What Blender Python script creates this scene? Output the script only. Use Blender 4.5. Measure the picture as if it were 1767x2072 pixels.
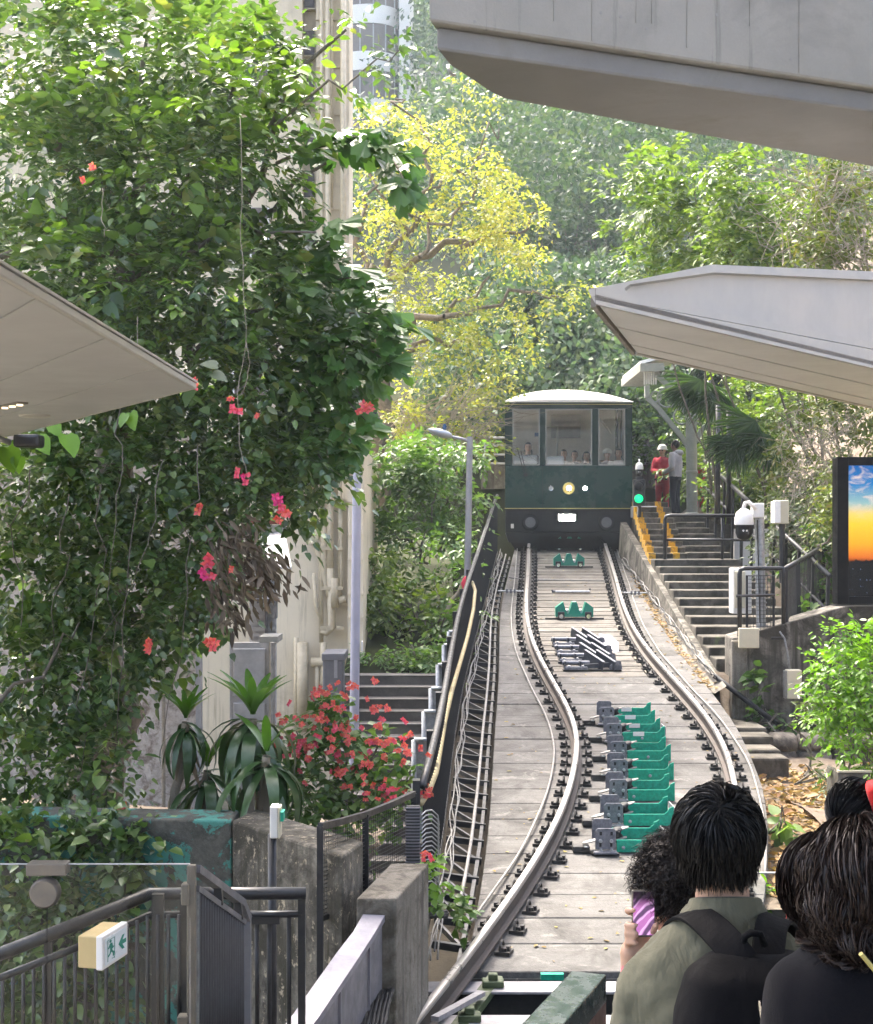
import bpy, math, random
import numpy as np
from mathutils import Vector, Matrix, Quaternion

for _o in list(bpy.data.objects):
    bpy.data.objects.remove(_o, do_unlink=True)
SC = bpy.context.scene
COL = SC.collection
R = math.radians

# ------------------------------------------------------------------ camera
FPX, CXP, CYP = 3000.0, 883.5, 1080.0      # focal length, centre and horizon of the view in a 1767 x 2072 frame
cam_data = bpy.data.cameras.new('camera')
cam = bpy.data.objects.new('camera', cam_data)
COL.objects.link(cam)
cam.location = (0, 0, 0)
cam.rotation_euler = (R(90), 0, 0)
cam_data.sensor_fit = 'HORIZONTAL'
cam_data.sensor_width = 36.0
cam_data.lens = 36.0 * FPX / 1767.0
cam_data.shift_y = 44.0 / 1767.0
cam_data.clip_start = 0.05
cam_data.clip_end = 3000
SC.camera = cam

# ------------------------------------------------------------------ light
SUN_AZ, SUN_EL = R(-27), R(57)
sun_dir = Vector((math.sin(SUN_AZ) * math.cos(SUN_EL), math.cos(SUN_AZ) * math.cos(SUN_EL), math.sin(SUN_EL)))
world = bpy.data.worlds.new('World')
SC.world = world
world.use_nodes = True
wn = world.node_tree
bg = wn.nodes['Background']
sky = wn.nodes.new('ShaderNodeTexSky')
sky.sky_type = 'NISHITA'
sky.sun_disc = False
sky.sun_elevation = SUN_EL
sky.sun_rotation = SUN_AZ
sky.air_density = 0.8
sky.dust_density = 8.0
sky.ozone_density = 1.0
wn.links.new(sky.outputs[0], bg.inputs[0])
bg.inputs[1].default_value = 0.15
sl = bpy.data.lights.new('sun', 'SUN')
sl.energy = 1.5
sl.angle = R(10.0)
sl.color = (1.0, 0.95, 0.87)
sun = bpy.data.objects.new('sun', sl)
COL.objects.link(sun)
sun.location = (-6, 12, 30)
sun.rotation_euler = sun_dir.to_track_quat('Z', 'Y').to_euler()

SC.view_settings.view_transform = 'Standard'
SC.view_settings.look = 'None'
SC.view_settings.exposure = 2.8
SC.view_settings.gamma = 1.0
SC.view_settings.use_curve_mapping = False
SC.render.engine = 'CYCLES'
SC.cycles.use_adaptive_sampling = True
SC.cycles.adaptive_threshold = 0.02
SC.cycles.use_denoising = True
SC.cycles.denoiser = 'OPENIMAGEDENOISE'
SC.cycles.max_bounces = 5
SC.cycles.diffuse_bounces = 2
SC.cycles.glossy_bounces = 3
SC.cycles.transmission_bounces = 4
SC.cycles.transparent_max_bounces = 12
SC.cycles.volume_bounces = 0
SC.cycles.caustics_reflective = False
SC.cycles.caustics_refractive = False
SC.cycles.sample_clamp_indirect = 6.0

# ------------------------------------------------------------------ helpers
rng = np.random.default_rng(11)
random.seed(11)
BASE = {}


def P(px, py, d):
    """A point d metres up the line seen at (px, py) of the 1767 x 2072 view."""
    return Vector(((px - CXP) * d / FPX, d, (CYP - py) * d / FPX))


def tag(o, label=None, cat=None, group=None, kind=None):
    if label: o['label'] = label
    if cat: o['category'] = cat
    if group: o['group'] = group
    if kind: o['kind'] = kind
    return o


def thing(name, label, cat, base, group=None):
    o = bpy.data.objects.new(name, None)
    o.empty_display_size = 0.2
    COL.objects.link(o)
    o.location = base
    BASE[o.name] = Vector(base)
    return tag(o, label, cat, group)


def link(name, me, mat, parent=None, base=None):
    o = bpy.data.objects.new(name, me)
    COL.objects.link(o)
    if mat is not None and len(me.materials) == 0:
        me.materials.append(mat)
    if parent is not None:
        o.parent = parent
        BASE[o.name] = BASE[parent.name]
    else:
        o.location = base if base is not None else (0, 0, 0)
        BASE[o.name] = Vector(o.location)
    return o


def put(name, me, parent, loc, rz=0.0, quat=None, scale=None):
    """A piece that shares mesh data, placed at a world point under parent."""
    o = bpy.data.objects.new(name, me)
    COL.objects.link(o)
    if parent is not None:
        o.parent = parent
        o.location = Vector(loc) - BASE[parent.name]
    else:
        o.location = loc
    BASE[o.name] = Vector(loc)
    if quat is not None:
        o.rotation_mode = 'QUATERNION'
        o.rotation_quaternion = quat
    else:
        o.rotation_euler = (0, 0, rz)
    if scale is not None:
        o.scale = scale
    return o


def copy_tree(o, parent=None, loc=None, rz=None, label=None):
    c = o.copy()
    COL.objects.link(c)
    if parent is not None:
        c.parent = parent
    if loc is not None:
        c.location = loc
    if rz is not None:
        c.rotation_euler = (0, 0, rz)
    if label:
        c['label'] = label
    BASE[c.name] = Vector(c.location)
    for ch in list(o.children):
        copy_tree(ch, c)
    return c


class MB:
    """Collects shapes given in world coordinates and links them as one mesh."""
    def __init__(s):
        s.v = []; s.f = []

    def add(s, vs, fs):
        n = len(s.v)
        s.v.extend([tuple(v) for v in vs])
        s.f.extend([tuple(i + n for i in f) for f in fs])
        return s

    def box(s, c, size, rot=None):
        c = Vector(c); hx, hy, hz = size[0] / 2, size[1] / 2, size[2] / 2
        vs = [Vector((x, y, z)) for x in (-hx, hx) for y in (-hy, hy) for z in (-hz, hz)]
        if rot is not None:
            vs = [rot @ v for v in vs]
        return s.add([c + v for v in vs], [(0, 1, 3, 2), (4, 6, 7, 5), (0, 4, 5, 1), (2, 3, 7, 6), (0, 2, 6, 4), (1, 5, 7, 3)])

    def box2(s, a, b):
        a = Vector(a); b = Vector(b)
        return s.box((a + b) / 2, [abs(b[i] - a[i]) for i in range(3)])

    def bar(s, a, b, w, h, up=(0, 0, 1)):
        a = Vector(a); b = Vector(b); t = b - a; L = t.length
        t.normalize(); u = Vector(up)
        sd = t.cross(u)
        if sd.length < 1e-4:
            sd = t.cross(Vector((0, 1, 0)))
        sd.normalize(); u = sd.cross(t).normalized()
        m = Matrix((sd, t, u)).transposed()
        return s.box((a + b) / 2, (w, L, h), m)

    def tube(s, pts, r, seg=8, caps=True):
        pts = [Vector(p) for p in pts]; n = len(pts)
        rs = r if isinstance(r, (list, tuple)) else [r] * n
        vs = []; fs = []
        ref = None
        for i, p in enumerate(pts):
            t = (pts[min(i + 1, n - 1)] - pts[max(i - 1, 0)])
            if t.length < 1e-9: t = Vector((0, 0, 1))
            t.normalize()
            if ref is None:
                ref = t.orthogonal().normalized()
            else:
                ref = ref - t * ref.dot(t)
                if ref.length < 1e-6: ref = t.orthogonal()
                ref.normalize()
            bn = t.cross(ref)
            for k in range(seg):
                a = 2 * math.pi * k / seg
                vs.append(p + (ref * math.cos(a) + bn * math.sin(a)) * rs[i])
        for i in range(n - 1):
            for k in range(seg):
                k2 = (k + 1) % seg
                fs.append((i * seg + k, i * seg + k2, (i + 1) * seg + k2, (i + 1) * seg + k))
        if caps:
            fs.append(tuple(range(seg - 1, -1, -1)))
            fs.append(tuple((n - 1) * seg + k for k in range(seg)))
        return s.add(vs, fs)

    def lathe(s, o, prof, seg=16, axis=(0, 0, 1)):
        o = Vector(o); ax = Vector(axis).normalized(); e1 = ax.orthogonal().normalized(); e2 = ax.cross(e1)
        vs = []; fs = []; n = len(prof)
        for (r, z) in prof:
            for k in range(seg):
                a = 2 * math.pi * k / seg
                vs.append(o + ax * z + (e1 * math.cos(a) + e2 * math.sin(a)) * max(r, 1e-4))
        for i in range(n - 1):
            for k in range(seg):
                k2 = (k + 1) % seg
                fs.append((i * seg + k, i * seg + k2, (i + 1) * seg + k2, (i + 1) * seg + k))
        fs.append(tuple(range(seg - 1, -1, -1)))
        fs.append(tuple((n - 1) * seg + k for k in range(seg)))
        return s.add(vs, fs)

    def prism(s, poly, ext):
        ext = Vector(ext); n = len(poly); poly = [Vector(p) for p in poly]
        vs = poly + [p + ext for p in poly]
        fs = [tuple(range(n - 1, -1, -1)), tuple(range(n, 2 * n))]
        for i in range(n):
            j = (i + 1) % n
            fs.append((i, j, n + j, n + i))
        return s.add(vs, fs)

    def hexa(s, b4, t4):
        return s.add(list(b4) + list(t4), [(3, 2, 1, 0), (4, 5, 6, 7), (0, 1, 5, 4), (1, 2, 6, 5), (2, 3, 7, 6), (3, 0, 4, 7)])

    def ell(s, c, r3, seg=14, rings=8, rot=None):
        c = Vector(c); vs = []; fs = []
        for i in range(1, rings):
            th = math.pi * i / rings
            for k in range(seg):
                a = 2 * math.pi * k / seg
                v = Vector((r3[0] * math.sin(th) * math.cos(a), r3[1] * math.sin(th) * math.sin(a), r3[2] * math.cos(th)))
                vs.append(c + (rot @ v if rot is not None else v))
        t = Vector((0, 0, r3[2]));
        vs.append(c + (rot @ t if rot is not None else t)); vs.append(c - (rot @ t if rot is not None else t))
        nt = len(vs) - 2
        for i in range(rings - 2):
            for k in range(seg):
                k2 = (k + 1) % seg
                fs.append((i * seg + k, (i + 1) * seg + k, (i + 1) * seg + k2, i * seg + k2))
        for k in range(seg):
            k2 = (k + 1) % seg
            fs.append((nt, k, k2)); fs.append((nt + 1, (rings - 2) * seg + k2, (rings - 2) * seg + k))
        return s.add(vs, fs)

    def loft(s, rings, seg=16, power=2.0):
        """rings: (centre, rx, ry[, rz]) stacked; closed ends."""
        vs = []; fs = []; n = len(rings)
        for rg in rings:
            c = Vector(rg[0]); rz = rg[3] if len(rg) > 3 else 0.0
            for k in range(seg):
                a = 2 * math.pi * k / seg
                ca, sa = math.cos(a), math.sin(a)
                x = math.copysign(abs(ca) ** (2 / power), ca) * rg[1]
                y = math.copysign(abs(sa) ** (2 / power), sa) * rg[2]
                vs.append(c + Vector((x * math.cos(rz) - y * math.sin(rz), x * math.sin(rz) + y * math.cos(rz), 0)))
        for i in range(n - 1):
            for k in range(seg):
                k2 = (k + 1) % seg
                fs.append((i * seg + k, i * seg + k2, (i + 1) * seg + k2, (i + 1) * seg + k))
        fs.append(tuple(range(seg - 1, -1, -1)))
        fs.append(tuple((n - 1) * seg + k for k in range(seg)))
        return s.add(vs, fs)

    def cap(s, a, b, ra, rb, seg=10):
        """A tapered capsule."""
        a = Vector(a); b = Vector(b); t = (b - a); L = t.length
        if L < 1e-6: return s.ell(a, (ra, ra, ra))
        t.normalize()
        prof = [(0.001, -ra), (ra * .6, -ra * .8), (ra * .92, -ra * .38), (ra, 0), (rb, L), (rb * .92, L + rb * .38), (rb * .6, L + rb * .8), (0.001, L + rb)]
        return s.lathe(a, prof, seg, t)

    def mesh(s, name, off=(0, 0, 0)):
        me = bpy.data.meshes.new(name)
        o = Vector(off)
        me.from_pydata([(v[0] - o[0], v[1] - o[1], v[2] - o[2]) for v in s.v], [], s.f)
        me.update()
        return me

    def build(s, name, mat, parent=None, base=None, smooth=False, bevel=0.0, seg=1, auto=None):
        if parent is not None:
            off = BASE[parent.name]
        else:
            off = Vector(base) if base is not None else Vector((0, 0, 0))
        me = s.mesh(name, off)
        if smooth or auto:
            me.polygons.foreach_set('use_smooth', [True] * len(me.polygons))
        if auto:
            me.set_sharp_from_angle(angle=R(auto))
        o = link(name, me, mat, parent, off)
        if bevel:
            m = o.modifiers.new('bevel', 'BEVEL'); m.width = bevel; m.segments = seg; m.limit_method = 'ANGLE'; m.angle_limit = R(40)
        return o


def np_mesh(name, V, Fc):
    """Fast mesh from arrays; Fc is (n, k)."""
    me = bpy.data.meshes.new(name)
    V = np.asarray(V, dtype=np.float32); Fc = np.asarray(Fc, dtype=np.int32)
    n, k = Fc.shape
    me.vertices.add(len(V)); me.vertices.foreach_set('co', V.ravel())
    me.loops.add(n * k); me.loops.foreach_set('vertex_index', Fc.ravel())
    me.polygons.add(n)
    me.polygons.foreach_set('loop_start', np.arange(0, n * k, k, dtype=np.int32))
    try:
        me.polygons.foreach_set('loop_total', np.full(n, k, dtype=np.int32))
    except Exception:
        pass
    me.update(calc_edges=True)
    return me


def unit(a):
    return a / np.maximum(np.linalg.norm(a, axis=-1, keepdims=True), 1e-9)


OVAL = (np.array([[0, 0, 0], [.30, .24, .05], [.68, .20, .04], [1, 0, -.07], [.68, -.20, .04], [.30, -.24, .05]]), np.array([[0, 3, 2, 1], [0, 5, 4, 3]]))
LONG = (np.array([[0, 0, 0], [.30, .13, .03], [.68, .11, .0], [1, 0, -.14], [.68, -.11, .0], [.30, -.13, .03]]), np.array([[0, 3, 2, 1], [0, 5, 4, 3]]))
HEART = (np.array([[0, 0, 0], [.10, .34, .06], [.48, .34, .05], [1, 0, -.10], [.48, -.34, .05], [.10, -.34, .06]]), np.array([[0, 3, 2, 1], [0, 5, 4, 3]]))
CARD = (np.array([[0, 0, 0], [.5, .28, .03], [1, 0, -.05], [.5, -.28, .03]]), np.array([[0, 3, 2, 1]])[:, ::-1])
FISH = (np.array([[0, 0, 0], [.62, .40, .04], [.80, .22, .0], [.74, .10, .02], [1.0, .04, -.08], [.78, -.08, .02], [.84, -.24, 0.], [.58, -.36, .05]]),
        np.array([[0, 2, 1, 1], [0, 3, 2, 2], [0, 4, 3, 3], [0, 5, 4, 4], [0, 6, 5, 5], [0, 7, 6, 6]])[:, :3])


def leaf_arrays(pts, axis, nrm, size, shape):
    T, Fs = shape
    pts = np.asarray(pts); axis = unit(np.asarray(axis)); nrm = np.asarray(nrm)
    side = unit(np.cross(nrm, axis)); nn = np.cross(axis, side)
    size = np.asarray(size)[:, None, None]
    V = pts[:, None, :] + size * (T[None, :, 0:1] * axis[:, None, :] + T[None, :, 1:2] * side[:, None, :] + T[None, :, 2:3] * nn[:, None, :])
    n, k = len(pts), len(T)
    Fa = (Fs[None] + (np.arange(n) * k)[:, None, None]).reshape(-1, Fs.shape[1])
    return V.reshape(-1, 3), Fa


def join_arrays(lst):
    V = []; Fa = []; n = 0
    for v, f in lst:
        V.append(v); Fa.append(f + n); n += len(v)
    return np.concatenate(V), np.concatenate(Fa)


def sprays(rg, centres, outs, nleaf, leaf, spread=.9, droop=.3, twig=.35, shape=OVAL, up=.8, jitter=.35):
    """Short leafy twigs: centres (n,3) twig starts, outs (n,3) directions. Returns leaf arrays."""
    n = len(centres)
    t = unit(outs + rg.normal(0, jitter, (n, 3)))
    upv = np.array([0, 0, 1.0])
    sd = unit(np.cross(t, upv) + rg.normal(0, .12, (n, 3)))
    nrm0 = unit(np.cross(sd, t) * np.sign(np.cross(sd, t)[:, 2:3] + 1e-6))
    out = []
    for k in range(nleaf):
        s = (k + .5) / nleaf
        sg = 1 if k % 2 else -1
        p = centres + t * (twig * s * rg.uniform(.8, 1.2, (n, 1))) - upv * (droop * twig * s * s) + rg.normal(0, .012, (n, 3))
        last = (k == nleaf - 1)
        ax = unit(t * (.55 if not last else 1.2) + sd * (sg * spread if not last else 0) - upv * (droop * .7 + .35 * rg.random((n, 1))) + rg.normal(0, .22, (n, 3)))
        nr = unit(nrm0 * up + rg.normal(0, .33, (n, 3)) + upv * .25)
        out.append(leaf_arrays(p, ax, nr, leaf * rg.uniform(.65, 1.25, n), shape))
    return join_arrays(out)


def ell_points(rg, n, c, r, shell=.55):
    """Points through an ellipsoid, more of them near its surface, and their outward directions."""
    d = unit(rg.normal(0, 1, (n, 3)))
    rad = np.where(rg.random(n) < shell, rg.uniform(.82, 1.0, n), rg.random(n) ** (1 / 3))
    return np.array(c)[None] + d * rad[:, None] * np.array(r)[None], d


def leaf_object(name, arrs, mat, parent=None, base=None, kind=None):
    V, Fa = join_arrays(arrs) if isinstance(arrs, list) else arrs
    off = np.array(BASE[parent.name]) if parent is not None else np.array(base if base is not None else (0, 0, 0))
    me = np_mesh(name, V - off[None], Fa)
    o = link(name, me, mat, parent, Vector(off))
    if kind: o['kind'] = kind
    return o


def wig(rg, a, b, n, amp):
    a = np.array(a, dtype=float); b = np.array(b, dtype=float)
    pts = []
    off = rg.normal(0, amp, (n + 1, 3))
    for i in range(n + 1):
        s = i / n
        pts.append(Vector(a + (b - a) * s + off[i] * math.sin(math.pi * s)))
    return pts

# ------------------------------------------------------------------ materials
MATS = {}


def _nt(name):
    m = bpy.data.materials.new(name); m.use_nodes = True
    t = m.node_tree
    return m, t, t.nodes['Principled BSDF'], t.nodes['Material Output']


def _noise(t, scale, detail=6, rough=.6, vec=None, dist=0.0):
    n = t.nodes.new('ShaderNodeTexNoise'); n.inputs['Scale'].default_value = scale
    n.inputs['Detail'].default_value = detail; n.inputs['Roughness'].default_value = rough; n.inputs['Distortion'].default_value = dist
    if vec is not None: t.links.new(vec, n.inputs['Vector'])
    return n


def _ramp(t, fac, stops, interp='LINEAR'):
    r = t.nodes.new('ShaderNodeValToRGB'); cr = r.color_ramp; cr.interpolation = interp
    while len(cr.elements) < len(stops): cr.elements.new(.5)
    for e, (p, c) in zip(cr.elements, stops):
        e.position = p; e.color = (c[0], c[1], c[2], 1) if len(c) == 3 else c
    t.links.new(fac, r.inputs[0])
    return r


def _mix(t, fac, a, b, mode='MIX'):
    m = t.nodes.new('ShaderNodeMix'); m.data_type = 'RGBA'; m.blend_type = mode
    for sock, val in ((0, fac), (6, a), (7, b)):
        if hasattr(val, 'node'): t.links.new(val, m.inputs[sock])
        elif isinstance(val, (int, float)): m.inputs[sock].default_value = val
        else: m.inputs[sock].default_value = (val[0], val[1], val[2], 1)
    return m.outputs[2]


def _pos(t, scale=(1, 1, 1)):
    g = t.nodes.new('ShaderNodeNewGeometry')
    if scale == (1, 1, 1): return g.outputs['Position']
    mp = t.nodes.new('ShaderNodeMapping'); mp.inputs['Scale'].default_value = scale
    t.links.new(g.outputs['Position'], mp.inputs['Vector'])
    return mp.outputs[0]


def surf(name, c1, c2, scale=3.0, stain=None, thr=(.52, .68), sscale=2.0, streak=None, streak_thr=(.55, .75), rough=.85, bump=.25, bscale=45.0, metal=0.0,
         extra=None, extra_thr=(.6, .66), escale=5.0, spec=.4, randv=0.0, fine=.35, sdir=(9, 9, .55)):
    m, t, b, o = _nt(name)
    p = _pos(t)
    n1 = _noise(t, scale, 8, .65, p)
    col = _ramp(t, n1.outputs[0], [(.32, c1), (.68, c2)]).outputs[0]
    nf = _noise(t, bscale, 4, .7, p)
    if fine:
        col = _mix(t, fine, col, _ramp(t, nf.outputs[0], [(.3, (.45, .45, .45)), (.7, (1, 1, 1))]).outputs[0], 'MULTIPLY')
    if stain is not None:
        n2 = _noise(t, sscale, 9, .7, p, .6)
        col = _mix(t, _ramp(t, n2.outputs[0], [(thr[0], (0, 0, 0)), (thr[1], (1, 1, 1))]).outputs[0], col, stain)
    if streak is not None:
        n3 = _noise(t, 1.0, 6, .65, _pos(t, sdir))
        col = _mix(t, _ramp(t, n3.outputs[0], [(streak_thr[0], (0, 0, 0)), (streak_thr[1], (1, 1, 1))]).outputs[0], col, streak)
    if extra is not None:
        n4 = _noise(t, escale, 10, .72, p, .3)
        col = _mix(t, _ramp(t, n4.outputs[0], [(extra_thr[0], (0, 0, 0)), (extra_thr[1], (1, 1, 1))]).outputs[0], col, extra)
    if randv:
        oi = t.nodes.new('ShaderNodeObjectInfo')
        col = _mix(t, 1.0, col, _ramp(t, oi.outputs['Random'], [(0, (1 - randv,) * 3), (1, (1 + randv,) * 3)]).outputs[0], 'MULTIPLY')
    t.links.new(col, b.inputs['Base Color'])
    b.inputs['Metallic'].default_value = metal
    b.inputs['Specular IOR Level'].default_value = spec
    rr = _ramp(t, n1.outputs[0], [(.3, (max(rough - .12, .05),) * 3), (.7, (min(rough + .1, 1),) * 3)])
    t.links.new(rr.outputs[0], b.inputs['Roughness'])
    if bump:
        bp = t.nodes.new('ShaderNodeBump'); bp.inputs['Strength'].default_value = bump; bp.inputs['Distance'].default_value = .01
        t.links.new(nf.outputs[0], bp.inputs['Height']); t.links.new(bp.outputs[0], b.inputs['Normal'])
    MATS[name] = m
    return m


def leafmat(name, cols, trans=.35, rough=.42, spec=.5, shade=None):
    """Leaf colours by leaf (random per island), light passing through."""
    m, t, b, o = _nt(name)
    g = t.nodes.new('ShaderNodeNewGeometry')
    n = len(cols)
    r = _ramp(t, g.outputs['Random Per Island'], [((i + .0) / max(n - 1, 1), c) for i, c in enumerate(cols)])
    nz = _noise(t, .9, 4, .6, g.outputs['Position'])
    col = _mix(t, .75, r.outputs[0], _ramp(t, nz.outputs[0], [(.35, (.62, .68, .62)), (.65, (1.2, 1.15, 1.0))]).outputs[0], 'MULTIPLY')
    t.links.new(col, b.inputs['Base Color'])
    b.inputs['Roughness'].default_value = rough
    b.inputs['Specular IOR Level'].default_value = spec
    tr = t.nodes.new('ShaderNodeBsdfTranslucent')
    tc = _mix(t, 1.0, col, (1.25, 1.4, .6), 'MULTIPLY')
    t.links.new(tc, tr.inputs['Color'])
    mx = t.nodes.new('ShaderNodeMixShader'); mx.inputs[0].default_value = trans
    t.links.new(b.outputs[0], mx.inputs[1]); t.links.new(tr.outputs[0], mx.inputs[2])
    t.links.new(mx.outputs[0], o.inputs['Surface'])
    MATS[name] = m
    return m


def paint(name, c, rough=.4, metal=0.0, dirt=.25, spec=.5, dscale=14, coat=0.0):
    m, t, b, o = _nt(name)
    p = _pos(t)
    n = _noise(t, dscale, 8, .7, p)
    d = _mix(t, dirt, c, _mix(t, 1.0, c, _ramp(t, n.outputs[0], [(.35, (.35, .33, .3)), (.62, (1.15, 1.15, 1.15))]).outputs[0], 'MULTIPLY'))
    t.links.new(d, b.inputs['Base Color'])
    rr = _ramp(t, n.outputs[0], [(.3, (min(rough + .18, 1),) * 3), (.65, (max(rough - .08, .03),) * 3)])
    t.links.new(rr.outputs[0], b.inputs['Roughness'])
    b.inputs['Metallic'].default_value = metal
    b.inputs['Specular IOR Level'].default_value = spec
    b.inputs['Coat Weight'].default_value = coat
    MATS[name] = m
    return m


def emit(name, c, s):
    m, t, b, o = _nt(name)
    b.inputs['Base Color'].default_value = (*c, 1)
    b.inputs['Emission Color'].default_value = (*c, 1)
    b.inputs['Emission Strength'].default_value = s
    MATS[name] = m
    return m


def glass(name, tint=(.95, .98, .97), refl=.08, rough=.0, edge=1.0):
    m, t, b, o = _nt(name)
    t.nodes.remove(b)
    tr = t.nodes.new('ShaderNodeBsdfTransparent'); tr.inputs[0].default_value = (*tint, 1)
    gl = t.nodes.new('ShaderNodeBsdfGlossy'); gl.inputs['Roughness'].default_value = rough
    lw = t.nodes.new('ShaderNodeFresnel'); lw.inputs[0].default_value = 1.5
    mth = t.nodes.new('ShaderNodeMath'); mth.operation = 'ADD'; mth.inputs[1].default_value = refl; mth.use_clamp = True
    t.links.new(lw.outputs[0], mth.inputs[0])
    mx = t.nodes.new('ShaderNodeMixShader')
    t.links.new(mth.outputs[0], mx.inputs[0]); t.links.new(tr.outputs[0], mx.inputs[1]); t.links.new(gl.outputs[0], mx.inputs[2])
    t.links.new(mx.outputs[0], o.inputs['Surface'])
    MATS[name] = m
    return m


surf('track_concrete', (.095, .091, .084), (.165, .158, .147), 3.2, stain=(.046, .043, .038), thr=(.47, .66), sscale=2.2, streak=(.085, .08, .071), streak_thr=(.52, .70), sdir=(.9, 13, 13), rough=.9, bump=.6, fine=.5, randv=.07, extra=(.27, .255, .23), escale=3.5, extra_thr=(.57, .75))
surf('sleeper_timber', (.105, .095, .08), (.20, .182, .155), 4, stain=(.06, .052, .043), sscale=3, streak=(.045, .038, .03), streak_thr=(.48, .66), sdir=(1.2, 22, 22), rough=.9, bump=.5, randv=.2, fine=.5)
surf('apron_concrete', (.15, .135, .11), (.23, .21, .175), 2, stain=(.08, .07, .056), sscale=1.6, rough=.92, extra=(.55, .46, .34), escale=4, extra_thr=(.58, .68))
surf('wall_concrete_mossy', (.12, .105, .078), (.27, .245, .20), 7, stain=(.045, .04, .03), thr=(.44, .60), sscale=3.2, streak=(.05, .045, .03), streak_thr=(.45, .62), rough=.95, bump=1.0, bscale=38, extra=(.40, .34, .24), escale=16, extra_thr=(.57, .64), fine=.6)
surf('wall_turquoise_flaked', (.07, .07, .058), (.14, .135, .11), 6, stain=(.03, .03, .024), thr=(.45, .6), sscale=3.0, rough=.9, bump=.8, bscale=38, fine=.55, extra=(.06, .21, .17), escale=3.0, extra_thr=(.495, .515))
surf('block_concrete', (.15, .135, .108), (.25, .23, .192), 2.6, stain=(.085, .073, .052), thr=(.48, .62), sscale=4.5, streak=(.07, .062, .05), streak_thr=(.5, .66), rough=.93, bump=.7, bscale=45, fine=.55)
surf('stair_concrete', (.085, .075, .058), (.165, .148, .12), 3.2, stain=(.042, .037, .027), thr=(.42, .58), sscale=2.6, rough=.95, bump=.4, extra=(.12, .15, .06), escale=3.4, extra_thr=(.62, .72), randv=.1)
surf('pier_concrete', (.17, .155, .13), (.29, .265, .225), 1.8, stain=(.035, .031, .024), thr=(.43, .58), sscale=2.2, streak=(.045, .04, .03), streak_thr=(.45, .6), rough=.95, bump=.6, bscale=40, fine=.5)
surf('stair_dark', (.075, .068, .058), (.14, .128, .11), 3.2, stain=(.07, .065, .055), sscale=2, rough=.95, bump=.3, randv=.1)
surf('nosing', (.15, .14, .122), (.22, .205, .185), 4, rough=.9, bump=.2)
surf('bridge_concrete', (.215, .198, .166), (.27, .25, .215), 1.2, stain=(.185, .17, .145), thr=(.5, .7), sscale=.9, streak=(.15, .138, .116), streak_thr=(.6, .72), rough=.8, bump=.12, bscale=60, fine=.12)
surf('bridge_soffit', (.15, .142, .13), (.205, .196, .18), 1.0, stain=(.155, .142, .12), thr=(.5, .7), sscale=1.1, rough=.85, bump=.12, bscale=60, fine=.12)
surf('soil', (.10, .075, .05), (.19, .15, .11), 6, rough=1, bump=.6, bscale=30)
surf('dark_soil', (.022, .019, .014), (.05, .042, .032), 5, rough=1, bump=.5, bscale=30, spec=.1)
surf('forest_floor', (.02, .026, .012), (.045, .05, .022), .5, rough=1, bump=.0, spec=.1)
surf('ground', (.09, .085, .06), (.16, .15, .11), 1.0, rough=1, bump=.3)
surf('cream_render', (.62, .535, .385), (.72, .635, .475), .7, stain=(.44, .37, .26), thr=(.52, .72), sscale=.8, streak=(.33, .275, .185), streak_thr=(.56, .76), rough=.85, bump=.12, bscale=50, fine=.1)
surf('tower_render', (.74, .70, .62), (.80, .77, .70), .3, rough=.85, bump=.0, fine=0)
surf('rough_plaster', (.36, .31, .27), (.62, .57, .52), 9, stain=(.20, .16, .13), thr=(.5, .62), sscale=7, rough=.95, bump=1.0, bscale=26)
surf('bark', (.10, .085, .065), (.20, .175, .14), 14, rough=.95, bump=.8, bscale=50)
surf('bark_pale', (.24, .20, .15), (.36, .31, .24), 12, rough=.95, bump=.6, bscale=50)
surf('stone_low', (.16, .14, .11), (.30, .26, .21), 5, stain=(.07, .06, .05), thr=(.45, .6), sscale=4, rough=.95, bump=.8, bscale=20)
surf('rail_rust', (.055, .045, .04), (.10, .08, .068), 18, rough=.7, bump=.2, metal=.2)
surf('rail_head', (.30, .285, .27), (.42, .40, .38), 5, rough=.34, bump=.0, metal=.55, fine=0)
surf('clip_iron', (.02, .019, .018), (.05, .046, .043), 20, rough=.55, bump=.2, metal=.2)
paint('black_steel', (.018, .018, .02), .42, .0, .3, .5)
paint('black_rubber', (.015, .015, .016), .55, 0, .2, .3)
paint('galv', (.36, .38, .40), .45, .65, .45, .5, 22)
paint('grey_bracket', (.17, .175, .20), .45, .3, .6, .4, 34)
paint('dark_guide', (.055, .06, .072), .38, .35, .35, .5, 25)
paint('pulley_green', (.0, .33, .21), .45, 0, .6, .4, 30)
paint('saddle_green', (.0, .20, .13), .35, 0, .25, .5, 22)
paint('disc_pale', (.20, .195, .185), .6, .1, .3, .4, 25)
paint('tram_green', (.002, .02, .015), .28, 0, .05, .25, 3, .05)
paint('tram_green_panel', (.002, .034, .026), .26, 0, .05, .3, 3, .1)
paint('tram_black', (.014, .015, .016), .5, 0, .2, .25, 6)
paint('tram_under', (.012, .012, .012), .7, 0, .3, .3)
paint('tram_roof', (.50, .47, .42), .45, 0, .25, .4, 3)
paint('tram_gold', (.55, .47, .16), .4, .2, .1)
paint('tram_inside', (.78, .76, .72), .5, 0, .1)
paint('tram_seat', (.22, .12, .06), .45, 0, .2)
paint('chrome', (.7, .7, .7), .15, 1, .05)
paint('lilac_pole', (.42, .42, .52), .45, .05, .12, .4, 5)
paint('grey_pole', (.30, .30, .31), .5, .3, .2, .4, 6)
paint('lamp_shell', (.38, .40, .42), .4, .3, .15)
paint('lamp_blue', (.02, .07, .17), .3, 0, .1)
paint('red_bag', (.55, .02, .05), .45, 0, .2)
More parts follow.
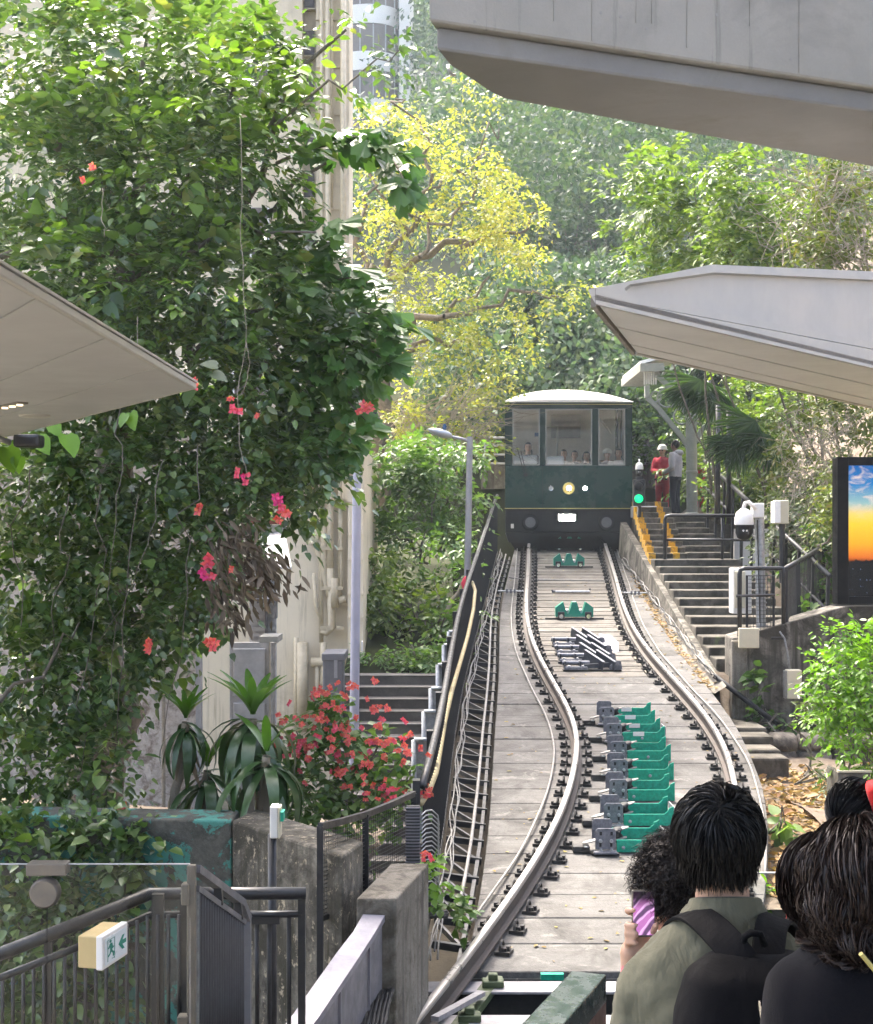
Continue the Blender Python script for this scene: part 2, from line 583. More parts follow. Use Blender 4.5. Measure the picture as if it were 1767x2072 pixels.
paint('hose_tan', (.30, .25, .13), .55, 0, .25, .4, 20)
paint('white_cable', (.21, .205, .195), .6, 0, .5, .4, 30)
paint('grey_pipe', (.25, .24, .225), .55, .1, .4, .4, 15)
paint('cream_pipe', (.50, .425, .29), .5, 0, .25, .4, 9)
paint('canopy_metal', (.48, .472, .45), .42, .12, .08, .5, 2)
paint('canopy_face', (.44, .45, .47), .55, .05, .06, .4, 2)
paint('canopy_soffit', (.72, .735, .76), .42, .12, .06, .5, 2)
paint('canopy_dark', (.20, .185, .165), .5, 0, .1)
paint('lilac_steel', (.22, .215, .25), .42, .2, .25, .5, 7)
paint('lilac_side', (.17, .165, .18), .5, .1, .3, .5, 7)
paint('gate_green', (.01, .022, .019), .22, .0, .06, .5, 9)
paint('gate_brown', (.10, .035, .028), .4, 0, .25, .5, 7)
paint('clip_green', (.06, .085, .035), .5, 0, .4, .4, 25)
paint('grey_beam', (.30, .29, .30), .45, .2, .3, .5, 12)
paint('bronze', (.17, .155, .135), .4, .45, .15, .5, 12)
paint('beige_plastic', (.55, .50, .37), .5, 0, .12, .4, 8)
paint('white_plastic', (.72, .71, .68), .4, 0, .1, .4, 8)
paint('sign_side', (.52, .40, .19), .5, 0, .12, .4, 8)
paint('column_grey', (.25, .26, .235), .5, .1, .2, .4, 8)
paint('box_grey', (.135, .135, .145), .5, .1, .2, .4, 8)
paint('shutter_grey', (.42, .415, .42), .55, .05, .3, .4, 6)
paint('awning_grey', (.26, .255, .26), .5, .1, .2, .4, 8)
paint('roof_brown', (.19, .055, .04), .6, 0, .3, .4, 8)
paint('steel_rail', (.33, .33, .31), .45, .4, .25, .4, 8)
surf('yellow_paint', (.62, .33, .015), (.70, .40, .03), 6, stain=(.12, .10, .07), thr=(.52, .62), sscale=9, rough=.8, bump=.2)
glass('pane', (.96, .975, .97), -.005)
glass('clear_glass', (.95, .965, .96), -.025)
paint('window_dark', (.15, .125, .105), .2, 0, .3, .25, 2)
paint('curtain', (.40, .34, .27), .9, 0, .3, .2, 3)
emit('lamp_white', (1.0, .97, .86), 26)
emit('lamp_warm', (1.0, .80, .50), 14)
emit('lamp_green', (.0, .75, .22), .26)
emit('strip_light', (1.0, .80, .5), .35)

leafmat('leaf_left', [(.05, .105, .028), (.09, .165, .036), (.12, .21, .043), (.07, .13, .042), (.16, .26, .048), (.10, .155, .06), (.17, .255, .05), (.065, .12, .03), (.055, .10, .035), (.22, .24, .06)], .32, .32, .75)
leafmat('leaf_lime', [(.10, .19, .025), (.14, .24, .03), (.18, .27, .04)], .38, .35, .7)
leafmat('leaf_fish', [(.045, .12, .026), (.08, .175, .038), (.115, .22, .05)], .3, .38, .7)
leafmat('leaf_ivy', [(.05, .10, .03), (.08, .15, .042), (.115, .195, .055), (.08, .135, .06), (.15, .235, .068), (.19, .25, .085)], .3, .28, .9)
leafmat('leaf_yellow', [(.24, .26, .06), (.32, .31, .06), (.40, .35, .07), (.32, .33, .12), (.20, .25, .06), (.44, .37, .09)], .42, .5, .4)
leafmat('leaf_yellowgreen', [(.17, .22, .045), (.26, .27, .05), (.33, .31, .07), (.14, .19, .05)], .4, .5, .4)
leafmat('leaf_mid', [(.07, .14, .038), (.10, .19, .048), (.14, .23, .06), (.085, .155, .06), (.19, .28, .08)], .38, .42, .5)
leafmat('leaf_right', [(.06, .11, .026), (.095, .16, .032), (.14, .21, .042), (.19, .25, .06), (.105, .15, .038)], .4, .42, .5)
leafmat('leaf_olive', [(.085, .12, .03), (.12, .155, .04), (.17, .19, .06), (.07, .11, .03), (.20, .17, .08)], .35, .5, .4)
leafmat('leaf_hedge', [(.10, .22, .02), (.15, .29, .028), (.20, .36, .035), (.08, .18, .03)], .42, .38, .5)
leafmat('leaf_grey', [(.10, .125, .075), (.14, .17, .105), (.08, .11, .055)], .3, .42, .5)
leafmat('leaf_forest_hazed', [(.045, .085, .052), (.068, .115, .066), (.095, .15, .085), (.058, .10, .072), (.13, .165, .10), (.032, .06, .036)], .3, .55, .3)  # distance haze put into the leaf colours, paler and bluer
leafmat('leaf_dry', [(.20, .12, .06), (.30, .20, .10), (.38, .25, .12), (.25, .13, .07), (.42, .30, .17), (.16, .10, .06)], .15, .7, .2)
leafmat('leaf_fallen', [(.24, .16, .05), (.30, .22, .08), (.16, .10, .05), (.34, .28, .09)], .15, .7, .2)
leafmat('leaf_dead', [(.09, .06, .045), (.16, .12, .09), (.24, .19, .15), (.06, .045, .035)], .12, .7, .2)
leafmat('leaf_bright', [(.12, .25, .025), (.17, .32, .035)], .45, .4)
leafmat('leaf_drac', [(.018, .05, .018), (.03, .075, .022), (.045, .10, .028)], .2, .3, .6)
leafmat('leaf_drac_young', [(.06, .15, .018), (.09, .20, .025)], .35, .32, .6)
leafmat('leaf_palm', [(.035, .075, .022), (.05, .10, .03), (.075, .13, .045)], .25, .38, .6)
leafmat('petal_red', [(.66, .10, .11), (.74, .17, .17), (.70, .10, .18), (.76, .24, .18)], .35, .55, .3)
leafmat('petal_pink', [(.72, .09, .20), (.76, .13, .26), (.74, .09, .16)], .35, .55, .3)
leafmat('petal_magenta', [(.66, .04, .30), (.70, .06, .26)], .35, .55, .3)

# ------------------------------------------------------------------ the line of the track
def spline(xs, ys):
    xs = np.array(xs, float); ys = np.array(ys, float); n = len(xs); h = np.diff(xs)
    A = np.zeros((n, n)); b = np.zeros(n); A[0, 0] = A[-1, -1] = 1
    for i in range(1, n - 1):
        A[i, i - 1] = h[i - 1]; A[i, i] = 2 * (h[i - 1] + h[i]); A[i, i + 1] = h[i]
        b[i] = 6 * ((ys[i + 1] - ys[i]) / h[i] - (ys[i] - ys[i - 1]) / h[i - 1])
    m = np.linalg.solve(A, b)

    def f(x):
        i = int(np.clip(np.searchsorted(xs, x) - 1, 0, n - 2)); t = x - xs[i]; hi = h[i]
        return float(ys[i] + t * ((ys[i + 1] - ys[i]) / hi - hi * (2 * m[i] + m[i + 1]) / 6) + t * t * m[i] / 2 + t ** 3 * (m[i + 1] - m[i]) / (6 * hi))
    return f


track_x = spline([3, 5, 7, 9.06, 10.45, 12.65, 14.4, 16.2, 18.3, 20.5, 22.9, 25.4, 29.1, 36, 46], [-1.3, -.6, .1, .79, 1.22, 1.79, 2.1, 2.27, 2.2, 2.10, 2.15, 2.32, 2.575, 3.05, 3.75])
_zx = [0, 5, 9, 12, 14.4, 15.5, 16.2, 17, 18, 29.5, 60]
_zy = [-3.88, -3.39, -2.995, -2.70, -2.467, -2.36, -2.285, -2.175, -2.03, -.377, -.377 + 30.5 * .10]


def zt(d):
    return float(np.interp(d, _zx, _zy))


slab_l = spline([9, 9.9, 10.45, 12.65, 16.2, 19.5, 22.9, 29, 46], [.14, .2, .25, .43, .63, .82, .98, 1.49, 2.6])
slab_r = spline([9, 9.9, 11.45, 12.65, 14.3, 15.4, 16.9, 18.2, 19.2, 22.9, 29, 46], [1.9, 2.12, 2.54, 2.83, 3.15, 3.29, 3.41, 3.42, 3.40, 3.41, 3.67, 4.9])


def tpt(d, off, up=0.0):
    """A point off metres right of the track's centre line and up above its bed."""
    e = .05
    t = Vector((track_x(d + e) - track_x(d - e), 2 * e, 0)).normalized()
    n = Vector((t.y, -t.x, 0))
    p = Vector((track_x(d), d, 0)) + n * off
    p.z = zt(p.y) + up
    return p


def ttan(d):
    e = .05
    return Vector((track_x(d + e) - track_x(d - e), 2 * e, zt(d + e) - zt(d - e))).normalized()


# ------------------------------------------------------------------ ground and slopes
def grid_sheet(name, xs, ys, zf, mat):
    V = np.array([[x, y, zf(x, y)] for y in ys for x in xs]); nx = len(xs)
    Fa = np.array([[j * nx + i, j * nx + i + 1, (j + 1) * nx + i + 1, (j + 1) * nx + i] for j in range(len(ys) - 1) for i in range(nx - 1)])
    me = np_mesh(name, V, Fa)
    o = link(name, me, MATS[mat])
    o['kind'] = 'structure'
    return o


grid_sheet('ground', np.linspace(-400, 400, 9), np.linspace(-60, 700, 9), lambda x, y: -4.3, 'ground')


def z_right(x, d):
    base = zt(d) - .10 if d >= 19.2 else -2.86 + .004 * (d - 12)
    k = max(0.0, x - (5.6 if d > 19.2 else 6.2 - .1 * (19.2 - d)))
    return base + min(k * .85, 14) + .12 * math.sin(x * 2.1 + d * 1.3)


def z_left(x, d):
    # slope left of the track beyond the public steps
    base = max(-4.1, zt(d) - 2.4 + .06 * (d - 19)) if d < 20.5 else min(-2.0 + (d - 20.5) * .19, zt(d) - .25)
    return base + .05 * math.sin(3 * x + 2 * d)


grid_sheet('slope_right', list(np.linspace(3.66, 12, 26)) + [15, 19, 25, 34, 45], list(np.linspace(11.2, 19.0, 16)) + list(np.linspace(19.21, 60, 26)), z_right, 'soil')
grid_sheet('slope_left', list(np.linspace(-1.3, .3, 6)), [20.45] + list(np.linspace(21, 60, 30)), z_left, 'forest_floor')


def z_hill(x, d):
    b = np.interp(d, [34.6, 35.9, 36, 40, 44, 60, 80, 110, 160, 240, 330, 420], [-12, -10, -3, .5, 3.0, 6.5, 14, 27, 47, 84, 130, 160])
    return float(b + 3.0 * math.sin(x * .06 + 1) + 2 * math.sin(d * .07 + x * .03) + .03 * abs(x) * max(0, min(1, (d - 44) / 60)))


grid_sheet('hillside', np.linspace(-150, 170, 41), [35, 35.9, 36, 38, 40, 42, 44] + list(np.linspace(46, 120, 16)) + list(np.linspace(130, 280, 16)), z_hill, 'forest_floor')

# the bed of the track: a solid body with concrete strips laid over it, each its own piece
bed_ds = list(np.arange(9.85, 19.0, .5)) + list(np.arange(19.2, 46, .31))
mb = MB()
dd = list(np.linspace(9.85, 46, 60))
for a, b in zip(dd[:-1], dd[1:]):
    mb.hexa([(slab_l(a) + .01, a, -4.25), (slab_r(a) - .01, a, -4.25), (slab_r(b) - .01, b, -4.25), (slab_l(b) + .01, b, -4.25)],
            [(slab_l(a) + .01, a, zt(a) - .045), (slab_r(a) - .01, a, zt(a) - .045), (slab_r(b) - .01, b, zt(b) - .045), (slab_l(b) + .01, b, zt(b) - .045)])
track_bed = mb.build('track_bed', MATS['apron_concrete'])
track_bed['kind'] = 'structure'
for i, (a, b) in enumerate(zip(bed_ds[:-1], bed_ds[1:])):
    timber = a > 19.1
    gap = .014 if not timber else .04
    h = random.uniform(-.004, .004)
    a2, b2 = a + gap / 2, b - gap / 2
    if timber:
        l = lambda d: tpt(d, -.62).x + .0; r = lambda d: tpt(d, .62).x
    else:
        l = slab_l; r = slab_r
    j = random.uniform(-.03, .03) if timber else 0
    mb = MB()
    mb.hexa([(l(a2) + j, a2, zt(a2) - .07), (r(a2) + j, a2, zt(a2) - .07), (r(b2) + j, b2, zt(b2) - .07), (l(b2) + j, b2, zt(b2) - .07)],
            [(l(a2) + j, a2, zt(a2) + h), (r(a2) + j, a2, zt(a2) + h), (r(b2) + j, b2, zt(b2) + h), (l(b2) + j, b2, zt(b2) + h)])
    mb.build('sleeper' if timber else 'slab', MATS['sleeper_timber' if timber else 'track_concrete'], track_bed, bevel=.006)
# side slabs beside the upper rails
for sgn in (-1, 1):
    ds = list(np.arange(19.2, 46, 1.25))
    for a, b in zip(ds[:-1], ds[1:]):
        def e0(d): return (slab_l(d) if sgn < 0 else tpt(d, .66).x)
        def e1(d): return (tpt(d, -.66).x if sgn < 0 else slab_r(d))
        b2 = b - .012
        MB().hexa([(e0(a), a, zt(a) - .07), (e1(a), a, zt(a) - .07), (e1(b2), b2, zt(b2) - .07), (e0(b2), b2, zt(b2) - .07)],
                  [(e0(a), a, zt(a) - .002), (e1(a), a, zt(a) - .002), (e1(b2), b2, zt(b2) - .002), (e0(b2), b2, zt(b2) - .002)]).build('slab', MATS['track_concrete'], track_bed, bevel=.005)


# ------------------------------------------------------------------ rails
def sweep(mb, line, prof):
    n = len(line); k = len(prof); vs = []; fs = []
    for i, p in enumerate(line):
        t = (line[min(i + 1, n - 1)] - line[max(i - 1, 0)]).normalized()
        s = t.cross(Vector((0, 0, 1))).normalized(); u = s.cross(t)
        for (x, z) in prof:
            vs.append(p + s * x + u * z)
    for i in range(n - 1):
        for j in range(k):
            j2 = (j + 1) % k
            fs.append((i * k + j, i * k + j2, (i + 1) * k + j2, (i + 1) * k + j))
    fs.append(tuple(range(k - 1, -1, -1))); fs.append(tuple((n - 1) * k + j for j in range(k)))
    mb.add(vs, fs)


WEB = [(-.05, .016), (-.05, .0), (.05, 0), (.05, .016), (.015, .03), (.010, .10), (.025, .112), (.025, .118), (-.025, .118), (-.025, .112), (-.010, .10), (-.015, .03)]
HEAD = [(-.027, .1185), (.027, .1185), (.028, .140), (.021, .151), (0, .1545), (-.021, .151), (-.028, .140)]
# rail clip: iron plate with a sprung arch
mb = MB()
mb.box((0, 0, .014), (.15, .15, .028))
mb.box((.0, 0, .04), (.075, .10, .03))
mb.tube([(.02 + .0, -.062, .03), (.02, -.058, .07), (.02, -.03, .095), (.02, 0, .102), (.02, .03, .095), (.02, .058, .07), (.02, .062, .03)], .014, 6)
mb.box((-.045, 0, .045), (.035, .05, .04))
mb.v = [(x * .72, y * .8, z * .85) for x, y, z in mb.v]; clip_me = mb.mesh('rail_clip'); clip_me.materials.append(MATS['clip_iron'])
rails = {}
for nm, off, lab in (('l', -.76, 'bright worn running rail beside the black fence, curving down to the bottom edge'), ('r', .76, 'bright worn running rail beside the concrete steps, ending behind the man')):
    d0 = 6.2 if nm == 'l' else 9.9
    th = thing('rail', lab, 'rail', tpt(d0, off), 'running rails of the funicular')
    line = [tpt(d, off, .03) for d in np.arange(d0, 46, .22)]
    m1 = MB(); sweep(m1, line, WEB); m1.build('web', MATS['rail_rust'], th, auto=35)
    m2 = MB(); sweep(m2, line, HEAD); m2.build('head', MATS['rail_head'], th, auto=35)
    d = 9.98
    while d < 30.2:
        for sg in (-1, 1):
            p = tpt(d, off + sg * .115, .0)
            t = ttan(d)
            put('rail_clip', clip_me, th, p, rz=math.atan2(-t.x, t.y) + (math.pi if sg > 0 else 0))
        d += .40 if d < 20 else .36
    rails[nm] = th
    # thin rod on the outer side of the rail
    o2 = off + (-.235 if off < 0 else .235)
    rod = MB().tube([tpt(d, o2, .035 + .008 * math.sin(d * 3)) for d in np.arange(10.4 if nm == 'l' else 12.0, 30, .3)], .011, 6)
    rod.build('rail_side_cable', MATS['grey_pipe'], base=tpt(12, o2), smooth=True)
    tag(bpy.context.scene.objects[-1] if False else COL.objects[-1], 'thin pale cable running outside the ' + ('rail next to the black fence' if nm == 'l' else 'rail next to the concrete steps'), 'cable', 'cables beside the rails')

# ------------------------------------------------------------------ cable pulleys: green troughs with grey brackets
def pulley_unit(idx, d, xl, xr, bigtab):
    s = d / FPX
    X0 = (xl - CXP) * s; X1 = (xr - CXP) * s
    w = X1 - X0; gx = X0 + .19
    z0 = zt(d) + .005
    th = thing('cable_pulley', bigtab, 'cable pulley', (X0 + w / 2, d + .2, z0), 'green and grey cable pulleys between the lower rails')
    # green trough: front and rear plates with an upstand at the right end, floor between
    for yy, nm in ((d, 'front'), (d + .34, 'rear')):
        a = gx + .005; zz = zt(yy) + .01
        hgt = .105
        poly = [(a, yy, zz), (X1, yy, zz), (X1, yy, zz + .175), (X1 - .045, yy, zz + .155), (X1 - .05, yy, zz + hgt + .03), (X1 - .085, yy, zz + hgt), (a, yy, zz + hgt)]
        MB().prism(poly, (0, .012, 0)).build('trough_plate', MATS['pulley_green'], th, bevel=.003)
    MB().box2((gx + .02, d + .014, z0 + .02), (X1 - .012, d + .338, z0 + .05)).build('trough_floor', MATS['dark_guide'], th)
    if idx in (1, 5, 6):
        MB().box2((X1 + .004, d + .02, z0), (X1 + .012, d + .33, z0 + .165)).build('end_plate', MATS['galv'], th)
    # grey bracket: front and rear plates, foot with bolts
    for yy in (d - .035, d + .24):
        zz = zt(yy)
        poly = [(X0 + .012, yy, zz + .045), (X0 + .182, yy, zz + .045), (X0 + .185, yy, zz + .20), (X0 + .165, yy, zz + .222), (X0 + .035, yy, zz + .222), (X0 + .014, yy, zz + .20)]
        MB().prism(poly, (0, .012, 0)).build('bracket_plate', MATS['grey_bracket'], th, bevel=.003)
    MB().box2((X0 - .005, d - .10, z0 + .008), (X0 + .19, d - .022, z0 + .03)).build('foot', MATS['grey_bracket'], th, bevel=.004)
    MB().box2((X0 - .02, d - .06, z0 - .002), (X0 + .21, d + .30, z0 + .007)).build('base_plate', MATS['clip_iron'], th)
    for bx in (X0 + .055, X0 + .145):
        MB().lathe((bx, d - .037, z0 + .11), [(.0, -.022), (.012, -.022), (.016, -.012), (.016, 0)], 8, (0, 1, 0)).build('bolt', MATS['galv'], th)
        MB().box2((bx - .009, d - .0365, z0 + .06), (bx + .009, d - .0355, z0 + .10)).build('slot', MATS['black_rubber'], th)
        MB().box2((bx - .007, d - .0368, z0 + .155), (bx + .013, d - .0358, z0 + .185)).build('slot', MATS['black_rubber'], th)
        MB().lathe((bx, d - .07, z0 + .03), [(.02, 0), (.02, .006), (.011, .006), (.011, .02), (0.001, .022)], 8).build('bolt', MATS['galv'], th)
    # slanted rollers: pale discs on an axle
    ax = Vector((.35, .25, .9)).normalized()
    for c, r in ((Vector((X0 + .235, d + .17, z0 + .165)), .085), (Vector((X0 + .235, d + .10, z0 + .10)), .06), (Vector((X0 - .015, d + .05, z0 + .09)), .075)):
        MB().lathe(c, [(r * .3, -.012), (r, -.004), (r, .005), (r * .35, .012)], 20, Vector((-.25, .08, .95)).normalized()).build('roller_disc', MATS['disc_pale'], th, auto=40)
    MB().lathe(Vector((X0 + .24, d + .13, z0 + .06)), [(.03, 0), (.045, .04), (.028, .09), (.05, .13)], 12, Vector((-.30, -.35, .9)).normalized()).build('roller_hub', MATS['black_rubber'], th, smooth=True)
    # small white label plates on the two uppermost units
    if idx in (0, 1):
        for yy in (d - .003, d + .335):
            MB().box2((gx + .12, yy - .004, zt(yy) + .075), (gx + .24, yy - .001, zt(yy) + .12)).build('label_plate', MATS['white_plastic'], th)
    # arm to the rail side
    MB().box2((X0 - .17, d - .01, z0 + .005), (X0 - .03, d + .09, z0 + .055)).build('side_block', MATS['clip_iron'], th, bevel=.004)
    MB().lathe((X0 - .06, d - .012, z0 + .05), [(.004, 0), (.02, .0), (.02, .01), (.004, .012)], 8).build('bolt', MATS['galv'], th)
    MB().lathe((gx + .06 + (.16 if idx < 4 and idx > 0 else 0), d, z0 + .045), [(.001, -.018), (.014, -.014), (.016, 0)], 8, (0, 1, 0)).build('bolt', MATS['galv'], th)


units = [(16.9, 1210, 1326, 'green and grey cable pulley with white labels, farthest of its row'), (16.2, 1224, 1346, 'green and grey cable pulley with white labels, second farthest of its row'),
         (15.4, 1232, 1358, 'green and grey cable pulley, third farthest of its row'), (14.65, 1232, 1364, 'green and grey cable pulley in the middle of its row of seven'),
         (13.9, 1229, 1366, 'green and grey cable pulley, third nearest of its row'), (13.1, 1218, 1364, 'green and grey cable pulley, second nearest of its row'),
         (12.35, 1201, 1347, 'green and grey cable pulley nearest the people, lowest of its row')]
for i, (d, a, b, lab) in enumerate(units):
    pulley_unit(i, d, a, b, lab)


# dark guide units higher up: bracket rollers on the left, slanted blades on the right
def guide_unit(idx, d, xl, xr, lab):
    s = d / FPX
    X0 = (xl - CXP) * s; X1 = (xr - CXP) * s; z0 = zt(d) + .004
    th = thing('rope_guide', lab, 'rope guide', ((X0 + X1) / 2, d + .15, z0), 'dark grey rope guides between the upper rails')
    MB().box2((X0, d, z0), (X1, d + .30, z0 + .022)).build('base_plate', MATS['clip_iron'], th)
    for xx in (X0 + .02, X0 + .22):
        MB().box2((xx, d + .02, z0 + .02), (xx + .025, d + .26, z0 + .13)).build('bracket_plate', MATS['dark_guide'], th, bevel=.004)
    MB().box2((X0 + .02, d - .02, z0 + .02), (X0 + .32, d + .05, z0 + .06)).build('foot', MATS['grey_bracket'], th, bevel=.004)
    MB().tube([(X0 + .0, d + .14, z0 + .10), (X0 + .36, d + .14, z0 + .10)], .030, 10).build('roller', MATS['grey_bracket'], th, auto=40)
    for bx in (X0 + .08, X0 + .26):
        MB().lathe((bx, d + .01, z0 + .06), [(.02, 0), (.02, .015), (.001, .02)], 6).build('bolt', MATS['galv'], th)
    # blades lean from upper left to lower right
    L = X1 - X0
    for k, fx in enumerate((.42, .62)):
        a = Vector((X0 + L * fx, d + .42, zt(d + .42) + .13)); b = Vector((X0 + L * (fx + .26), d - .02, z0 + .06))
        m = MB(); m.bar(a, b, .012, .13); m.build('blade', MATS['dark_guide'], th)
        m = MB(); m.bar(a + Vector((.01, 0, .066)), b + Vector((.01, 0, .066)), .04, .008); m.build('blade_lip', MATS['grey_bracket'], th)
    MB().prism([(X0 + L * .80, d + .02, z0 + .02), (X1 + .02, d + .06, z0 + .02), (X1, d + .06, z0 + .13), (X0 + L * .90, d + .02, z0 + .14), (X0 + L * .80, d + .02, z0 + .07)], (0, .012, .0)).build('end_plate', MATS['grey_bracket'], th)
    MB().bar((X0 + L * .35, d + .05, z0 + .06), (X1 - .06, d + .12, z0 + .08), .05, .06).build('cross_bar', MATS['dark_guide'], th)


for i, (d, a, b, lab) in enumerate([(20.95, 1117, 1224, 'dark grey rope guide, farthest of the four in a cluster'), (20.45, 1124, 1238, 'dark grey rope guide, second farthest of four, tall plate behind'),
                                    (19.95, 1130, 1246, 'dark grey rope guide, third farthest of the four in a cluster'), (19.5, 1140, 1258, 'dark grey rope guide nearest the camera in the cluster of four')]):
    guide_unit(i, d, a, b, lab)
    if i == 0:
        th = COL.objects.get('rope_guide')
        MB().prism([P(1214, 1316, 20.9), P(1252, 1320, 20.6), P(1252, 1300, 20.8), P(1238, 1286, 21.1), P(1212, 1282, 21.2), P(1208, 1300, 21.0)], (0, .014, 0)).build('tall_plate', MATS['grey_bracket'], th)


# green saddles
def saddle(d, px, wpx, lab):
    s = d / FPX; X = (px - CXP) * s; W = wpx * s; z0 = zt(d) + .02
    th = thing('rope_saddle', lab, 'rope saddle', (X, d, z0), 'green rope saddles below the tram')
    H = .26 * W / .6
    def prof(yy, k):
        pts = []
        xs = np.linspace(-.5, .5, 41)
        for x in xs:
            ax = abs(x)
            h = 1.0 if ax < .06 else 1.0 - .72 * math.sin(math.pi * np.clip((ax - .06) / .24, 0, 1)) ** 1.2 if ax < .30 else 1.0 - .35 * (ax - .30) / .2
            pts.append((X + x * W, yy, z0 + H * h * k))
        return pts
    m = MB()
    top_f = prof(d, 1.0); top_b = prof(d + .20, 1.0)
    n = len(top_f)
    vs = top_f + top_b + [(p[0], p[1], z0 + .02) for p in top_f] + [(p[0], p[1], z0 + .02) for p in top_b]
    fs = []
    for i in range(n - 1):
        fs += [(i, i + 1, n + i + 1, n + i), (2 * n + i, 2 * n + i + 1, i + 1, i), (n + i, n + i + 1, 3 * n + i + 1, 3 * n + i)]
    fs += [(0, n, 3 * n, 2 * n), (n - 1, 3 * n - 1, 4 * n - 1, 2 * n - 1)]
    m.add(vs, fs); m.build('shell', MATS['saddle_green'], th, auto=40)
    for sx in (-1, 1):
        MB().tube([(X + sx * W * .18, d + .05, z0 + H * .36), (X + sx * W * .18, d + .17, z0 + H * .40)], W * .06, 12).build('roller', MATS['galv'], th, auto=40)
        MB().box2((X + sx * W * .36 - .05, d - .05, z0 - .01), (X + sx * W * .36 + .05, d - .004, z0 + .10)).build('foot', MATS['black_steel'], th, bevel=.006)
        MB().tube([(X + sx * W * .36, d - .062, z0 + .03), (X + sx * W * .36, d - .052, z0 + .03)], .035, 10).build('washer', MATS['chrome'], th)
    mb = MB(); mb.bar((X - W * .78, d + .03, z0 - .01), (X + W * .78, d + .03, z0 - .01), .05, .03); mb.build('base_bar', MATS['clip_iron'], th)


saddle(27.7, 1152, 62, 'green rope saddle just in front of the tram')
saddle(22.9, 1163, 76, 'green rope saddle just above the dark rope guides')
saddle(29.9, 1153, 60, 'green rope saddle in the dark under the tram')
th = thing('cross_rod', 'slim dark rod with upturned ends lying between two green saddles', 'rod', tpt(25.1, -.25))
mb = MB(); a = P(1118, 1200, 25.1); b = P(1194, 1202, 25.1); a.z = zt(25.1) + .03; b.z = a.z
mb.tube([a + Vector((0, 0, .03)), a, b, b + Vector((0, 0, .05))], .02, 8); mb.build('bar', MATS['dark_guide'], th)
mb = MB(); mb.tube([a + Vector((.05, -.05, 0)), b + Vector((0, -.05, 0))], .016, 8); mb.build('bar', MATS['galv'], th)
m = MB(); m.tube([tpt(26.3, -1.1, .05), tpt(26.3, -.8, .012), tpt(26.3, .8, .012)], .014, 6)
tag(m.build('conduit', MATS['grey_pipe'], base=tpt(26.3, 0)), 'thin pale conduit crossing the sleepers below the tram', 'conduit')
for sg, x0, x1, lab in ((-1, -1.25, -.82, 'small pale tie rod clamped left of the rail by the fence'), (1, .84, 1.25, 'small pale tie rod clamped beside the rail by the steps')):
    th = thing('tie_rod', lab, 'tie rod', tpt(24.9, x0), 'tie rods beside the rails')
    MB().tube([tpt(24.9, x0, .06), tpt(24.9, x1, .06)], .014, 6).build('rod', MATS['galv'], th)
    for k in (.35, .5, .65):
        MB().box(tpt(24.9, x0 + (x1 - x0) * k, .06), (.03, .07, .07)).build('clamp', MATS['grey_bracket'], th)

# scattered dry leaves on the bed
pts = []; ax = []
for i in range(420):
    d = random.uniform(10, 24) if i < 340 else random.uniform(24, 28)
    side = random.random()
    x = random.uniform(slab_l(d) + .02, slab_r(d) - .02) if side < .75 else slab_r(d) + random.uniform(-.5, 0)
    pts.append((x, d, zt(d) + .008)); a = random.uniform(0, 6.28); ax.append((math.cos(a), math.sin(a), .02))
n = len(pts)
o = leaf_object('fallen_leaves', leaf_arrays(pts, ax, np.tile([0, 0, 1.], (n, 1)) + rng.normal(0, .15, (n, 3)), rng.uniform(.02, .065, n), OVAL), MATS['leaf_fallen'], base=(0, 14, -2.6))
tag(o, 'small yellow fallen leaves scattered on the track concrete', 'leaves', kind='stuff')

# ------------------------------------------------------------------ pit and steelwork at the foot of the track
mb = MB()
mb.box2((-1.6, 3.0, -4.26), (3.2, 9.84, -4.1))
o = mb.build('pit_floor', MATS['tram_under']); o['kind'] = 'structure'
for i, (d, lab) in enumerate([(9.62, 'grey steel cross beam under the rail, farthest one next to the concrete'), (9.1, 'grey steel cross beam under the rail, second from the concrete'), (8.55, 'grey steel cross beam under the rail, third from the concrete')]):
    th = thing('cross_beam', lab, 'steel beam', (.7, d, zt(d) - .3), 'steel cross beams over the pit')
    z = zt(d) - .004
    MB().box2((-.55, d - .11, z - .02), (2.1, d + .11, z)).build('top_flange', MATS['grey_beam'], th, bevel=.004)
    MB().box2((-.55, d - .01, z - .30), (2.1, d + .01, z - .022)).build('web', MATS['tram_under'], th)
    MB().box2((-.55, d - .09, z - .322), (2.1, d + .09, z - .302)).build('bottom_flange', MATS['black_steel'], th)
    for sg in (-1, 1):
        p = tpt(d, -.76 + sg * .13)
        th2 = MB().box2((p.x - .07, d - .05, z + .001), (p.x + .07, d + .05, z + .045)).build('rail_clamp', MATS['clip_green'], th, bevel=.006)
        MB().box2((p.x - .03, d - .03, z + .045), (p.x + .03, d + .03, z + .085)).build('clamp_nut', MATS['clip_green'], th2, bevel=.005)
m = MB(); m.bar(P(880, 2062, 8.7), P(975, 2010, 9.4), .05, .03)
tag(m.build('diagonal_brace', MATS['grey_beam'], base=P(880, 2062, 8.7)), 'thin pale diagonal brace between two steel cross beams', 'steel brace')
m = MB(); m.bar(tpt(9.6, -.60, -.02), tpt(6.4, -.60, -.02), .10, .05)
tag(m.build('rail_bearer', MATS['clip_green'], base=tpt(8, -.6)), 'mossy green steel bearer running under the near rail', 'steel bearer')

# platform and its end barrier, on the right near the camera
mb = MB(); mb.box2((.35, -4, -2.45), (7, 5.2, -2.24)); o = mb.build('platform', MATS['apron_concrete']); o['kind'] = 'structure'
mb = MB(); mb.box2((-7, -4, -2.95), (-1.55, 5.6, -2.75)); o = mb.build('platform_opposite', MATS['apron_concrete']); o['kind'] = 'structure'
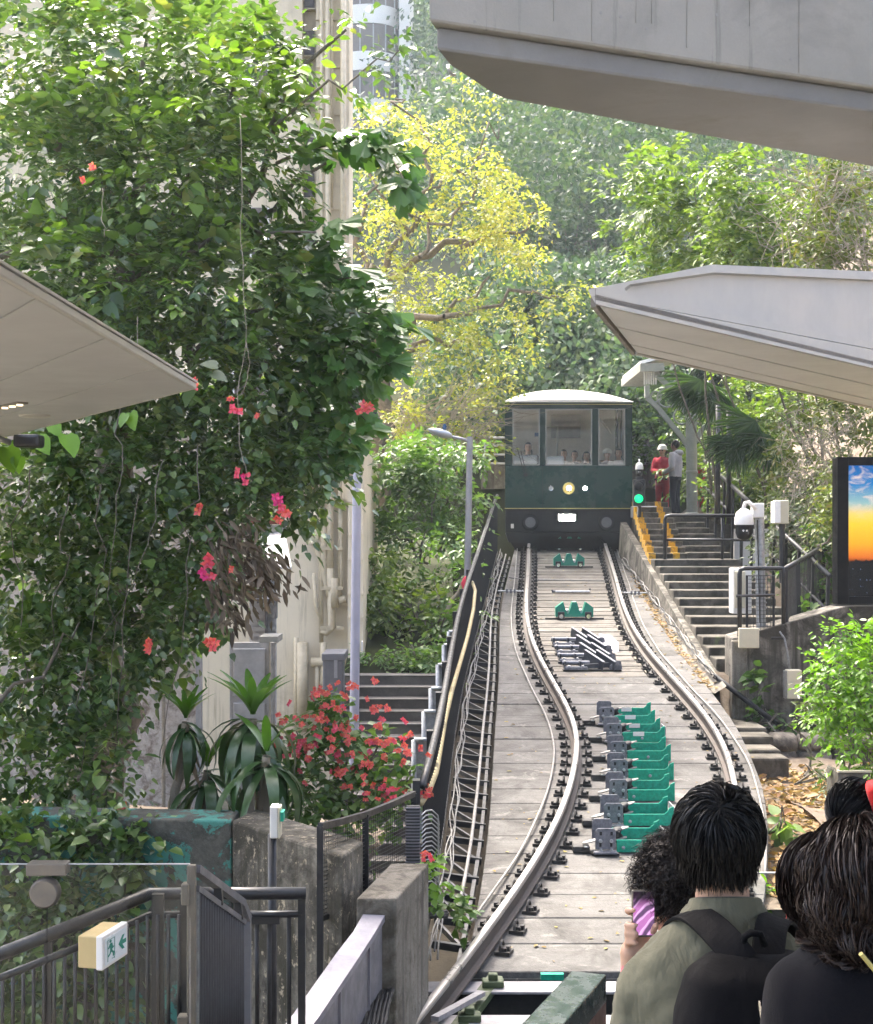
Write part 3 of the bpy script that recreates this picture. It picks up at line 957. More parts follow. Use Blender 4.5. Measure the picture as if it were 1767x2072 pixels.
# added unseen roof above the view, sized to shade the waiting people
th = thing('unseen_shade_roof', 'flat grey unseen roof added to shade the waiting people on the near platform', 'roof', (0, 0, 2.3))
MB().box2((-.9, -3, 2.35), (7.5, 6.2, 2.6)).build('deck', MATS['canopy_soffit'], th)

for k, (dx, lab) in enumerate([(0, 'dark green steel barrier beam with sunlit top, beside the rail'), (.36, 'dark green steel barrier beam with brown end, next to the pink sleeve')]):
    a0 = Vector((.66 + dx, 6.42 - k * .02, -1.9)); a1 = Vector((.34 + dx, 5.55 - k * .1, -1.9))
    th = thing('barrier_beam', lab, 'barrier', (a1.x, a1.y, -2.4), 'green barrier beams at the platform end')
    m = MB(); m.bar(a0 + Vector((0, 0, -.06)), a1 + Vector((0, 0, -.06)), .155, .12); m.build('beam', MATS['gate_green'], th, bevel=.006, seg=2)
    m = MB(); m.bar(a0 + Vector((.06, 0, -.36)), a1 + Vector((.06, 0, -.36)), .03, .48); m.build('web_plate', MATS['gate_brown'], th)
    m = MB(); m.box(a1 + Vector((.17, .10, -.35)), (.13, .16, .66)); m.build('end_post', MATS['gate_brown' if k == 0 else 'gate_green'], th, bevel=.006)
o = MB().box2(P(1095, 1972, 6.6), P(1140, 1980, 6.63)).build('green_strip', MATS['pulley_green'], base=P(1115, 1976, 6.6))
tag(o, 'short flat green strip at the pit edge behind the barrier', 'strip')

# ------------------------------------------------------------------ left of the track: fence with handrail, bracket frame, cables
fence_x = spline([9.9, 12, 16.8, 20.9, 28.8, 31], [-.10, .02, .23, .53, 1.17, 1.36])
th = thing('track_fence', 'tall black steel fence with close bars climbing beside the track', 'fence', (fence_x(10), 10, zt(10) - .2))
fh = 1.2


def fpt(d, up):
    return Vector((fence_x(d), d, zt(d) + up))


ds = np.arange(10.0, 29.01, .5)
MB().tube([fpt(d, fh) for d in ds], .028, 8).build('top_rail', MATS['black_steel'], th, smooth=True)
m = MB()
for a, b in zip(ds[:-1], ds[1:]): m.bar(fpt(a, .08), fpt(b + .001, .08), .02, .06)
m.build('bottom_rail', MATS['black_steel'], th)
m0 = MB(); m0.box((0, 0, 0), (.012, .030, fh - .08)); bar_me = m0.mesh('baluster'); bar_me.materials.append(MATS['black_steel'])
m0 = MB(); m0.box((0, 0, 0), (.05, .10, fh + .25)); post_me = m0.mesh('post'); post_me.materials.append(MATS['black_steel'])
for i, d in enumerate(np.arange(10.1, 29, .115)):
    put('baluster', bar_me, th, fpt(d, fh / 2 + .03))
for d in np.arange(10.05, 29.1, 1.45):
    put('post', post_me, th, fpt(d, fh / 2 - .1) + Vector((-.045, 0, 0)))

# open black frame between fence and slab
th = thing('cable_walkway', 'open black steel frame of rungs and diagonals beside the concrete bed', 'steel frame', (fence_x(10) + .15, 10, zt(10)))
rung_ds = np.arange(10.3, 29, .48)
for i, d in enumerate(rung_ds):
    a = fpt(d, .02) + Vector((.03, 0, 0)); b = Vector((slab_l(d) - .03, d, zt(d) - .02))
    m = MB(); m.bar(a, b, .05, .05); m.build('rung', MATS['black_steel'], th)
    if i + 1 < len(rung_ds):
        d2 = rung_ds[i + 1]
        a2 = fpt(d2, .0) + Vector((.04, 0, 0)); b2 = Vector((slab_l(d) - .04, d + .05, zt(d) - .05))
        m = MB(); m.bar(a2, b2, .022, .04); m.build('diagonal', MATS['black_steel'], th)
m = MB()
for a, b in zip(ds[:-1], ds[1:]): m.bar(Vector((slab_l(a) - .06, a, zt(a) - .03)), Vector((slab_l(b) - .06, b + .002, zt(b) - .03)), .03, .06)
m.build('side_rail', MATS['black_steel'], th)
# dark sheet below the frame: rubble ground
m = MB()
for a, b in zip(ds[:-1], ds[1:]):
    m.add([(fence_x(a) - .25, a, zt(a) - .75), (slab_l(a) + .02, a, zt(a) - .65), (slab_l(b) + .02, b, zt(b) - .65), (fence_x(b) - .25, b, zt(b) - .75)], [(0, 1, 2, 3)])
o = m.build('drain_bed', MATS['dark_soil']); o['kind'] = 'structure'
# pipe along the slab edge
m = MB().tube([Vector((slab_l(d) - .13, d, zt(d) + .05 + .01 * math.sin(d * 2))) for d in np.arange(10.9, 29, .4)], .015, 8)
tag(m.build('conduit_pipe', MATS['grey_pipe'], base=(slab_l(11), 11, zt(11)), smooth=True), 'slim pale pipe following the edge of the concrete bed', 'pipe')
# bundle of pale cables along the foot of the fence
for k in range(4):
    ph = k * 1.6
    m = MB().tube([fpt(d, .10 + .018 * math.sin(d * 2.1 + ph) + .024 * k) + Vector((.085 + .03 * math.sin(d * 1.7 + ph * 2.3) + .008 * math.sin(d * 6 + k), 0, 0)) for d in np.arange(9.75, 28.8, .16)], .0065, 5)
    tag(m.build('fence_cable', MATS['white_cable'], base=fpt(10, .1), smooth=True), 'pale twisted cable in the bundle along the foot of the fence', 'cable', 'bundled cables along the fence')
# black cables over the slab near the foot, running down beside the grey parapet
for k in range(7):
    w = k * .022
    pts = [P(905, 1858, 9.95) + Vector((0, w, .01)), P(850, 1862, 9.8) + Vector((w * .5, w, .02)), P(815, 1885, 9.3) + Vector((w, 0, .03)), P(790, 1935, 8.9) + Vector((w, 0, .02)), P(758, 1975, 8.4) + Vector((w, 0, .01)), P(735, 2040, 7.9) + Vector((w, 0, .02)), P(722, 2110, 7.5) + Vector((w, 0, 0))]
    pts2 = []
    for a, b in zip(pts[:-1], pts[1:]):
        for s in (0, .25, .5, .75): pts2.append(a.lerp(b, s) + Vector((.006 * math.sin(k * 3 + s * 7), 0, .012 * math.sin(k * 2 + s * 5))))
    for _ in range(3):
        pts2 = [pts2[0]] + [(pts2[i - 1] + pts2[i] * 2 + pts2[i + 1]) / 4 for i in range(1, len(pts2) - 1)] + [pts2[-1]]
    m = MB().tube(pts2, .012, 6)
    tag(m.build('black_cable', MATS['black_rubber'], base=pts[0], smooth=True), 'black cable in the bundle curling past the concrete block', 'cable', 'black cables by the concrete block')

# tan hose lying over the handrail, red bag at its top
hp = [P(956, 1178, 20.3), P(962, 1195, 19.6), P(958, 1235, 18.6), P(946, 1290, 17.0), P(930, 1345, 15.6), P(914, 1400, 14.3), P(900, 1460, 13.1), P(890, 1520, 12.0), P(882, 1565, 11.2), P(868, 1600, 10.5), P(852, 1625, 10.0)]
m = MB().tube(hp, .023, 8)
tag(m.build('hose', MATS['hose_tan'], base=hp[-1], smooth=True), 'long tan hose lying along the top of the black fence', 'hose')
th = thing('red_bag', 'red plastic bag tied to the lamp pole by the fence', 'bag', P(946, 1200, 21.6))
MB().loft([(P(947, 1200, 21.6), .03, .03), (P(946, 1192, 21.6), .075, .05), (P(945, 1180, 21.6), .085, .06), (P(947, 1168, 21.6), .06, .05), (P(950, 1162, 21.6), .02, .02)], 10).build('body', MATS['red_bag'], th, smooth=True)
MB().loft([(P(948, 1222, 21.6), .03, .03), (P(947, 1212, 21.6), .045, .03), (P(948, 1204, 21.6), .02, .02)], 8).build('tail', MATS['red_bag'], th, smooth=True)

# public steps left of the fence
th = thing('footpath_steps', 'dark weathered public steps with pale edges climbing behind the red flowers', 'stairs', (-.5, 16.2, -4.2))
d = 20.2; z = -1.93
for i in range(17):
    MB().box2((-1.3, d, -4.3), (fence_x(max(d, 10)) - .17, d + .36, z - .002)).build('step', MATS['stair_dark'], th)
    MB().box2((-1.3, d - .012, z - .010), (fence_x(max(d, 10)) - .17, d + .05, z + random.uniform(.002, .006))).build('nosing', MATS['nosing'], th, bevel=.005)
    d -= .31; z -= .126
# galvanised stepped barrier panels between the steps and the fence
for i, (px0, px1, y0, y1, d) in enumerate([(838, 868, 1497, 1590, 13.2), (858, 884, 1440, 1560, 14.2), (872, 896, 1393, 1500, 15.2), (886, 906, 1345, 1450, 16.3), (898, 914, 1305, 1410, 17.4), (908, 922, 1278, 1370, 18.6)]):
    a = P(px0, y0, d); b = P(px1, y1, d)
    th = thing('stair_barrier', 'galvanised step barrier plate, %s up from the flower bush' % ('first', 'second', 'third', 'fourth', 'fifth', 'sixth')[i], 'barrier', (a.x, d, b.z), 'galvanised barrier plates beside the public steps')
    MB().box2((a.x, d, b.z - .4), (b.x, d + .02, a.z)).build('plate', MATS['galv'], th, bevel=.004)
    MB().tube([(a.x, d - .02, b.z - .5), (a.x, d - .02, a.z)], .024, 8).build('post', MATS['galv'], th, smooth=True)
    MB().tube([(a.x, d - .02, a.z), (b.x, d - .02, a.z)], .022, 8).build('top_rail', MATS['galv'], th, smooth=True)

# wire mesh fence between the mossy wall and the concrete block
th = thing('mesh_fence', 'curved black wire mesh fence between the mossy wall and the flowers', 'fence', P(700, 1800, 8.6))
tl = [P(648, 1672, 8.3), P(690, 1662, 8.6), P(740, 1648, 9.0), P(790, 1628, 9.4), P(838, 1606, 9.8)]
bl = [Vector((p.x, p.y, p.z - .52)) for p in tl]
m = MB()
for a, b in zip(tl[:-1], tl[1:]): m.bar(a, b, .03, .035)
m.build('top_rail', MATS['black_steel'], th)
m = MB()
for a, b in zip(bl[:-1], bl[1:]): m.bar(a, b, .02, .03)
m.build('bottom_rail', MATS['black_steel'], th)
for i in (0, 2, 4):
    m = MB(); m.bar(bl[i] - Vector((0, 0, .9)), tl[i], .035, .035, up=(0, 1, 0)); m.build('post', MATS['black_steel'], th)
def tlp(s, pl):
    s = s * (len(pl) - 1); i = min(int(s), len(pl) - 2); return pl[i].lerp(pl[i + 1], s - i)
m = MB()
for k in range(1, 22):
    m.tube([tlp(s, tl).lerp(tlp(s, bl), k / 22) for s in np.linspace(0, 1, 9)], .0022, 4, False)
for s in np.linspace(.01, .99, 46):
    m.tube([tlp(s, tl), tlp(s, bl)], .0018, 4, False)
o = m.build('wire_mesh', MATS['black_steel'], th); o['kind'] = 'stuff'
# flat black end panel and ribbed panel at the fence foot
th = thing('fence_end_panel', 'narrow black louvred end panel standing above the concrete block', 'fence panel', P(840, 1745, 9.5))
a = P(822, 1630, 9.5); b = P(850, 1745, 9.5)
MB().box2((a.x, 9.47, b.z), (b.x, 9.52, a.z)).build('panel', MATS['black_steel'], th, bevel=.004)
for k in range(18):
    z = b.z + (a.z - b.z) * (k + .5) / 18
    MB().box2((a.x - .004, 9.455, z - .004), (b.x + .004, 9.468, z + .004)).build('louvre', MATS['lilac_side'], th)
th = thing('loop_wires', 'curved thin wire loops between the end panel and the tall fence', 'wire guard', P(880, 1745, 10))
for k in range(17):
    y = 1640 + k * 9
    MB().tube([P(853, y + 10, 9.62), P(862, y + 1, 9.75), P(874, y - 1, 9.9), P(886, y + 10, 10.0), P(889, y + 30, 10.05)], .005, 5).build('wire', MATS['galv'], th, smooth=True)

# concrete block at the end of the parapet
z0 = -2.0
bt = [P(721, 1817, 8.13), P(802, 1819, 8.13), P(868, 1747, 9.0), P(791, 1747, 9.0)]
bt = [Vector((p.x, p.y, z0)) for p in bt]
m = MB(); m.hexa([Vector((p.x, p.y, -3.6)) for p in bt], bt)
o = m.build('concrete_block', MATS['block_concrete'], base=(bt[0].x, bt[0].y, -3.6), bevel=.012, seg=2)
tag(o, 'weathered concrete block with streaked side at the end of the grey parapet', 'concrete block')
# grey steel parapet falling away from the block
th = thing('steel_parapet', 'lilac grey steel parapet sloping down from the concrete block', 'parapet', P(650, 2072, 7))
tl_ = [P(735, 1850, 8.12), P(715, 1885, 7.9), P(680, 1930, 7.6), P(592, 2054, 6.7), P(540, 2120, 6.4)]
tr_ = [P(779, 1852, 8.12), P(757, 1890, 7.9), P(728, 1935, 7.6), P(648, 2054, 6.7), P(600, 2120, 6.4)]
m = MB(); n = len(tl_)
vs = tl_ + tr_ + [p - Vector((0, 0, .035)) for p in tl_] + [p - Vector((0, 0, .035)) for p in tr_]
fs = []
for i in range(n - 1):
    fs += [(i, n + i, n + i + 1, i + 1), (2 * n + i, 2 * n + i + 1, 3 * n + i + 1, 3 * n + i), (n + i, 3 * n + i, 3 * n + i + 1, n + i + 1), (i, i + 1, 2 * n + i + 1, 2 * n + i)]
fs += [(0, 2 * n, 3 * n, n), (n - 1, 2 * n - 1, 4 * n - 1, 3 * n - 1)]
m.add(vs, fs); m.build('capping', MATS['lilac_steel'], th)
m = MB()
for i in range(n - 1):
    a, b = tr_[i] - Vector((.015, 0, .036)), tr_[i + 1] - Vector((.015, 0, .036))
    m.hexa([(a.x - .03, a.y, -3.9), (a.x, a.y, -3.9), (b.x, b.y, -3.9), (b.x - .03, b.y, -3.9)], [(a.x - .03, a.y, a.z), a, b, (b.x - .03, b.y, b.z)])
m.build('side_panel', MATS['lilac_side'], th)
for t in (.3, .62, .9):
    p = tlp(t, tr_) - Vector((.01, 0, .04)); q = tlp(t, tr_) - Vector((.012, 0, .9))
    m = MB(); m.bar(p, q, .03, .012, up=(1, 0, 0)); m.build('rib', MATS['lilac_steel'], th)

# mossy retaining wall holding the planted bed
wa = P(300, 1668, 9.5); wb = P(470, 1660, 9.2); wc = P(692, 1732, 8.3)
th = thing('retaining_wall', 'mossy stained concrete retaining wall with flaked turquoise paint on one face', 'wall', (wb.x, wb.y, -4.2))
m = MB()
wl = Vector((wa.x - 2.2, wa.y + .3, wa.z + .02))
m.hexa([(wl.x, wl.y, -4.25), (wb.x - .004, wb.y, -4.25), (wb.x - .004, wb.y + .35, -4.25), (wl.x, wl.y + .35, -4.25)], [wl, (wb.x - .004, wb.y, wb.z), (wb.x - .004, wb.y + .35, wb.z), (wl.x, wl.y + .35, wl.z)])
m.build('painted_face', MATS['wall_turquoise_flaked'], th, bevel=.015, seg=2)['label'] = 'stained dark face with flaking turquoise paint'
m = MB()
m.hexa([(wb.x, wb.y, -4.25), (wc.x, wc.y, -4.25), (wc.x + .1, wc.y + .4, -4.25), (wb.x + .1, wb.y + .4, -4.25)], [wb, wc, (wc.x + .1, wc.y + .4, wc.z), (wb.x + .1, wb.y + .4, wb.z)])
m.build('streaked_face', MATS['wall_concrete_mossy'], th, bevel=.015, seg=2)
# bed of soil behind the wall
m = MB(); m.add([(-7, 9.6, -1.9), (wb.x, wb.y + .3, -1.86), (wc.x, wc.y + .3, -2.1), (-.35, 11.5, -2.3), (-.9, 13.5, -2.6), (-8, 14, -2.2)], [(0, 1, 2, 3, 4, 5)])
o = m.build('planting_bed', MATS['soil']); o['kind'] = 'structure'

# ------------------------------------------------------------------ right of the track: steps, landing, piers
th = thing('platform_steps', 'long flight of worn concrete steps climbing beside the track to the upper platform', 'stairs', (4.3, 19.6, -2.1))
d = 19.7; z = -1.66; k = 0
flank = 3.72
while d < 29.0:
    landing = abs(d - 25.3) < .25
    dep = .50 if not landing else 1.0
    x1 = 5.2
    MB().box2((flank - .01 * (k % 2) + (.70 if d > 25.4 else 0), d, zt(d) - .5), (x1, d + dep + .1, z)).build('step', MATS['stair_concrete'], th, bevel=.018, seg=2)
    d += dep; z += .111; k += 1
# rough flank wall below the step ends
m = MB()
for i in range(24):
    a = 19.6 + i * .4; b = a + .4
    za = -1.72 + (a - 19.7) * .216; zb = -1.72 + (b - 19.7) * .216
    m.hexa([(flank - .16, a, zt(a) - .4), (flank + .02, a, zt(a) - .4), (flank + .02, b, zt(b) - .4), (flank - .16, b, zt(b) - .4)],
           [(flank - .10, a, za - .10), (flank + .02, a, za - .10), (flank + .02, b, zb - .10), (flank - .10, b, zb - .10)])
m.build('flank', MATS['pier_concrete'], th)
# apron between the track slab and the flank, with a shallow gutter full of dry leaves
m = MB()
for i in range(40):
    a = 18.6 + i * .27; b = a + .27
    m.add([(slab_r(a) - .02, a, zt(a) - .03), (slab_r(a) + .08, a, zt(a) - .06), (flank - .08, a, zt(a) + .03), (flank - .08, b, zt(b) + .03), (slab_r(b) + .08, b, zt(b) - .06), (slab_r(b) - .02, b, zt(b) - .03)], [(0, 1, 4, 5), (1, 2, 3, 4)])
o = m.build('gutter_apron', MATS['apron_concrete']); o['kind'] = 'structure'
pts = []; ax = []
for i in range(700):
    d = random.uniform(18.7, 27); x = slab_r(d) + random.gauss(.02, .045)
    pts.append((x, d, zt(d) - .03 + random.uniform(0, .03))); a = random.uniform(0, 6.28); ax.append((math.cos(a), math.sin(a), random.uniform(-.1, .3)))
n = len(pts)
o = leaf_object('gutter_leaves', leaf_arrays(pts, ax, np.tile([0, 0, 1.], (n, 1)) + rng.normal(0, .3, (n, 3)), rng.uniform(.04, .09, n), OVAL), MATS['leaf_dry'], base=(3.5, 20, -1.8))
tag(o, 'dry brown leaves lying along the gutter beside the steps', 'leaves', kind='stuff')
# upper platform
m = MB(); m.box2((3.95, 28.95, -1.0), (9.5, 46, .40)); o = m.build('upper_platform', MATS['stair_concrete']); o['kind'] = 'structure'
# narrow yellow edged steps next to the tram
th = thing('yellow_edged_steps', 'narrow steps with worn yellow painted edges beside the tram', 'stairs', (3.9, 25.3, -1))
d = 25.65; z = -.45; i = 0
while d < 29.3:
    x0 = 3.72 + (d - 25.4) * .05
    MB().box2((x0 - .02, d + .01, zt(d) - .3), (x0 + .66, d + .45, z)).build('step', MATS['stair_concrete'], th, bevel=.012)
    for xx in (x0 - .026, x0 + .40):
        MB().box2((xx, d - .004, z - .13), (xx + .12, d + .44, z + .006)).build('yellow_edge', MATS['yellow_paint'], th)
    d += .36; z += .108; i += 1

# big stained pier / retaining wall under the camera pole
a = P(1482, 1292, 19.0); bx = P(1660, 1292, 19.0).x
th = thing('pier_wall', 'stained dark concrete retaining wall below the camera pole', 'wall', (a.x, 19, -2.9))
m = MB(); m.hexa([(a.x, 19.0, -3.0), (bx + 1.5, 19.05, -3.0), (bx + 1.5, 19.5, -3.0), (a.x, 19.5, -3.0)], [(a.x, 19.0, a.z), (bx + 1.5, 19.05, a.z + .75), (bx + 1.5, 19.5, a.z + .75), (a.x, 19.5, a.z + .02)])
m.build('wall', MATS['pier_concrete'], th, bevel=.02, seg=2)
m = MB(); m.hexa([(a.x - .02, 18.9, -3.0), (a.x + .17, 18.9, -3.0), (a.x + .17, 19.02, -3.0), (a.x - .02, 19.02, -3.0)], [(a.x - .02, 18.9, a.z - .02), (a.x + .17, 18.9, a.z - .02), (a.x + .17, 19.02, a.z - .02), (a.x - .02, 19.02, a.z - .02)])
m.build('lit_face_strip', MATS['block_concrete'], th, bevel=.015)  # paler block along the corner, standing in for the wall's sunlit left face
# short rough steps down to the leaf covered ground
th = thing('rough_steps', 'four rough concrete steps going down to the leaf covered ground', 'stairs', P(1530, 1560, 16.8))
for i, (px0, px1, py, d) in enumerate([(1478, 1552, 1472, 18.1), (1490, 1556, 1490, 17.7), (1508, 1560, 1517, 17.25), (1522, 1566, 1534, 16.9)]):
    a = P(px0, py, d); b = P(px1, py, d)
    MB().box2((a.x - .1, d, -3.0), (b.x + .06 * i, d + .9, a.z)).build('step', MATS['stair_concrete'], th, bevel=.03, seg=2)
th = thing('low_stone_wall', 'low rough stone edging under the hedge at the leaf litter', 'stone wall', P(1600, 1545, 18.2))
rr = random.Random(5)
x = P(1556, 1540, 18.2).x
while x < 6.6:
    w = rr.uniform(.22, .45)
    for zz, hh in ((-2.9, .24), (-2.66, .2)):
        m = MB(); c = Vector((x + w / 2, 18.25 + rr.uniform(-.05, .05), zz + hh / 2))
        m.loft([(c - Vector((0, 0, hh * .5)), w * .48, .16), (c - Vector((0, 0, hh * .2)), w * .52, .20), (c + Vector((0, 0, hh * .25)), w * .5, .19), (c + Vector((0, 0, hh * .5)), w * .4, .13)], 9, 3)
        m.build('stone', MATS['stone_low'], th, smooth=True)
    x += w * .98
# leaf litter ground
m = MB(); m.add([(slab_r(11.2), 11.2, -2.84), (9, 11.2, -2.84), (9, 18.4, -2.82), (slab_r(18.4), 18.4, -2.82), (slab_r(15), 15, -2.83)], [(0, 1, 2, 3, 4)])
o = m.build('litter_ground', MATS['soil']); o['kind'] = 'structure'
n = 9000
px_ = rng.uniform(2.6, 7.0, n); pd = rng.uniform(11.2, 18.6, n)
ok = px_ > np.array([slab_r(q) for q in pd]) + .02
pts = np.stack([px_, pd, -2.825 + rng.uniform(0, .05, n)], 1)[ok]
a = rng.uniform(0, 6.28, len(pts)); ax = np.stack([np.cos(a), np.sin(a), rng.uniform(-.2, .5, len(pts))], 1)
o = leaf_object('leaf_litter', leaf_arrays(pts, ax, np.tile([0, 0, 1.], (len(pts), 1)) + rng.normal(0, .45, (len(pts), 3)), rng.uniform(.06, .14, len(pts)), OVAL), MATS['leaf_dry'], base=(4, 14, -2.8))
tag(o, 'thick brown leaf litter on the ground right of the track', 'leaf litter', kind='stuff')

# cables sagging down beside the steps
for k in range(4):
    ph = k * 1.3
    m = MB().tube([Vector((flank - .20 + .03 * math.sin(d * 3.3 + ph) + .012 * k, d, zt(d) + .08 + .03 * math.sin(d * 4.7 + ph * 2))) for d in np.arange(18.9, 28.4, .18)], .010, 5)
    tag(m.build('steps_cable', MATS['white_cable' if k % 2 else 'black_rubber'], base=(flank, 19, zt(19)), smooth=True), 'twisted cable in the bundle running down below the concrete steps', 'cable', 'bundled cables beside the steps')
m = MB().tube([Vector((flank - .17, 18.95, zt(18.95) + .08)), P(1488, 1400, 18.85), P(1520, 1425, 18.7), P(1550, 1448, 18.6), P(1580, 1470, 18.7)], .035, 8)
tag(m.build('black_pipe', MATS['black_rubber'], base=P(1488, 1400, 18.8), smooth=True), 'thick black cable slanting down the stained wall', 'cable')

# handrails on the landing
th = thing('landing_rail', 'black two bar guard rail across the top of the concrete steps', 'railing', P(1345, 1150, 25.3))
MB().tube([P(1346, 1142, 25.4), P(1346, 1052, 25.4), P(1348, 1045, 25.4), P(1356, 1043, 25.4), P(1620, 1044, 25.4)], .033, 8).build('top_rail', MATS['black_steel'], th, smooth=True)
MB().tube([P(1346, 1092, 25.4), P(1560, 1093, 25.4)], .024, 8).build('mid_rail', MATS['black_steel'], th, smooth=True)
for px in (1462, 1500):
    MB().tube([P(px, 1044, 25.42), P(px, 1150, 25.42)], .026, 8).build('post', MATS['black_steel'], th, smooth=True)
# leaning balustrade on the right of the steps
th = thing('stair_balustrade', 'black balustrade with slanting posts along the right of the steps', 'railing', (5.25, 22, -1))
def rz_(d): return -1.66 + (d - 19.7) * .216
MB().tube([(5.28, d, rz_(d) + 1.05) for d in (19.9, 24, 29.2)], .035, 8).build('top_rail', MATS['black_steel'], th, smooth=True)
MB().tube([(5.28, d, rz_(d) + .55) for d in (19.9, 24, 29.2)], .026, 8).build('mid_rail', MATS['black_steel'], th, smooth=True)
for d in np.arange(20.1, 29.2, .8):
    m = MB(); m.bar((5.28, d, rz_(d) - .4), (5.28, d - .12, rz_(d) + 1.05), .04, .06, up=(0, 1, 0)); m.build('post', MATS['black_steel'], th)
# pale wall panel glimpsed through the balustrade
a = P(1486, 1070, 26.5); b = P(1545, 1150, 26.5)
o = MB().box2((a.x, 26.5, b.z - .2), (b.x + .1, 26.6, a.z)).build('white_wall', MATS['white_plastic'], base=(a.x, 26.5, b.z))
tag(o, 'bright white wall panel behind the camera pole', 'wall panel')
# tube cage at the corner of the wall with wire mesh infill
th = thing('cage_railing', 'black tube guard frame with wire mesh round the camera pole', 'railing', P(1540, 1290, 19.1))
MB().tube([P(1497, 1292, 19.05), P(1497, 1162, 19.05), P(1499, 1153, 19.05), P(1507, 1150, 19.05), P(1575, 1150, 19.05), P(1584, 1150, 19.05), P(1586, 1162, 19.05), P(1586, 1296, 19.05)], .030, 8).build('outer_frame', MATS['black_steel'], th, smooth=True)
MB().tube([P(1512, 1278, 19.05), P(1512, 1165, 19.05), P(1566, 1165, 19.05), P(1566, 1278, 19.05), P(1512, 1278, 19.05)], .018, 6).build('inner_frame', MATS['black_steel'], th)
MB().tube([P(1490, 1206, 19.03), P(1568, 1204, 19.03)], .02, 6).build('cross_bar', MATS['black_steel'], th)
MB().tube([P(1560, 1291, 19.03), P(1586, 1291, 19.03)], .03, 6).build('cross_bar', MATS['black_steel'], th)
m = MB()
for px in np.arange(1518, 1566, 7): m.tube([P(px, 1166, 19.06), P(px, 1277, 19.06)], .004, 4, False)
for py in np.arange(1172, 1277, 8): m.tube([P(1513, py, 19.06), P(1565, py, 19.06)], .004, 4, False)
o = m.build('wire_mesh', MATS['black_steel'], th); o['kind'] = 'stuff'
th = thing('slope_fence', 'dark mesh panel fence climbing behind the tube guard frame', 'fence', P(1600, 1280, 19.6))
tp = [P(1588, 1152, 19.1), P(1612, 1138, 19.9), P(1640, 1122, 21.0), P(1668, 1104, 22.2)]
bp = [P(1590, 1290, 19.1), P(1614, 1268, 19.9), P(1642, 1240, 21.0), P(1668, 1212, 22.2)]
MB().tube(tp, .035, 8).build('top_rail', MATS['black_steel'], th, smooth=True)
MB().tube(bp, .03, 8).build('bottom_rail', MATS['black_steel'], th, smooth=True)
for t in (.0, .34, .67, 1.0):
    m = MB(); m.bar(tlp(t, bp), tlp(t, tp), .07, .07, up=(0, 1, 0)); m.build('post', MATS['black_steel'], th)
for s in np.linspace(.02, .98, 30):
    m = MB(); m.bar(tlp(s, bp), tlp(s, tp), .012, .012, up=(0, 1, 0)); m.build('bar', MATS['black_steel'], th)
# CCTV pole
th = thing('camera_pole', 'galvanised pole inside the guard frame carrying a domed camera', 'pole', P(1540, 1290, 19.3))
MB().tube([P(1541, 1300, 19.3), P(1537, 1042, 19.3)], .062, 14).build('shaft', MATS['galv'], th, auto=40)
MB().box2(P(1524, 1018, 19.2), P(1542, 1048, 19.35)).build('mount_box', MATS['white_plastic'], th, bevel=.01)
for py in (1165, 1218, 1228):
    MB().tube([P(1541, py, 19.3), P(1541, py + 3, 19.3)], .07, 12).build('strap', MATS['galv'], th)
MB().tube([P(1533, 1052, 19.22), P(1534, 1100, 19.22), P(1536, 1180, 19.22), P(1538, 1260, 19.22)], .008, 5).build('wire', MATS['black_rubber'], th)


def dome_cam(c, r, lab, arm):
    th = thing('dome_camera', lab, 'security camera', c)
    MB().lathe(c, [(r * .98, 0), (r, .25 * r), (r * .95, .8 * r), (r * .78, 1.3 * r), (r * .45, 1.6 * r), (r * .25, 1.7 * r)], 18).build('housing', MATS['white_plastic'], th, auto=50)
    MB().lathe(c, [(r * .35, -1.55 * r), (r * .7, -1.35 * r), (r * .88, -.8 * r), (r * .86, -.1 * r), (r * .9, 0)], 18).build('dome', MATS['tram_black'], th, auto=50)
    for sx in (-.25, .1):
        MB().tube([c + Vector((sx * r, -r * .9, -.6 * r)), c + Vector((sx * r, -r * .5, -.6 * r))], r * .12, 8).build('lens', MATS['chrome'], th)
    MB().tube(arm, r * .2, 8).build('arm', MATS['white_plastic'], th, smooth=True)
    return th


c = P(1506, 1062, 19.2)
dome_cam(c, .125, 'white domed security camera with black lens hanging from the pole', [c + Vector((0, 0, .2)), P(1505, 1028, 19.2), P(1508, 1018, 19.2), P(1515, 1016, 19.2), P(1530, 1030, 19.2)])
th = thing('junction_box', 'tall beige junction box on a post beside the camera pole', 'junction box', P(1584, 1062, 20.4))
MB().box2(P(1570, 1012, 20.4), P(1590, 1060, 20.6)).build('cabinet', MATS['beige_plastic'], th, bevel=.01)
MB().box2(P(1568, 1014, 20.36), P(1572, 1058, 20.6)).build('lid_edge', MATS['white_plastic'], th)
MB().tube([P(1583, 1060, 20.5), P(1583, 1180, 20.5)], .04, 8).build('post', MATS['black_steel'], th)
th = thing('square_box', 'square cream plastic box fixed to the top of the stained wall', 'junction box', P(1515, 1310, 18.85))
MB().box2(P(1496, 1271, 18.8), P(1535, 1311, 18.86)).build('box', MATS['beige_plastic'], th, bevel=.008)
th = thing('meter_box', 'narrow grey beige box on the stained wall with a wire above', 'junction box', P(1605, 1390, 18.8))
MB().box2(P(1594, 1356, 18.7), P(1617, 1412, 18.85)).build('box', MATS['beige_plastic'], th, bevel=.008)
MB().box2(P(1590, 1358, 18.72), P(1594, 1412, 18.85)).build('edge', MATS['grey_pipe'], th)
MB().tube([P(1598, 1356, 18.8), P(1594, 1320, 18.9), P(1588, 1292, 18.95), P(1578, 1278, 19)], .012, 6).build('wire', MATS['white_cable'], th, smooth=True)
th = thing('white_cabinet', 'pale cabinet standing behind the guard frame on the steps', 'cabinet', P(1500, 1250, 20.2))
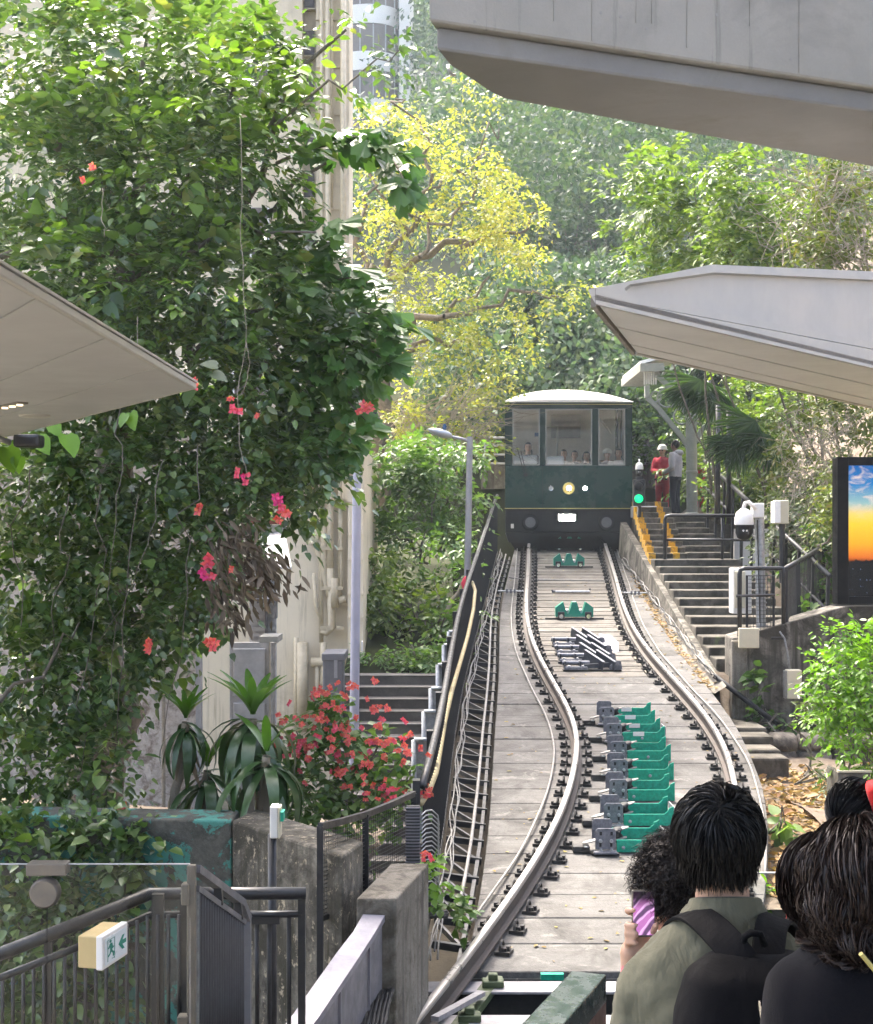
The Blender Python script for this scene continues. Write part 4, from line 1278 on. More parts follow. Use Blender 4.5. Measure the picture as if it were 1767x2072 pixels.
MB().box2(P(1484, 1150, 20.2), P(1512, 1240, 20.5)).build('body', MATS['white_plastic'], th, bevel=.01)
MB().box2(P(1487, 1156, 20.17), P(1508, 1230, 20.2)).build('door', MATS['beige_plastic'], th, bevel=.006)

# signal beside the tram
th = thing('tram_signal', 'black track signal showing a green light beside the tram', 'signal', P(1293, 1100, 28.3))
MB().box2(P(1282, 970, 28.3), P(1304, 1024, 28.45)).build('box', MATS['black_steel'], th, bevel=.01)
MB().lathe(P(1293, 1009, 28.29), [(.001, -.02), (.07, -.015), (.085, 0)], 16, (0, 1, 0)).build('green_lens', MATS['lamp_green'], th, smooth=True)
MB().lathe(P(1293, 984, 28.29), [(.001, -.02), (.07, -.015), (.085, 0)], 16, (0, 1, 0)).build('dark_lens', MATS['tram_black'], th, smooth=True)
for py in (1009, 984):
    c = P(1293, py, 28.29)
    m = MB(); m.tube([c + Vector((.10 * math.cos(a), -.03, .10 * math.sin(a))) for a in np.linspace(.1, 3.04, 9)], .014, 5); m.build('hood', MATS['black_steel'], th)
MB().tube([P(1294, 1024, 28.4), P(1294, 1110, 28.4)], .04, 8).build('post', MATS['black_steel'], th)
MB().box2(P(1288, 964, 28.32), P(1300, 970, 28.42)).build('bracket', MATS['black_steel'], th)
c = P(1294, 950, 28.4)
dome_cam(c, .08, 'small white domed camera on top of the green track signal', [c + Vector((0, 0, .1)), c + Vector((0, 0, .2))])
th = thing('track_side_box', 'grey equipment box with white label beside the tram', 'equipment box', P(1310, 1042, 29.0))
MB().box2(P(1280, 1024, 29.1), P(1326, 1048, 29.4)).build('box', MATS['grey_pole'], th, bevel=.012)
MB().box2(P(1297, 1029, 29.08), P(1309, 1034, 29.1)).build('label_plate', MATS['white_plastic'], th)

# column with scrolled brackets and its canopy on the upper platform
D = 31.0
th = thing('platform_canopy', 'grey iron column with scrolled brackets carrying a platform roof', 'canopy', P(1398, 1040, D))
MB().tube([P(1401, 1060, D), P(1399, 845, D)], .115, 16).build('column', MATS['column_grey'], th, auto=40)
for py, r in ((1040, .16), (955, .135), (848, .15), (842, .135)):
    MB().lathe(P(1400, py, D), [(r * .8, -.03), (r, -.015), (r, .015), (r * .8, .03)], 16).build('collar', MATS['column_grey'], th, auto=40)
def brk(pts, w=.10, h=.12):
    m = MB()
    for a, b in zip(pts[:-1], pts[1:]): m.bar(a, b, w, h, up=(0, 1, 0))
    m.build('bracket', MATS['column_grey'], th)
brk([P(1393, 905, D), P(1384, 890, D), P(1332, 826, D), P(1310, 805, D), P(1309, 780, D)])
brk([P(1398, 850, D), P(1384, 828, D), P(1362, 790, D), P(1330, 760, D), P(1328, 735, D)])
brk([P(1400, 905, D), P(1420, 870, D), P(1450, 845, D)])
brk([P(1401, 850, D), P(1415, 826, D)], .08, .09)
brk([P(1399, 846, D), P(1384, 824, D)], .08, .09)
for px, py, r in ((1327, 803, .11), (1355, 764, .14), (1336, 752, .09), (1350, 805, .20), (1380, 842, .17), (1410, 868, .13)):
    c = P(px, py, D)
    MB().tube([c + Vector((r * math.cos(a), 0, r * math.sin(a))) for a in np.linspace(0, 2 * math.pi, 17)], .022, 6, False).build('scroll', MATS['column_grey'], th, smooth=True)
MB().box2(P(1296, 735, D - .2), P(1301, 782, D + 3)).build('fascia', MATS['column_grey'], th)
m = MB(); m.hexa([P(1297, 737, D), P(1400, 706, D), P(1400, 706, D) + Vector((0, 3, 0)), P(1297, 737, D) + Vector((0, 3, 0))], [P(1297, 730, D), P(1400, 699, D), P(1400, 699, D) + Vector((0, 3, 0)), P(1297, 730, D) + Vector((0, 3, 0))])
m.build('roof', MATS['canopy_soffit'], th)
for k in range(6):
    x0 = P(1303 + k * 4.6, 0, D - .01).x
    MB().box2((x0, D - .03, P(0, 778, D).z), (x0 + .03, D - .003, P(0, 742, D).z)).build('slat', MATS['canopy_metal'], th)
# dark posts right of the column
for i, (px, y0, y1, dd_, lab) in enumerate([(1453, 880, 1060, 27, 'slim black post right of the grey column, between column and foliage'), (1475, 890, 1060, 26.5, 'slim black post standing furthest from the grey column'), (1435, 830, 1040, 32, 'slim black post just right of the grey column')]):
    m = MB().tube([P(px, y1, dd_), P(px, y0 - 60, dd_)], .045, 8)
    tag(m.build('dark_post', MATS['black_steel'], base=P(px, y1, dd_), smooth=True), lab, 'post', 'black posts on the upper platform')
# back of the upper platform: railings, low wall
th = thing('platform_end_wall', 'grey concrete wall with steel rails behind the two people', 'wall', P(1340, 1040, 38))
MB().box2(P(1280, 930, 38), P(1460, 1062, 38.4)).build('wall', MATS['block_concrete'], th)
MB().box2(P(1240, 968, 37.6), P(1380, 985, 37.9)).build('ledge', MATS['apron_concrete'], th, bevel=.02)
th = thing('footbridge_rail', 'pale steel railing crossing behind the tram', 'railing', P(1000, 960, 36))
for py in (886, 902, 920, 938):
    MB().tube([P(980, py, 36), P(1330, py, 36)], .03, 6).build('rail', MATS['steel_rail'], th, smooth=True)
for px in np.arange(982, 1331, 58):
    MB().tube([P(px, 882, 36), P(px, 985, 36)], .03, 6).build('post', MATS['steel_rail'], th, smooth=True)
MB().box2(P(975, 940, 36.1), P(1330, 990, 36.6)).build('deck', MATS['block_concrete'], th)

# ------------------------------------------------------------------ street lamp, lilac pole
th = thing('street_lamp', 'grey street lamp with a flat oval head and blue sensor left of the tram', 'street lamp', P(944, 1290, 22))
MB().tube([P(944, 1300, 22), P(951, 884, 22)], [.055, .046], 12).build('pole', MATS['grey_pole'], th, auto=40)
MB().tube([P(951, 905, 22), P(951, 910, 22)], .056, 12).build('collar', MATS['grey_pole'], th)
MB().tube([P(951, 893, 22), P(935, 888, 22), P(915, 884, 22)], .022, 8).build('arm', MATS['grey_pole'], th, smooth=True)
m = MB(); c0 = P(916, 883, 22); c1 = P(864, 868, 22)
m.loft([(Vector((0, 0, 0)), .012, .01), (Vector((0, 0, .03)), .04, .035), (Vector((0, 0, .12)), .062, .09), (Vector((0, 0, .24)), .058, .10), (Vector((0, 0, .34)), .035, .07), (Vector((0, 0, .385)), .01, .02)], 14)
q = Vector((0, 0, 1)).rotation_difference((c1 - c0).normalized())
m.v = [tuple(c0 + q @ Vector(v)) for v in m.v]
m.build('lamp_head', MATS['lamp_shell'], th, smooth=True)
MB().lathe(P(900, 869, 22), [(.03, 0), (.03, .05), (.018, .08)], 10).build('sensor', MATS['lamp_blue'], th, auto=40)
th = thing('lilac_pole', 'plain lilac grey round pole standing before the cream building', 'pole', P(716, 1560, 17))
MB().tube([P(716, 1560, 17), P(723, 918, 17)], [.056, .049], 16).build('shaft', MATS['lilac_pole'], th, auto=40)
MB().lathe(P(723, 920, 17), [(.056, -.03), (.058, .0), (.058, .04), (.04, .06)], 16).build('collar', MATS['lilac_pole'], th, auto=40)
MB().tube([P(725, 918, 17), P(726, 900, 17)], .03, 10).build('stub', MATS['lilac_pole'], th)
MB().box2(P(731, 1298, 16.95), P(735, 1316, 17.05)).build('clip_box', MATS['white_plastic'], th)

# ------------------------------------------------------------------ cream building on the left
D = 24.0
th = thing('cream_building', 'tall cream rendered building with bundles of pipes behind the left foliage', 'building', (P(640, 1080, D).x, D, -4.2))
def slabx(p0, p1, y0, y1, d0, d1, mat='cream_render', name='wall', par=None, bev=0.0):
    a = P(p0, y0, d0); b = P(p1, y1, d0)
    return MB().box2((a.x, d0, b.z), (b.x, d1, a.z)).build(name, MATS[mat], par or th, bevel=bev)
slabx(-600, 700, -700, 1700, D, D + 2)
for y in range(-60, 900, 96):
    slabx(639, 691, y, y + 4, D - .53, D - .503, name='ledge')
    w = slabx(615, 636, y + 26, y + 74, D - .05, D - .003, 'window_dark', 'window')
    slabx(613, 638, y + 75, y + 78, D - .12, D - .004, name='sill', par=w)
slabx(640, 690, -700, 1700, D - .5, D - .003, name='pier')
slabx(560, 612, -700, 1700, D - .35, D - .003, name='pier')
slabx(690.5, 707, -700, 1700, D - .9, D - .003, name='pier')
slabx(704, 735, 905, 1620, D - 2.5, D + 3, name='low_wing')
for py in (955, 1012, 1080, 1130, 1200, 1248):
    slabx(703, 736, py, py + 3, D - 2.53, D - 2.502, name='band')
slabx(560, 704, 1010, 1700, D - 2.2, D - .92, name='lower_wall')
# windows on the plain wall, mostly behind leaves
for (a, b, c, e) in ((470, 545, 120, 230), (470, 545, 420, 520), (570, 605, 140, 200), (470, 545, 700, 800)):
    w = slabx(a, b, c, e, D - .06, D - .003, 'window_dark', 'window')
    for k in (a, (a + b) / 2 - 2, b - 4):
        slabx(k, k + 4, c, e, D - .09, D - .062, 'white_plastic', 'window_frame', w)
# pipes
def pipe(pts, r, mat='cream_pipe', d=D - .7):
    MB().tube([P(x, y, d if len(q) == 0 else q[0]) for (x, y, *q) in pts], r, 8).build('pipe', MATS[mat], th, smooth=True)
pipe([(664, -100), (664, 860), (668, 1450)], .05)
pipe([(681, 700), (681, 1010)], .035)
pipe([(695, -100, D - 1.0), (695, 800, D - 1.0)], .045)
pipe([(634, 560), (634, 1000)], .03)
pipe([(651, -100), (651, 500), (650, 1000)], .028)
pipe([(672, -100), (672, 420)], .02)
DD = D - 2.35
for (pts, r) in (([(624, 940), (650, 945), (655, 955), (655, 1160), (662, 1190), (672, 1220)], .05), ([(668, 930), (668, 1200)], .055), ([(640, 1030), (640, 1110), (650, 1130), (650, 1300)], .035),
                 ([(655, 1300), (655, 1440)], .05), ([(668, 1150), (672, 1270), (660, 1280), (650, 1275)], .06), ([(688, 930), (688, 1220)], .03), ([(630, 1080), (670, 1078)], .03), ([(630, 1100), (665, 1100)], .03),
                 ([(676, 1170), (676, 1230)], .075), ([(686, 1215), (700, 1212)], .06), ([(630, 1340), (700, 1340)], .07), ([(635, 1160), (640, 1230), (650, 1250)], .03), ([(612, 1300), (612, 1480)], .09), ([(600, 1290), (600, 1480)], .04),
                 ([(642, 1345), (642, 1450)], .035), ([(690, 1030), (690, 1180), (684, 1210)], .03)):
    MB().tube([P(x, y, DD) for (x, y) in pts], r, 8).build('pipe', MATS['cream_pipe'], th, smooth=True)
for py in (1020, 1110, 1190, 1270, 1380):
    for px in (655, 668, 688):
        MB().box2(P(px - 7, py - 3, DD - .06), P(px + 7, py + 3, DD + .06)).build('pipe_clip', MATS['cream_pipe'], th)
# rounded cream hood above the lower wing, its shaded underside drawn as a black plate
hood = thing('window_hood', 'rounded cream hood with a dark underside on the building corner', 'hood', P(735, 830, 21))
m = MB(); cc = P(700, 833, 21.0)
pl = [Vector((cc.x + .42 * math.cos(a), 21.0, cc.z + .40 * math.sin(a))) for a in np.linspace(0, math.pi / 2, 9)] + [Vector((cc.x - .6, 21.0, cc.z + .40)), Vector((cc.x - .6, 21.0, cc.z))]
m.prism(pl, (0, 1.2, 0)); m.build('hood_shell', MATS['cream_render'], hood, auto=40)
MB().box2((cc.x - .6, 20.98, cc.z - .06), (cc.x + .44, 22.2, cc.z - .003)).build('hood_shade_plate', MATS['black_steel'], hood)

# canopy box, shelf and shutters on the lower building side
th = thing('wall_canopy', 'grey angular canopy with a red brown ridge on the building side', 'canopy', P(555, 1150, 16))
m = MB(); a = 16.0
m.hexa([P(505, 1082, a), P(578, 1080, a), P(590, 1152, a - .6), P(520, 1152, a - .6)], [P(505, 1076, a) + Vector((0, .02, 0)), P(576, 1074, a) + Vector((0, .02, 0)), P(590, 1146, a - .6) + Vector((0, .02, 0)), P(520, 1146, a - .6) + Vector((0, .02, 0))])
m.build('panel', MATS['awning_grey'], th)
MB().box2(P(500, 1062, a), P(580, 1078, a + .3)).build('front_edge', MATS['steel_rail'], th)
MB().box2(P(498, 1048, a + .05), P(576, 1061, a + .3)).build('ridge', MATS['roof_brown'], th)
th = thing('shelf_rack', 'grey louvred shutters and a metal shelf on brackets below the canopy', 'rack', P(540, 1300, 16))
MB().box2(P(505, 1160, 16.3), P(560, 1700, 16.35)).build('shutter', MATS['shutter_grey'], th)
for k in range(26):
    MB().box2(P(507, 1166 + k * 13, 16.27), P(558, 1172 + k * 13, 16.298)).build('slat', MATS['shutter_grey'], th)
MB().box2(P(515, 1165, 16.22), P(530, 1210, 16.29)).build('shutter_gap', MATS['window_dark'], th)
MB().box2(P(536, 1150, 16.2), P(542, 1295, 16.29)).build('stile', MATS['box_grey'], th)
MB().box2(P(520, 1212, 15.8), P(566, 1217, 16.2)).build('shelf', MATS['box_grey'], th)
MB().box2(P(525, 1288, 15.6), P(572, 1294, 16.1)).build('shelf', MATS['steel_rail'], th)
MB().box2(P(556, 1200, 16.0), P(562, 1250, 16.2)).build('bracket', MATS['box_grey'], th)
m = MB(); m.bar(P(510, 1350, 16.1), P(560, 1296, 15.7), .03, .03); m.build('strut', MATS['steel_rail'], th)
th = thing('pale_door', 'tall grey service door beside the dracaena plants', 'door', P(520, 1640, 15.5))
MB().box2(P(465, 1300, 15.6), P(545, 1700, 15.65)).build('door_leaf', MATS['shutter_grey'], th)
for k in range(3):
    MB().box2(P(472, 1312 + k * 110, 15.575), P(538, 1410 + k * 110, 15.598)).build('door_panel', MATS['shutter_grey'], th, bevel=.01)
MB().box2(P(545.5, 1300, 15.55), P(556, 1640, 15.65)).build('jamb', MATS['cream_pipe'], th)
MB().tube([P(552, 1300, 15.5), P(552, 1640, 15.5)], .025, 8).build('downpipe', MATS['grey_pipe'], th)
th = thing('plaster_wall', 'rough pinkish plaster wall showing between the vines and dracaenas', 'wall', P(340, 1660, 15))
MB().box2(P(-200, 880, 15.2), P(405, 1700, 15.4)).build('wall', MATS['rough_plaster'], th)
MB().tube([P(331, 1190, 15.1), P(331, 1640, 15.1)], .02, 8).build('pipe', MATS['bark_pale'], th)
MB().box2(P(396, 1180, 15.1), P(410, 1660, 15.19)).build('edge_post', MATS['grey_pole'], th)
# dark grey cabinet
th = thing('power_cabinet', 'dark grey electrical cabinet at the top of the public steps', 'cabinet', P(680, 1470, 19))
MB().box2(P(653, 1328, 19), P(698, 1470, 19.6)).build('body', MATS['box_grey'], th, bevel=.015)
MB().box2(P(651, 1322, 18.96), P(705, 1328, 19.7)).build('lid', MATS['box_grey'], th, bevel=.01)
MB().box2(P(657, 1334, 18.97), P(694, 1460, 18.998)).build('door', MATS['box_grey'], th, bevel=.006)
MB().box2(P(676, 1336, 18.955), P(683, 1372, 18.969)).build('sticker', MATS['grey_pole'], th)

# ------------------------------------------------------------------ residential tower
D = 92.0
s = D / FPX
th = thing('residential_tower', 'cream residential tower with curved bow windows behind the yellow tree', 'building', (P(760, 0, D).x, D, -4))
def X(px): return (px - CXP) * s
def Z(py): return (CYP - py) * s
zt_, zb_ = Z(-500), Z(900)
MB().box2((X(808), D + .0, zb_), (X(830), D + 14, zt_)).build('wall', MATS['tower_render'], th)
MB().box2((X(-100), D + 1.6, zb_), (X(807.9), D + 14, zt_)).build('wall', MATS['tower_render'], th)
cx, r = X(742), 1.98
fl = 95 * s
prof_a = np.linspace(-math.pi * .5, 0.0, 13)
def bow(z0, z1, rr, mat, name, par, nseg=12):
    m = MB()
    aa = np.linspace(math.pi, 2 * math.pi, nseg + 1)
    poly = [Vector((cx + rr * 1.0 * math.cos(a), D + 1.59 + rr * .8 * math.sin(a), z0)) for a in aa]
    m.prism(poly, (0, 0, z1 - z0)); return m.build(name, MATS[mat], par, auto=30)
for k in range(-4, 9):
    zb = Z(190 + 45) + (-k) * 0 + k * fl - 6 * fl + 6 * fl
    z0 = Z(140) + k * fl - (fl - 55 * s) + 0 * fl
    # spandrel from window head upward, window below it
    bow(Z(140) + k * fl, Z(140) + k * fl + 38 * s, r, 'tower_render', 'spandrel', th)
    w = bow(Z(140) + k * fl - 57 * s + .002, Z(140) + k * fl - .002, r * .96, 'window_dark', 'window', th)
    for a in np.linspace(math.pi * 1.02, math.pi * 1.98, 8):
        p = Vector((cx + r * .98 * math.cos(a), D + 1.59 + r * .8 * .98 * math.sin(a), 0))
        MB().box2((p.x - .04, p.y - .04, Z(140) + k * fl - 57 * s), (p.x + .04, p.y + .04, Z(140) + k * fl)).build('mullion', MATS['steel_rail'], w)
    m = MB(); m.box2((cx - 1.2 + .1 * (k % 3), D + .45, Z(140) + k * fl - 50 * s), (cx - .2, D + .5, Z(140) + k * fl)); m.build('curtain', MATS['curtain'], w)
    MB().box2((X(822), D - .05, Z(140) + k * fl - 40 * s), (X(827), D - .003, Z(140) + k * fl - 8 * s)).build('slit_window', MATS['window_dark'], th)

# ------------------------------------------------------------------ concrete bridge overhead
H = 3.30
pl = [(-.052, 10.0), (3.39, 11.5), (7.2, 13.16), (8.6, 16.2), (3.94, 13.4), (.495, 11.3), (.376, 11.12), (.06, 10.42)]
th = thing('concrete_bridge', 'massive beige concrete bridge beam crossing overhead at the top', 'bridge', (pl[0][0], pl[0][1], H))
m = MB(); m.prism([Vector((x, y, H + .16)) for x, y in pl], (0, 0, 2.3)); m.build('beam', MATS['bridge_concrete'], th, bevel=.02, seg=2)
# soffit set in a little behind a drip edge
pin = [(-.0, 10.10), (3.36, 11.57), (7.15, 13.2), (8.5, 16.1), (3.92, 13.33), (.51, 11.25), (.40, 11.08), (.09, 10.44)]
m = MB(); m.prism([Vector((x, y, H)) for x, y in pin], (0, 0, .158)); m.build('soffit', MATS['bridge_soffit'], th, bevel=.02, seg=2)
# formwork joints and drips on the face
fdir = Vector((3.442, 1.5, 0)).normalized(); nrm = Vector((fdir.y, -fdir.x, 0))
for k, (s_, l, w) in enumerate([(.22, .34, .006), (1.26, 1.05, .010), (1.62, .25, .006), (.95, .22, .005), (2.05, .4, .007), (3.05, 1.6, .008), (.12, .26, .005), (2.6, .3, .006), (1.75, .7, .005), (.5, .5, .005)]):
    p = Vector((pl[0][0], pl[0][1], 0)) + fdir * s_
    z1 = H + .19 + (0.0 if k in (1, 5) else random.uniform(0, .35))
    m = MB(); m.bar(Vector((p.x, p.y, z1)) + nrm * .003, Vector((p.x + .003, p.y, z1 + l)) + nrm * .003, .008, w, up=fdir); m.build('drip_ridge', MATS['bridge_concrete'], th)
for hx, hy in ((1216, 26), (1256, 34), (1308, 58), (960, 44), (1450, 30), (1600, 120), (1700, 60)):
    r_ = (hx - CXP) / FPX; a_ = (pl[0][0] - r_ * pl[0][1]) / (r_ * fdir.y - fdir.x); q_ = Vector((pl[0][0], pl[0][1], 0)) + fdir * a_; q_.z = (CYP - hy) * q_.y / FPX
    MB().lathe(q_ + nrm * .002, [(.001, .0), (.011, 0), (.012, .003)], 10, nrm).build('tie_hole', MATS['canopy_dark'], th)
m = MB(); c = P(912, 137, 10.55)
m.tube([c + Vector((-.02, .05, .03)), c + Vector((-.012, 0, -.02)), c + Vector((.01, .02, -.045)), c + Vector((.03, .06, -.03))], .012, 8); m.build('drain_pipe', MATS['steel_rail'], th, smooth=True)

# ------------------------------------------------------------------ right canopy with tapered end
A0 = Vector((.83, 7.74, 0)); A1 = Vector((3.17, 10.75, 0)); ed = (A1 - A0).normalized(); Ln = (A1 - A0).length
def on(px, py):
    """Point of the canopy's end face seen at px, py."""
    r = (px - CXP) / FPX
    t = (A0.x - r * A0.y) / (r * (A1.y - A0.y) - (A1.x - A0.x))
    q = A0 + (A1 - A0) * t
    return Vector((q.x, q.y, (CYP - py) * q.y / FPX))
th = thing('platform_canopy_end', 'pale metal canopy with tapered recessed end panel on the right', 'canopy', (A0.x, A0.y, 1.2))
back = Vector((-ed.y, ed.x, 0)); back = Vector((.23, 1, 0)).normalized()
outer = [(1190, 586), (1196, 598), (1767, 706), (1990, 748), (1990, 556), (1767, 549), (1440, 535)]
inner = [(1264, 584), (1268, 592), (1285, 601), (1767, 692), (1960, 728), (1960, 574), (1767, 566), (1445, 551), (1275, 575)]
O = [on(*p) for p in outer]; I = [on(*p) for p in inner]
# rim: plate with a recessed panel (ring of quads built by connecting nearest points)
import bmesh
def ring_plate(name, outer_pts, inner_pts, depth, mat, par):
    bm = bmesh.new()
    vo = [bm.verts.new(p) for p in outer_pts]; vi = [bm.verts.new(p) for p in inner_pts]
    eo = [bm.edges.new((vo[i], vo[(i + 1) % len(vo)])) for i in range(len(vo))]
    ei = [bm.edges.new((vi[i], vi[(i + 1) % len(vi)])) for i in range(len(vi))]
    bmesh.ops.triangle_fill(bm, use_beauty=True, use_dissolve=False, edges=eo + ei)
    g = bmesh.ops.extrude_face_region(bm, geom=list(bm.faces))
    bmesh.ops.translate(bm, verts=[v for v in g['geom'] if isinstance(v, bmesh.types.BMVert)], vec=depth)
    bmesh.ops.recalc_face_normals(bm, faces=list(bm.faces))
    bmesh.ops.translate(bm, verts=list(bm.verts), vec=-BASE[par.name])
    me = bpy.data.meshes.new(name); bm.to_mesh(me); bm.free()
    return link(name, me, mat, par)
ring_plate('end_rim', O, I, back * .074, MATS['canopy_metal'], th)
m = MB(); m.prism([p + back * .075 for p in I], back * .03); m.build('recessed_panel', MATS['canopy_metal'], th)
# lower fascia band leaning back, and the soffit boards behind it
f0 = [on(1196.5, 599), on(1990, 749.5)]
s0 = [Vector((.83, 7.74, 1.2)), Vector((.83 + 2.34 * 1.4, 7.74 + 3.01 * 1.4, 1.2))]
m = MB(); m.hexa([s0[0], s0[1], s0[1] + back * .05, s0[0] + back * .05], [f0[0], f0[1], f0[1] + back * .05, f0[0] + back * .05]); m.build('fascia_band', MATS['canopy_metal'], th)
far0, far1 = Vector((1.32, 9.84, 1.2)), Vector((4.15, 14.11, 1.2))
s1 = s0[1] + Vector((.6, .8, 0))
cuts = [.02, .40, .78, .985]
for k in range(3):
    a, b = cuts[k] + .011, cuts[k + 1] - .011
    q = [s0[0].lerp(far0, a) + ed * .03, s0[1].lerp(far1, a), s0[1].lerp(far1, b), s0[0].lerp(far0, b) + ed * .03]
    m = MB(); m.hexa(q, [v + Vector((0, 0, .02)) for v in q]); m.build('soffit_panel', MATS['canopy_soffit'], th)
q = [s0[0], s0[1], far1, far0]
m = MB(); m.hexa([v + Vector((0, 0, .022)) for v in q], [v + Vector((0, 0, .05)) for v in q]); m.build('soffit_back', MATS['canopy_dark'], th)
m = MB(); m.bar(s0[0] + Vector((-.012, 0, .035)), far0 + Vector((-.012, 0, .035)), .025, .10); m.build('edge_trim', MATS['canopy_dark'], th)
m = MB(); m.bar(far0 + Vector((0, .02, .03)), far1 + Vector((0, .02, .03)), .04, .07); m.build('far_trim', MATS['canopy_metal'], th)
m = MB(); q0 = [O[0] + back * .06, O[6] + back * .06, O[5] + back * .06, O[4] + back * .06]
top = [on(1192, 590) + back * .06, on(1990, 745) + back * .06]
m.add([O[0] + back * .055, O[6] + back * .055, O[5] + back * .055, O[4] + back * .055, far1 + Vector((0, 0, .25)), far0 + Vector((0, 0, .06))], [(0, 1, 2, 3, 4, 5)]); m.build('roof_sheet', MATS['canopy_face'], th)

# ------------------------------------------------------------------ left canopy, seen from below
hz = .64
tip = Vector((-1.68 * hz, 10.2 * hz, hz)); near = Vector((-1.71 * hz, 4.6 * hz, hz)); farl = Vector((-5.4 * hz, 17.0 * hz, hz)); nearl = Vector((-6 * hz, 4.6 * hz, hz))
th = thing('platform_canopy_soffit', 'thin grey canopy with panelled underside pointing in from the left', 'canopy', (tip.x, tip.y, hz))
fd = (farl - tip).normalized(); sd = (tip - near).normalized()
# panels run parallel to the far edge
edges = [0.0, .23, .47, .70, 1.0]
for k in range(4):
    a, b = edges[k], edges[k + 1] - .004
    p0 = tip.lerp(near, a); p1 = tip.lerp(near, b)
    q = [p0 + fd * .01, p1 + fd * .01, p1 + fd * 8, p0 + fd * 8]
    m = MB(); m.hexa(q, [v + Vector((0, 0, .02)) for v in q]); m.build('soffit_panel', MATS['canopy_face'], th)
m = MB(); m.hexa([v + Vector((0, 0, .021)) for v in (tip, near, near + fd * 8, tip + fd * 8)], [v + Vector((0, 0, .028)) for v in (tip, near, near + fd * 8, tip + fd * 8)]); m.build('roof_deck', MATS['canopy_dark'], th)
m = MB(); m.bar(near + Vector((.008, 0, .010)), tip + Vector((.008, .0, .010)), .02, .026); m.build('edge_trim', MATS['canopy_metal'], th, bevel=.004)
m = MB(); m.bar(near + Vector((.010, 0, .028)), tip + Vector((.010, .0, .028)), .028, .008); m.build('edge_cap', MATS['canopy_metal'], th)
m = MB(); m.bar(tip + Vector((0, .012, .012)), tip + fd * 8 + Vector((0, .012, .012)), .02, .028); m.build('far_trim', MATS['canopy_metal'], th)
def onz(px, py, z):
    d = z * FPX / (CYP - py); return P(px, py, d)
c = onz(70, 840, hz)
MB().lathe(c + Vector((0, 0, -.012)), [(.001, 0), (.075, .0), (.084, .004), (.084, .014)], 28).build('speaker', MATS['canopy_metal'], th, auto=40)
m = MB(); m.bar(onz(-40, 830, hz) - Vector((0, 0, .004)), onz(46, 813, hz) - Vector((0, 0, .004)), .055, .012); lf = m.build('light_slot', MATS['canopy_dark'], th)
for px, py in ((-8, 823), (10, 820), (25, 817), (40, 814)):
    MB().lathe(onz(px, py, hz) + Vector((0, 0, -.018)), [(.001, 0), (.016, 0), (.016, .008)], 12).build('lamp', MATS['strip_light'], lf)
cc = onz(50, 878, hz)
th = thing('hanging_camera', 'small black camera hanging under the left canopy edge', 'camera', cc - Vector((0, 0, .15)))
MB().box(cc + Vector((0, .1, -.04)), (.17, .16, .085)).build('housing', MATS['black_steel'], th, bevel=.02, seg=2)
MB().tube([cc + Vector((-.12, .1, -.05)), cc + Vector((-.2, .1, -.02)), cc + Vector((-.22, .1, .03))], .02, 8).build('bracket', MATS['grey_pole'], th, smooth=True)

# ------------------------------------------------------------------ tram
D = 29.5
s = D / FPX
def TX(px): return (px - CXP) * s
def TZ(py): return (CYP - py) * s
U = Vector((.068, 1, .10))                     # the tram follows the slope
LEN = 11.0
th = thing('tram', 'dark green funicular tram with white roof and lit headlamps on the track', 'tram', (TX(1151), D, TZ(1125)))
def tb(px0, px1, py0, py1, y0, y1, name, mat, par=None, bev=0.0, seg=1):
    """Box in the tram's front coordinates, pushed back along the slope."""
    a = Vector((TX(px0), 0, TZ(py1))); b = Vector((TX(px1), 0, TZ(py0)))
    o0 = Vector((0, D, 0)) + U * y0; o1 = Vector((0, D, 0)) + U * y1
    B = [Vector((a.x, 0, a.z)), Vector((b.x, 0, a.z))]; T = [Vector((a.x, 0, b.z)), Vector((b.x, 0, b.z))]
    m = MB(); m.hexa([B[0] + o0, B[1] + o0, B[1] + o1, B[0] + o1], [T[0] + o0, T[1] + o0, T[1] + o1, T[0] + o1])
    return m.build(name, MATS[mat], par or th, bevel=bev, seg=seg)
XL, XR = 1022, 1280
front = tb(XL, XR, 942, 1030, 0, .06, 'front_panel', 'tram_green_panel', None, .012, 2)
tb(XL, XR, 812, 827, 0, .06, 'front_header', 'tram_green', None, .008)
for a, b in ((XL, 1037), (1092.5, 1104), (1198.5, 1211), (1265.5, XR)):
    tb(a, b, 827.2, 941.8, 0, .06, 'front_pillar', 'tram_green', None, .006)
for a, b in ((1037.3, 1092.2), (1104.3, 1198.2), (1211.3, 1265.2)):
    w = tb(a, b, 828, 941, .025, .035, 'windscreen', 'pane')
    for (c0, c1, e0, e1) in ((a, b, 827.4, 829.4), (a, b, 939.5, 941.6), (a, a + 2, 829.6, 939.3), (b - 2, b, 829.6, 939.3)):
        tb(c0, c1, e0, e1, -.008, .02, 'window_trim', 'steel_rail', w)
tb(XL - .5, XR + .5, 1028, 1029.3, -.006, .0, 'gold_line', 'tram_gold')
tb(XL - .5, XR + .5, 817.5, 818.6, -.006, -.001, 'gold_line', 'tram_gold')
tb(XL + 1, XR - 1, 1030.3, 1078, .01, .3, 'bumper_skirt', 'tram_black', None, .02, 2)
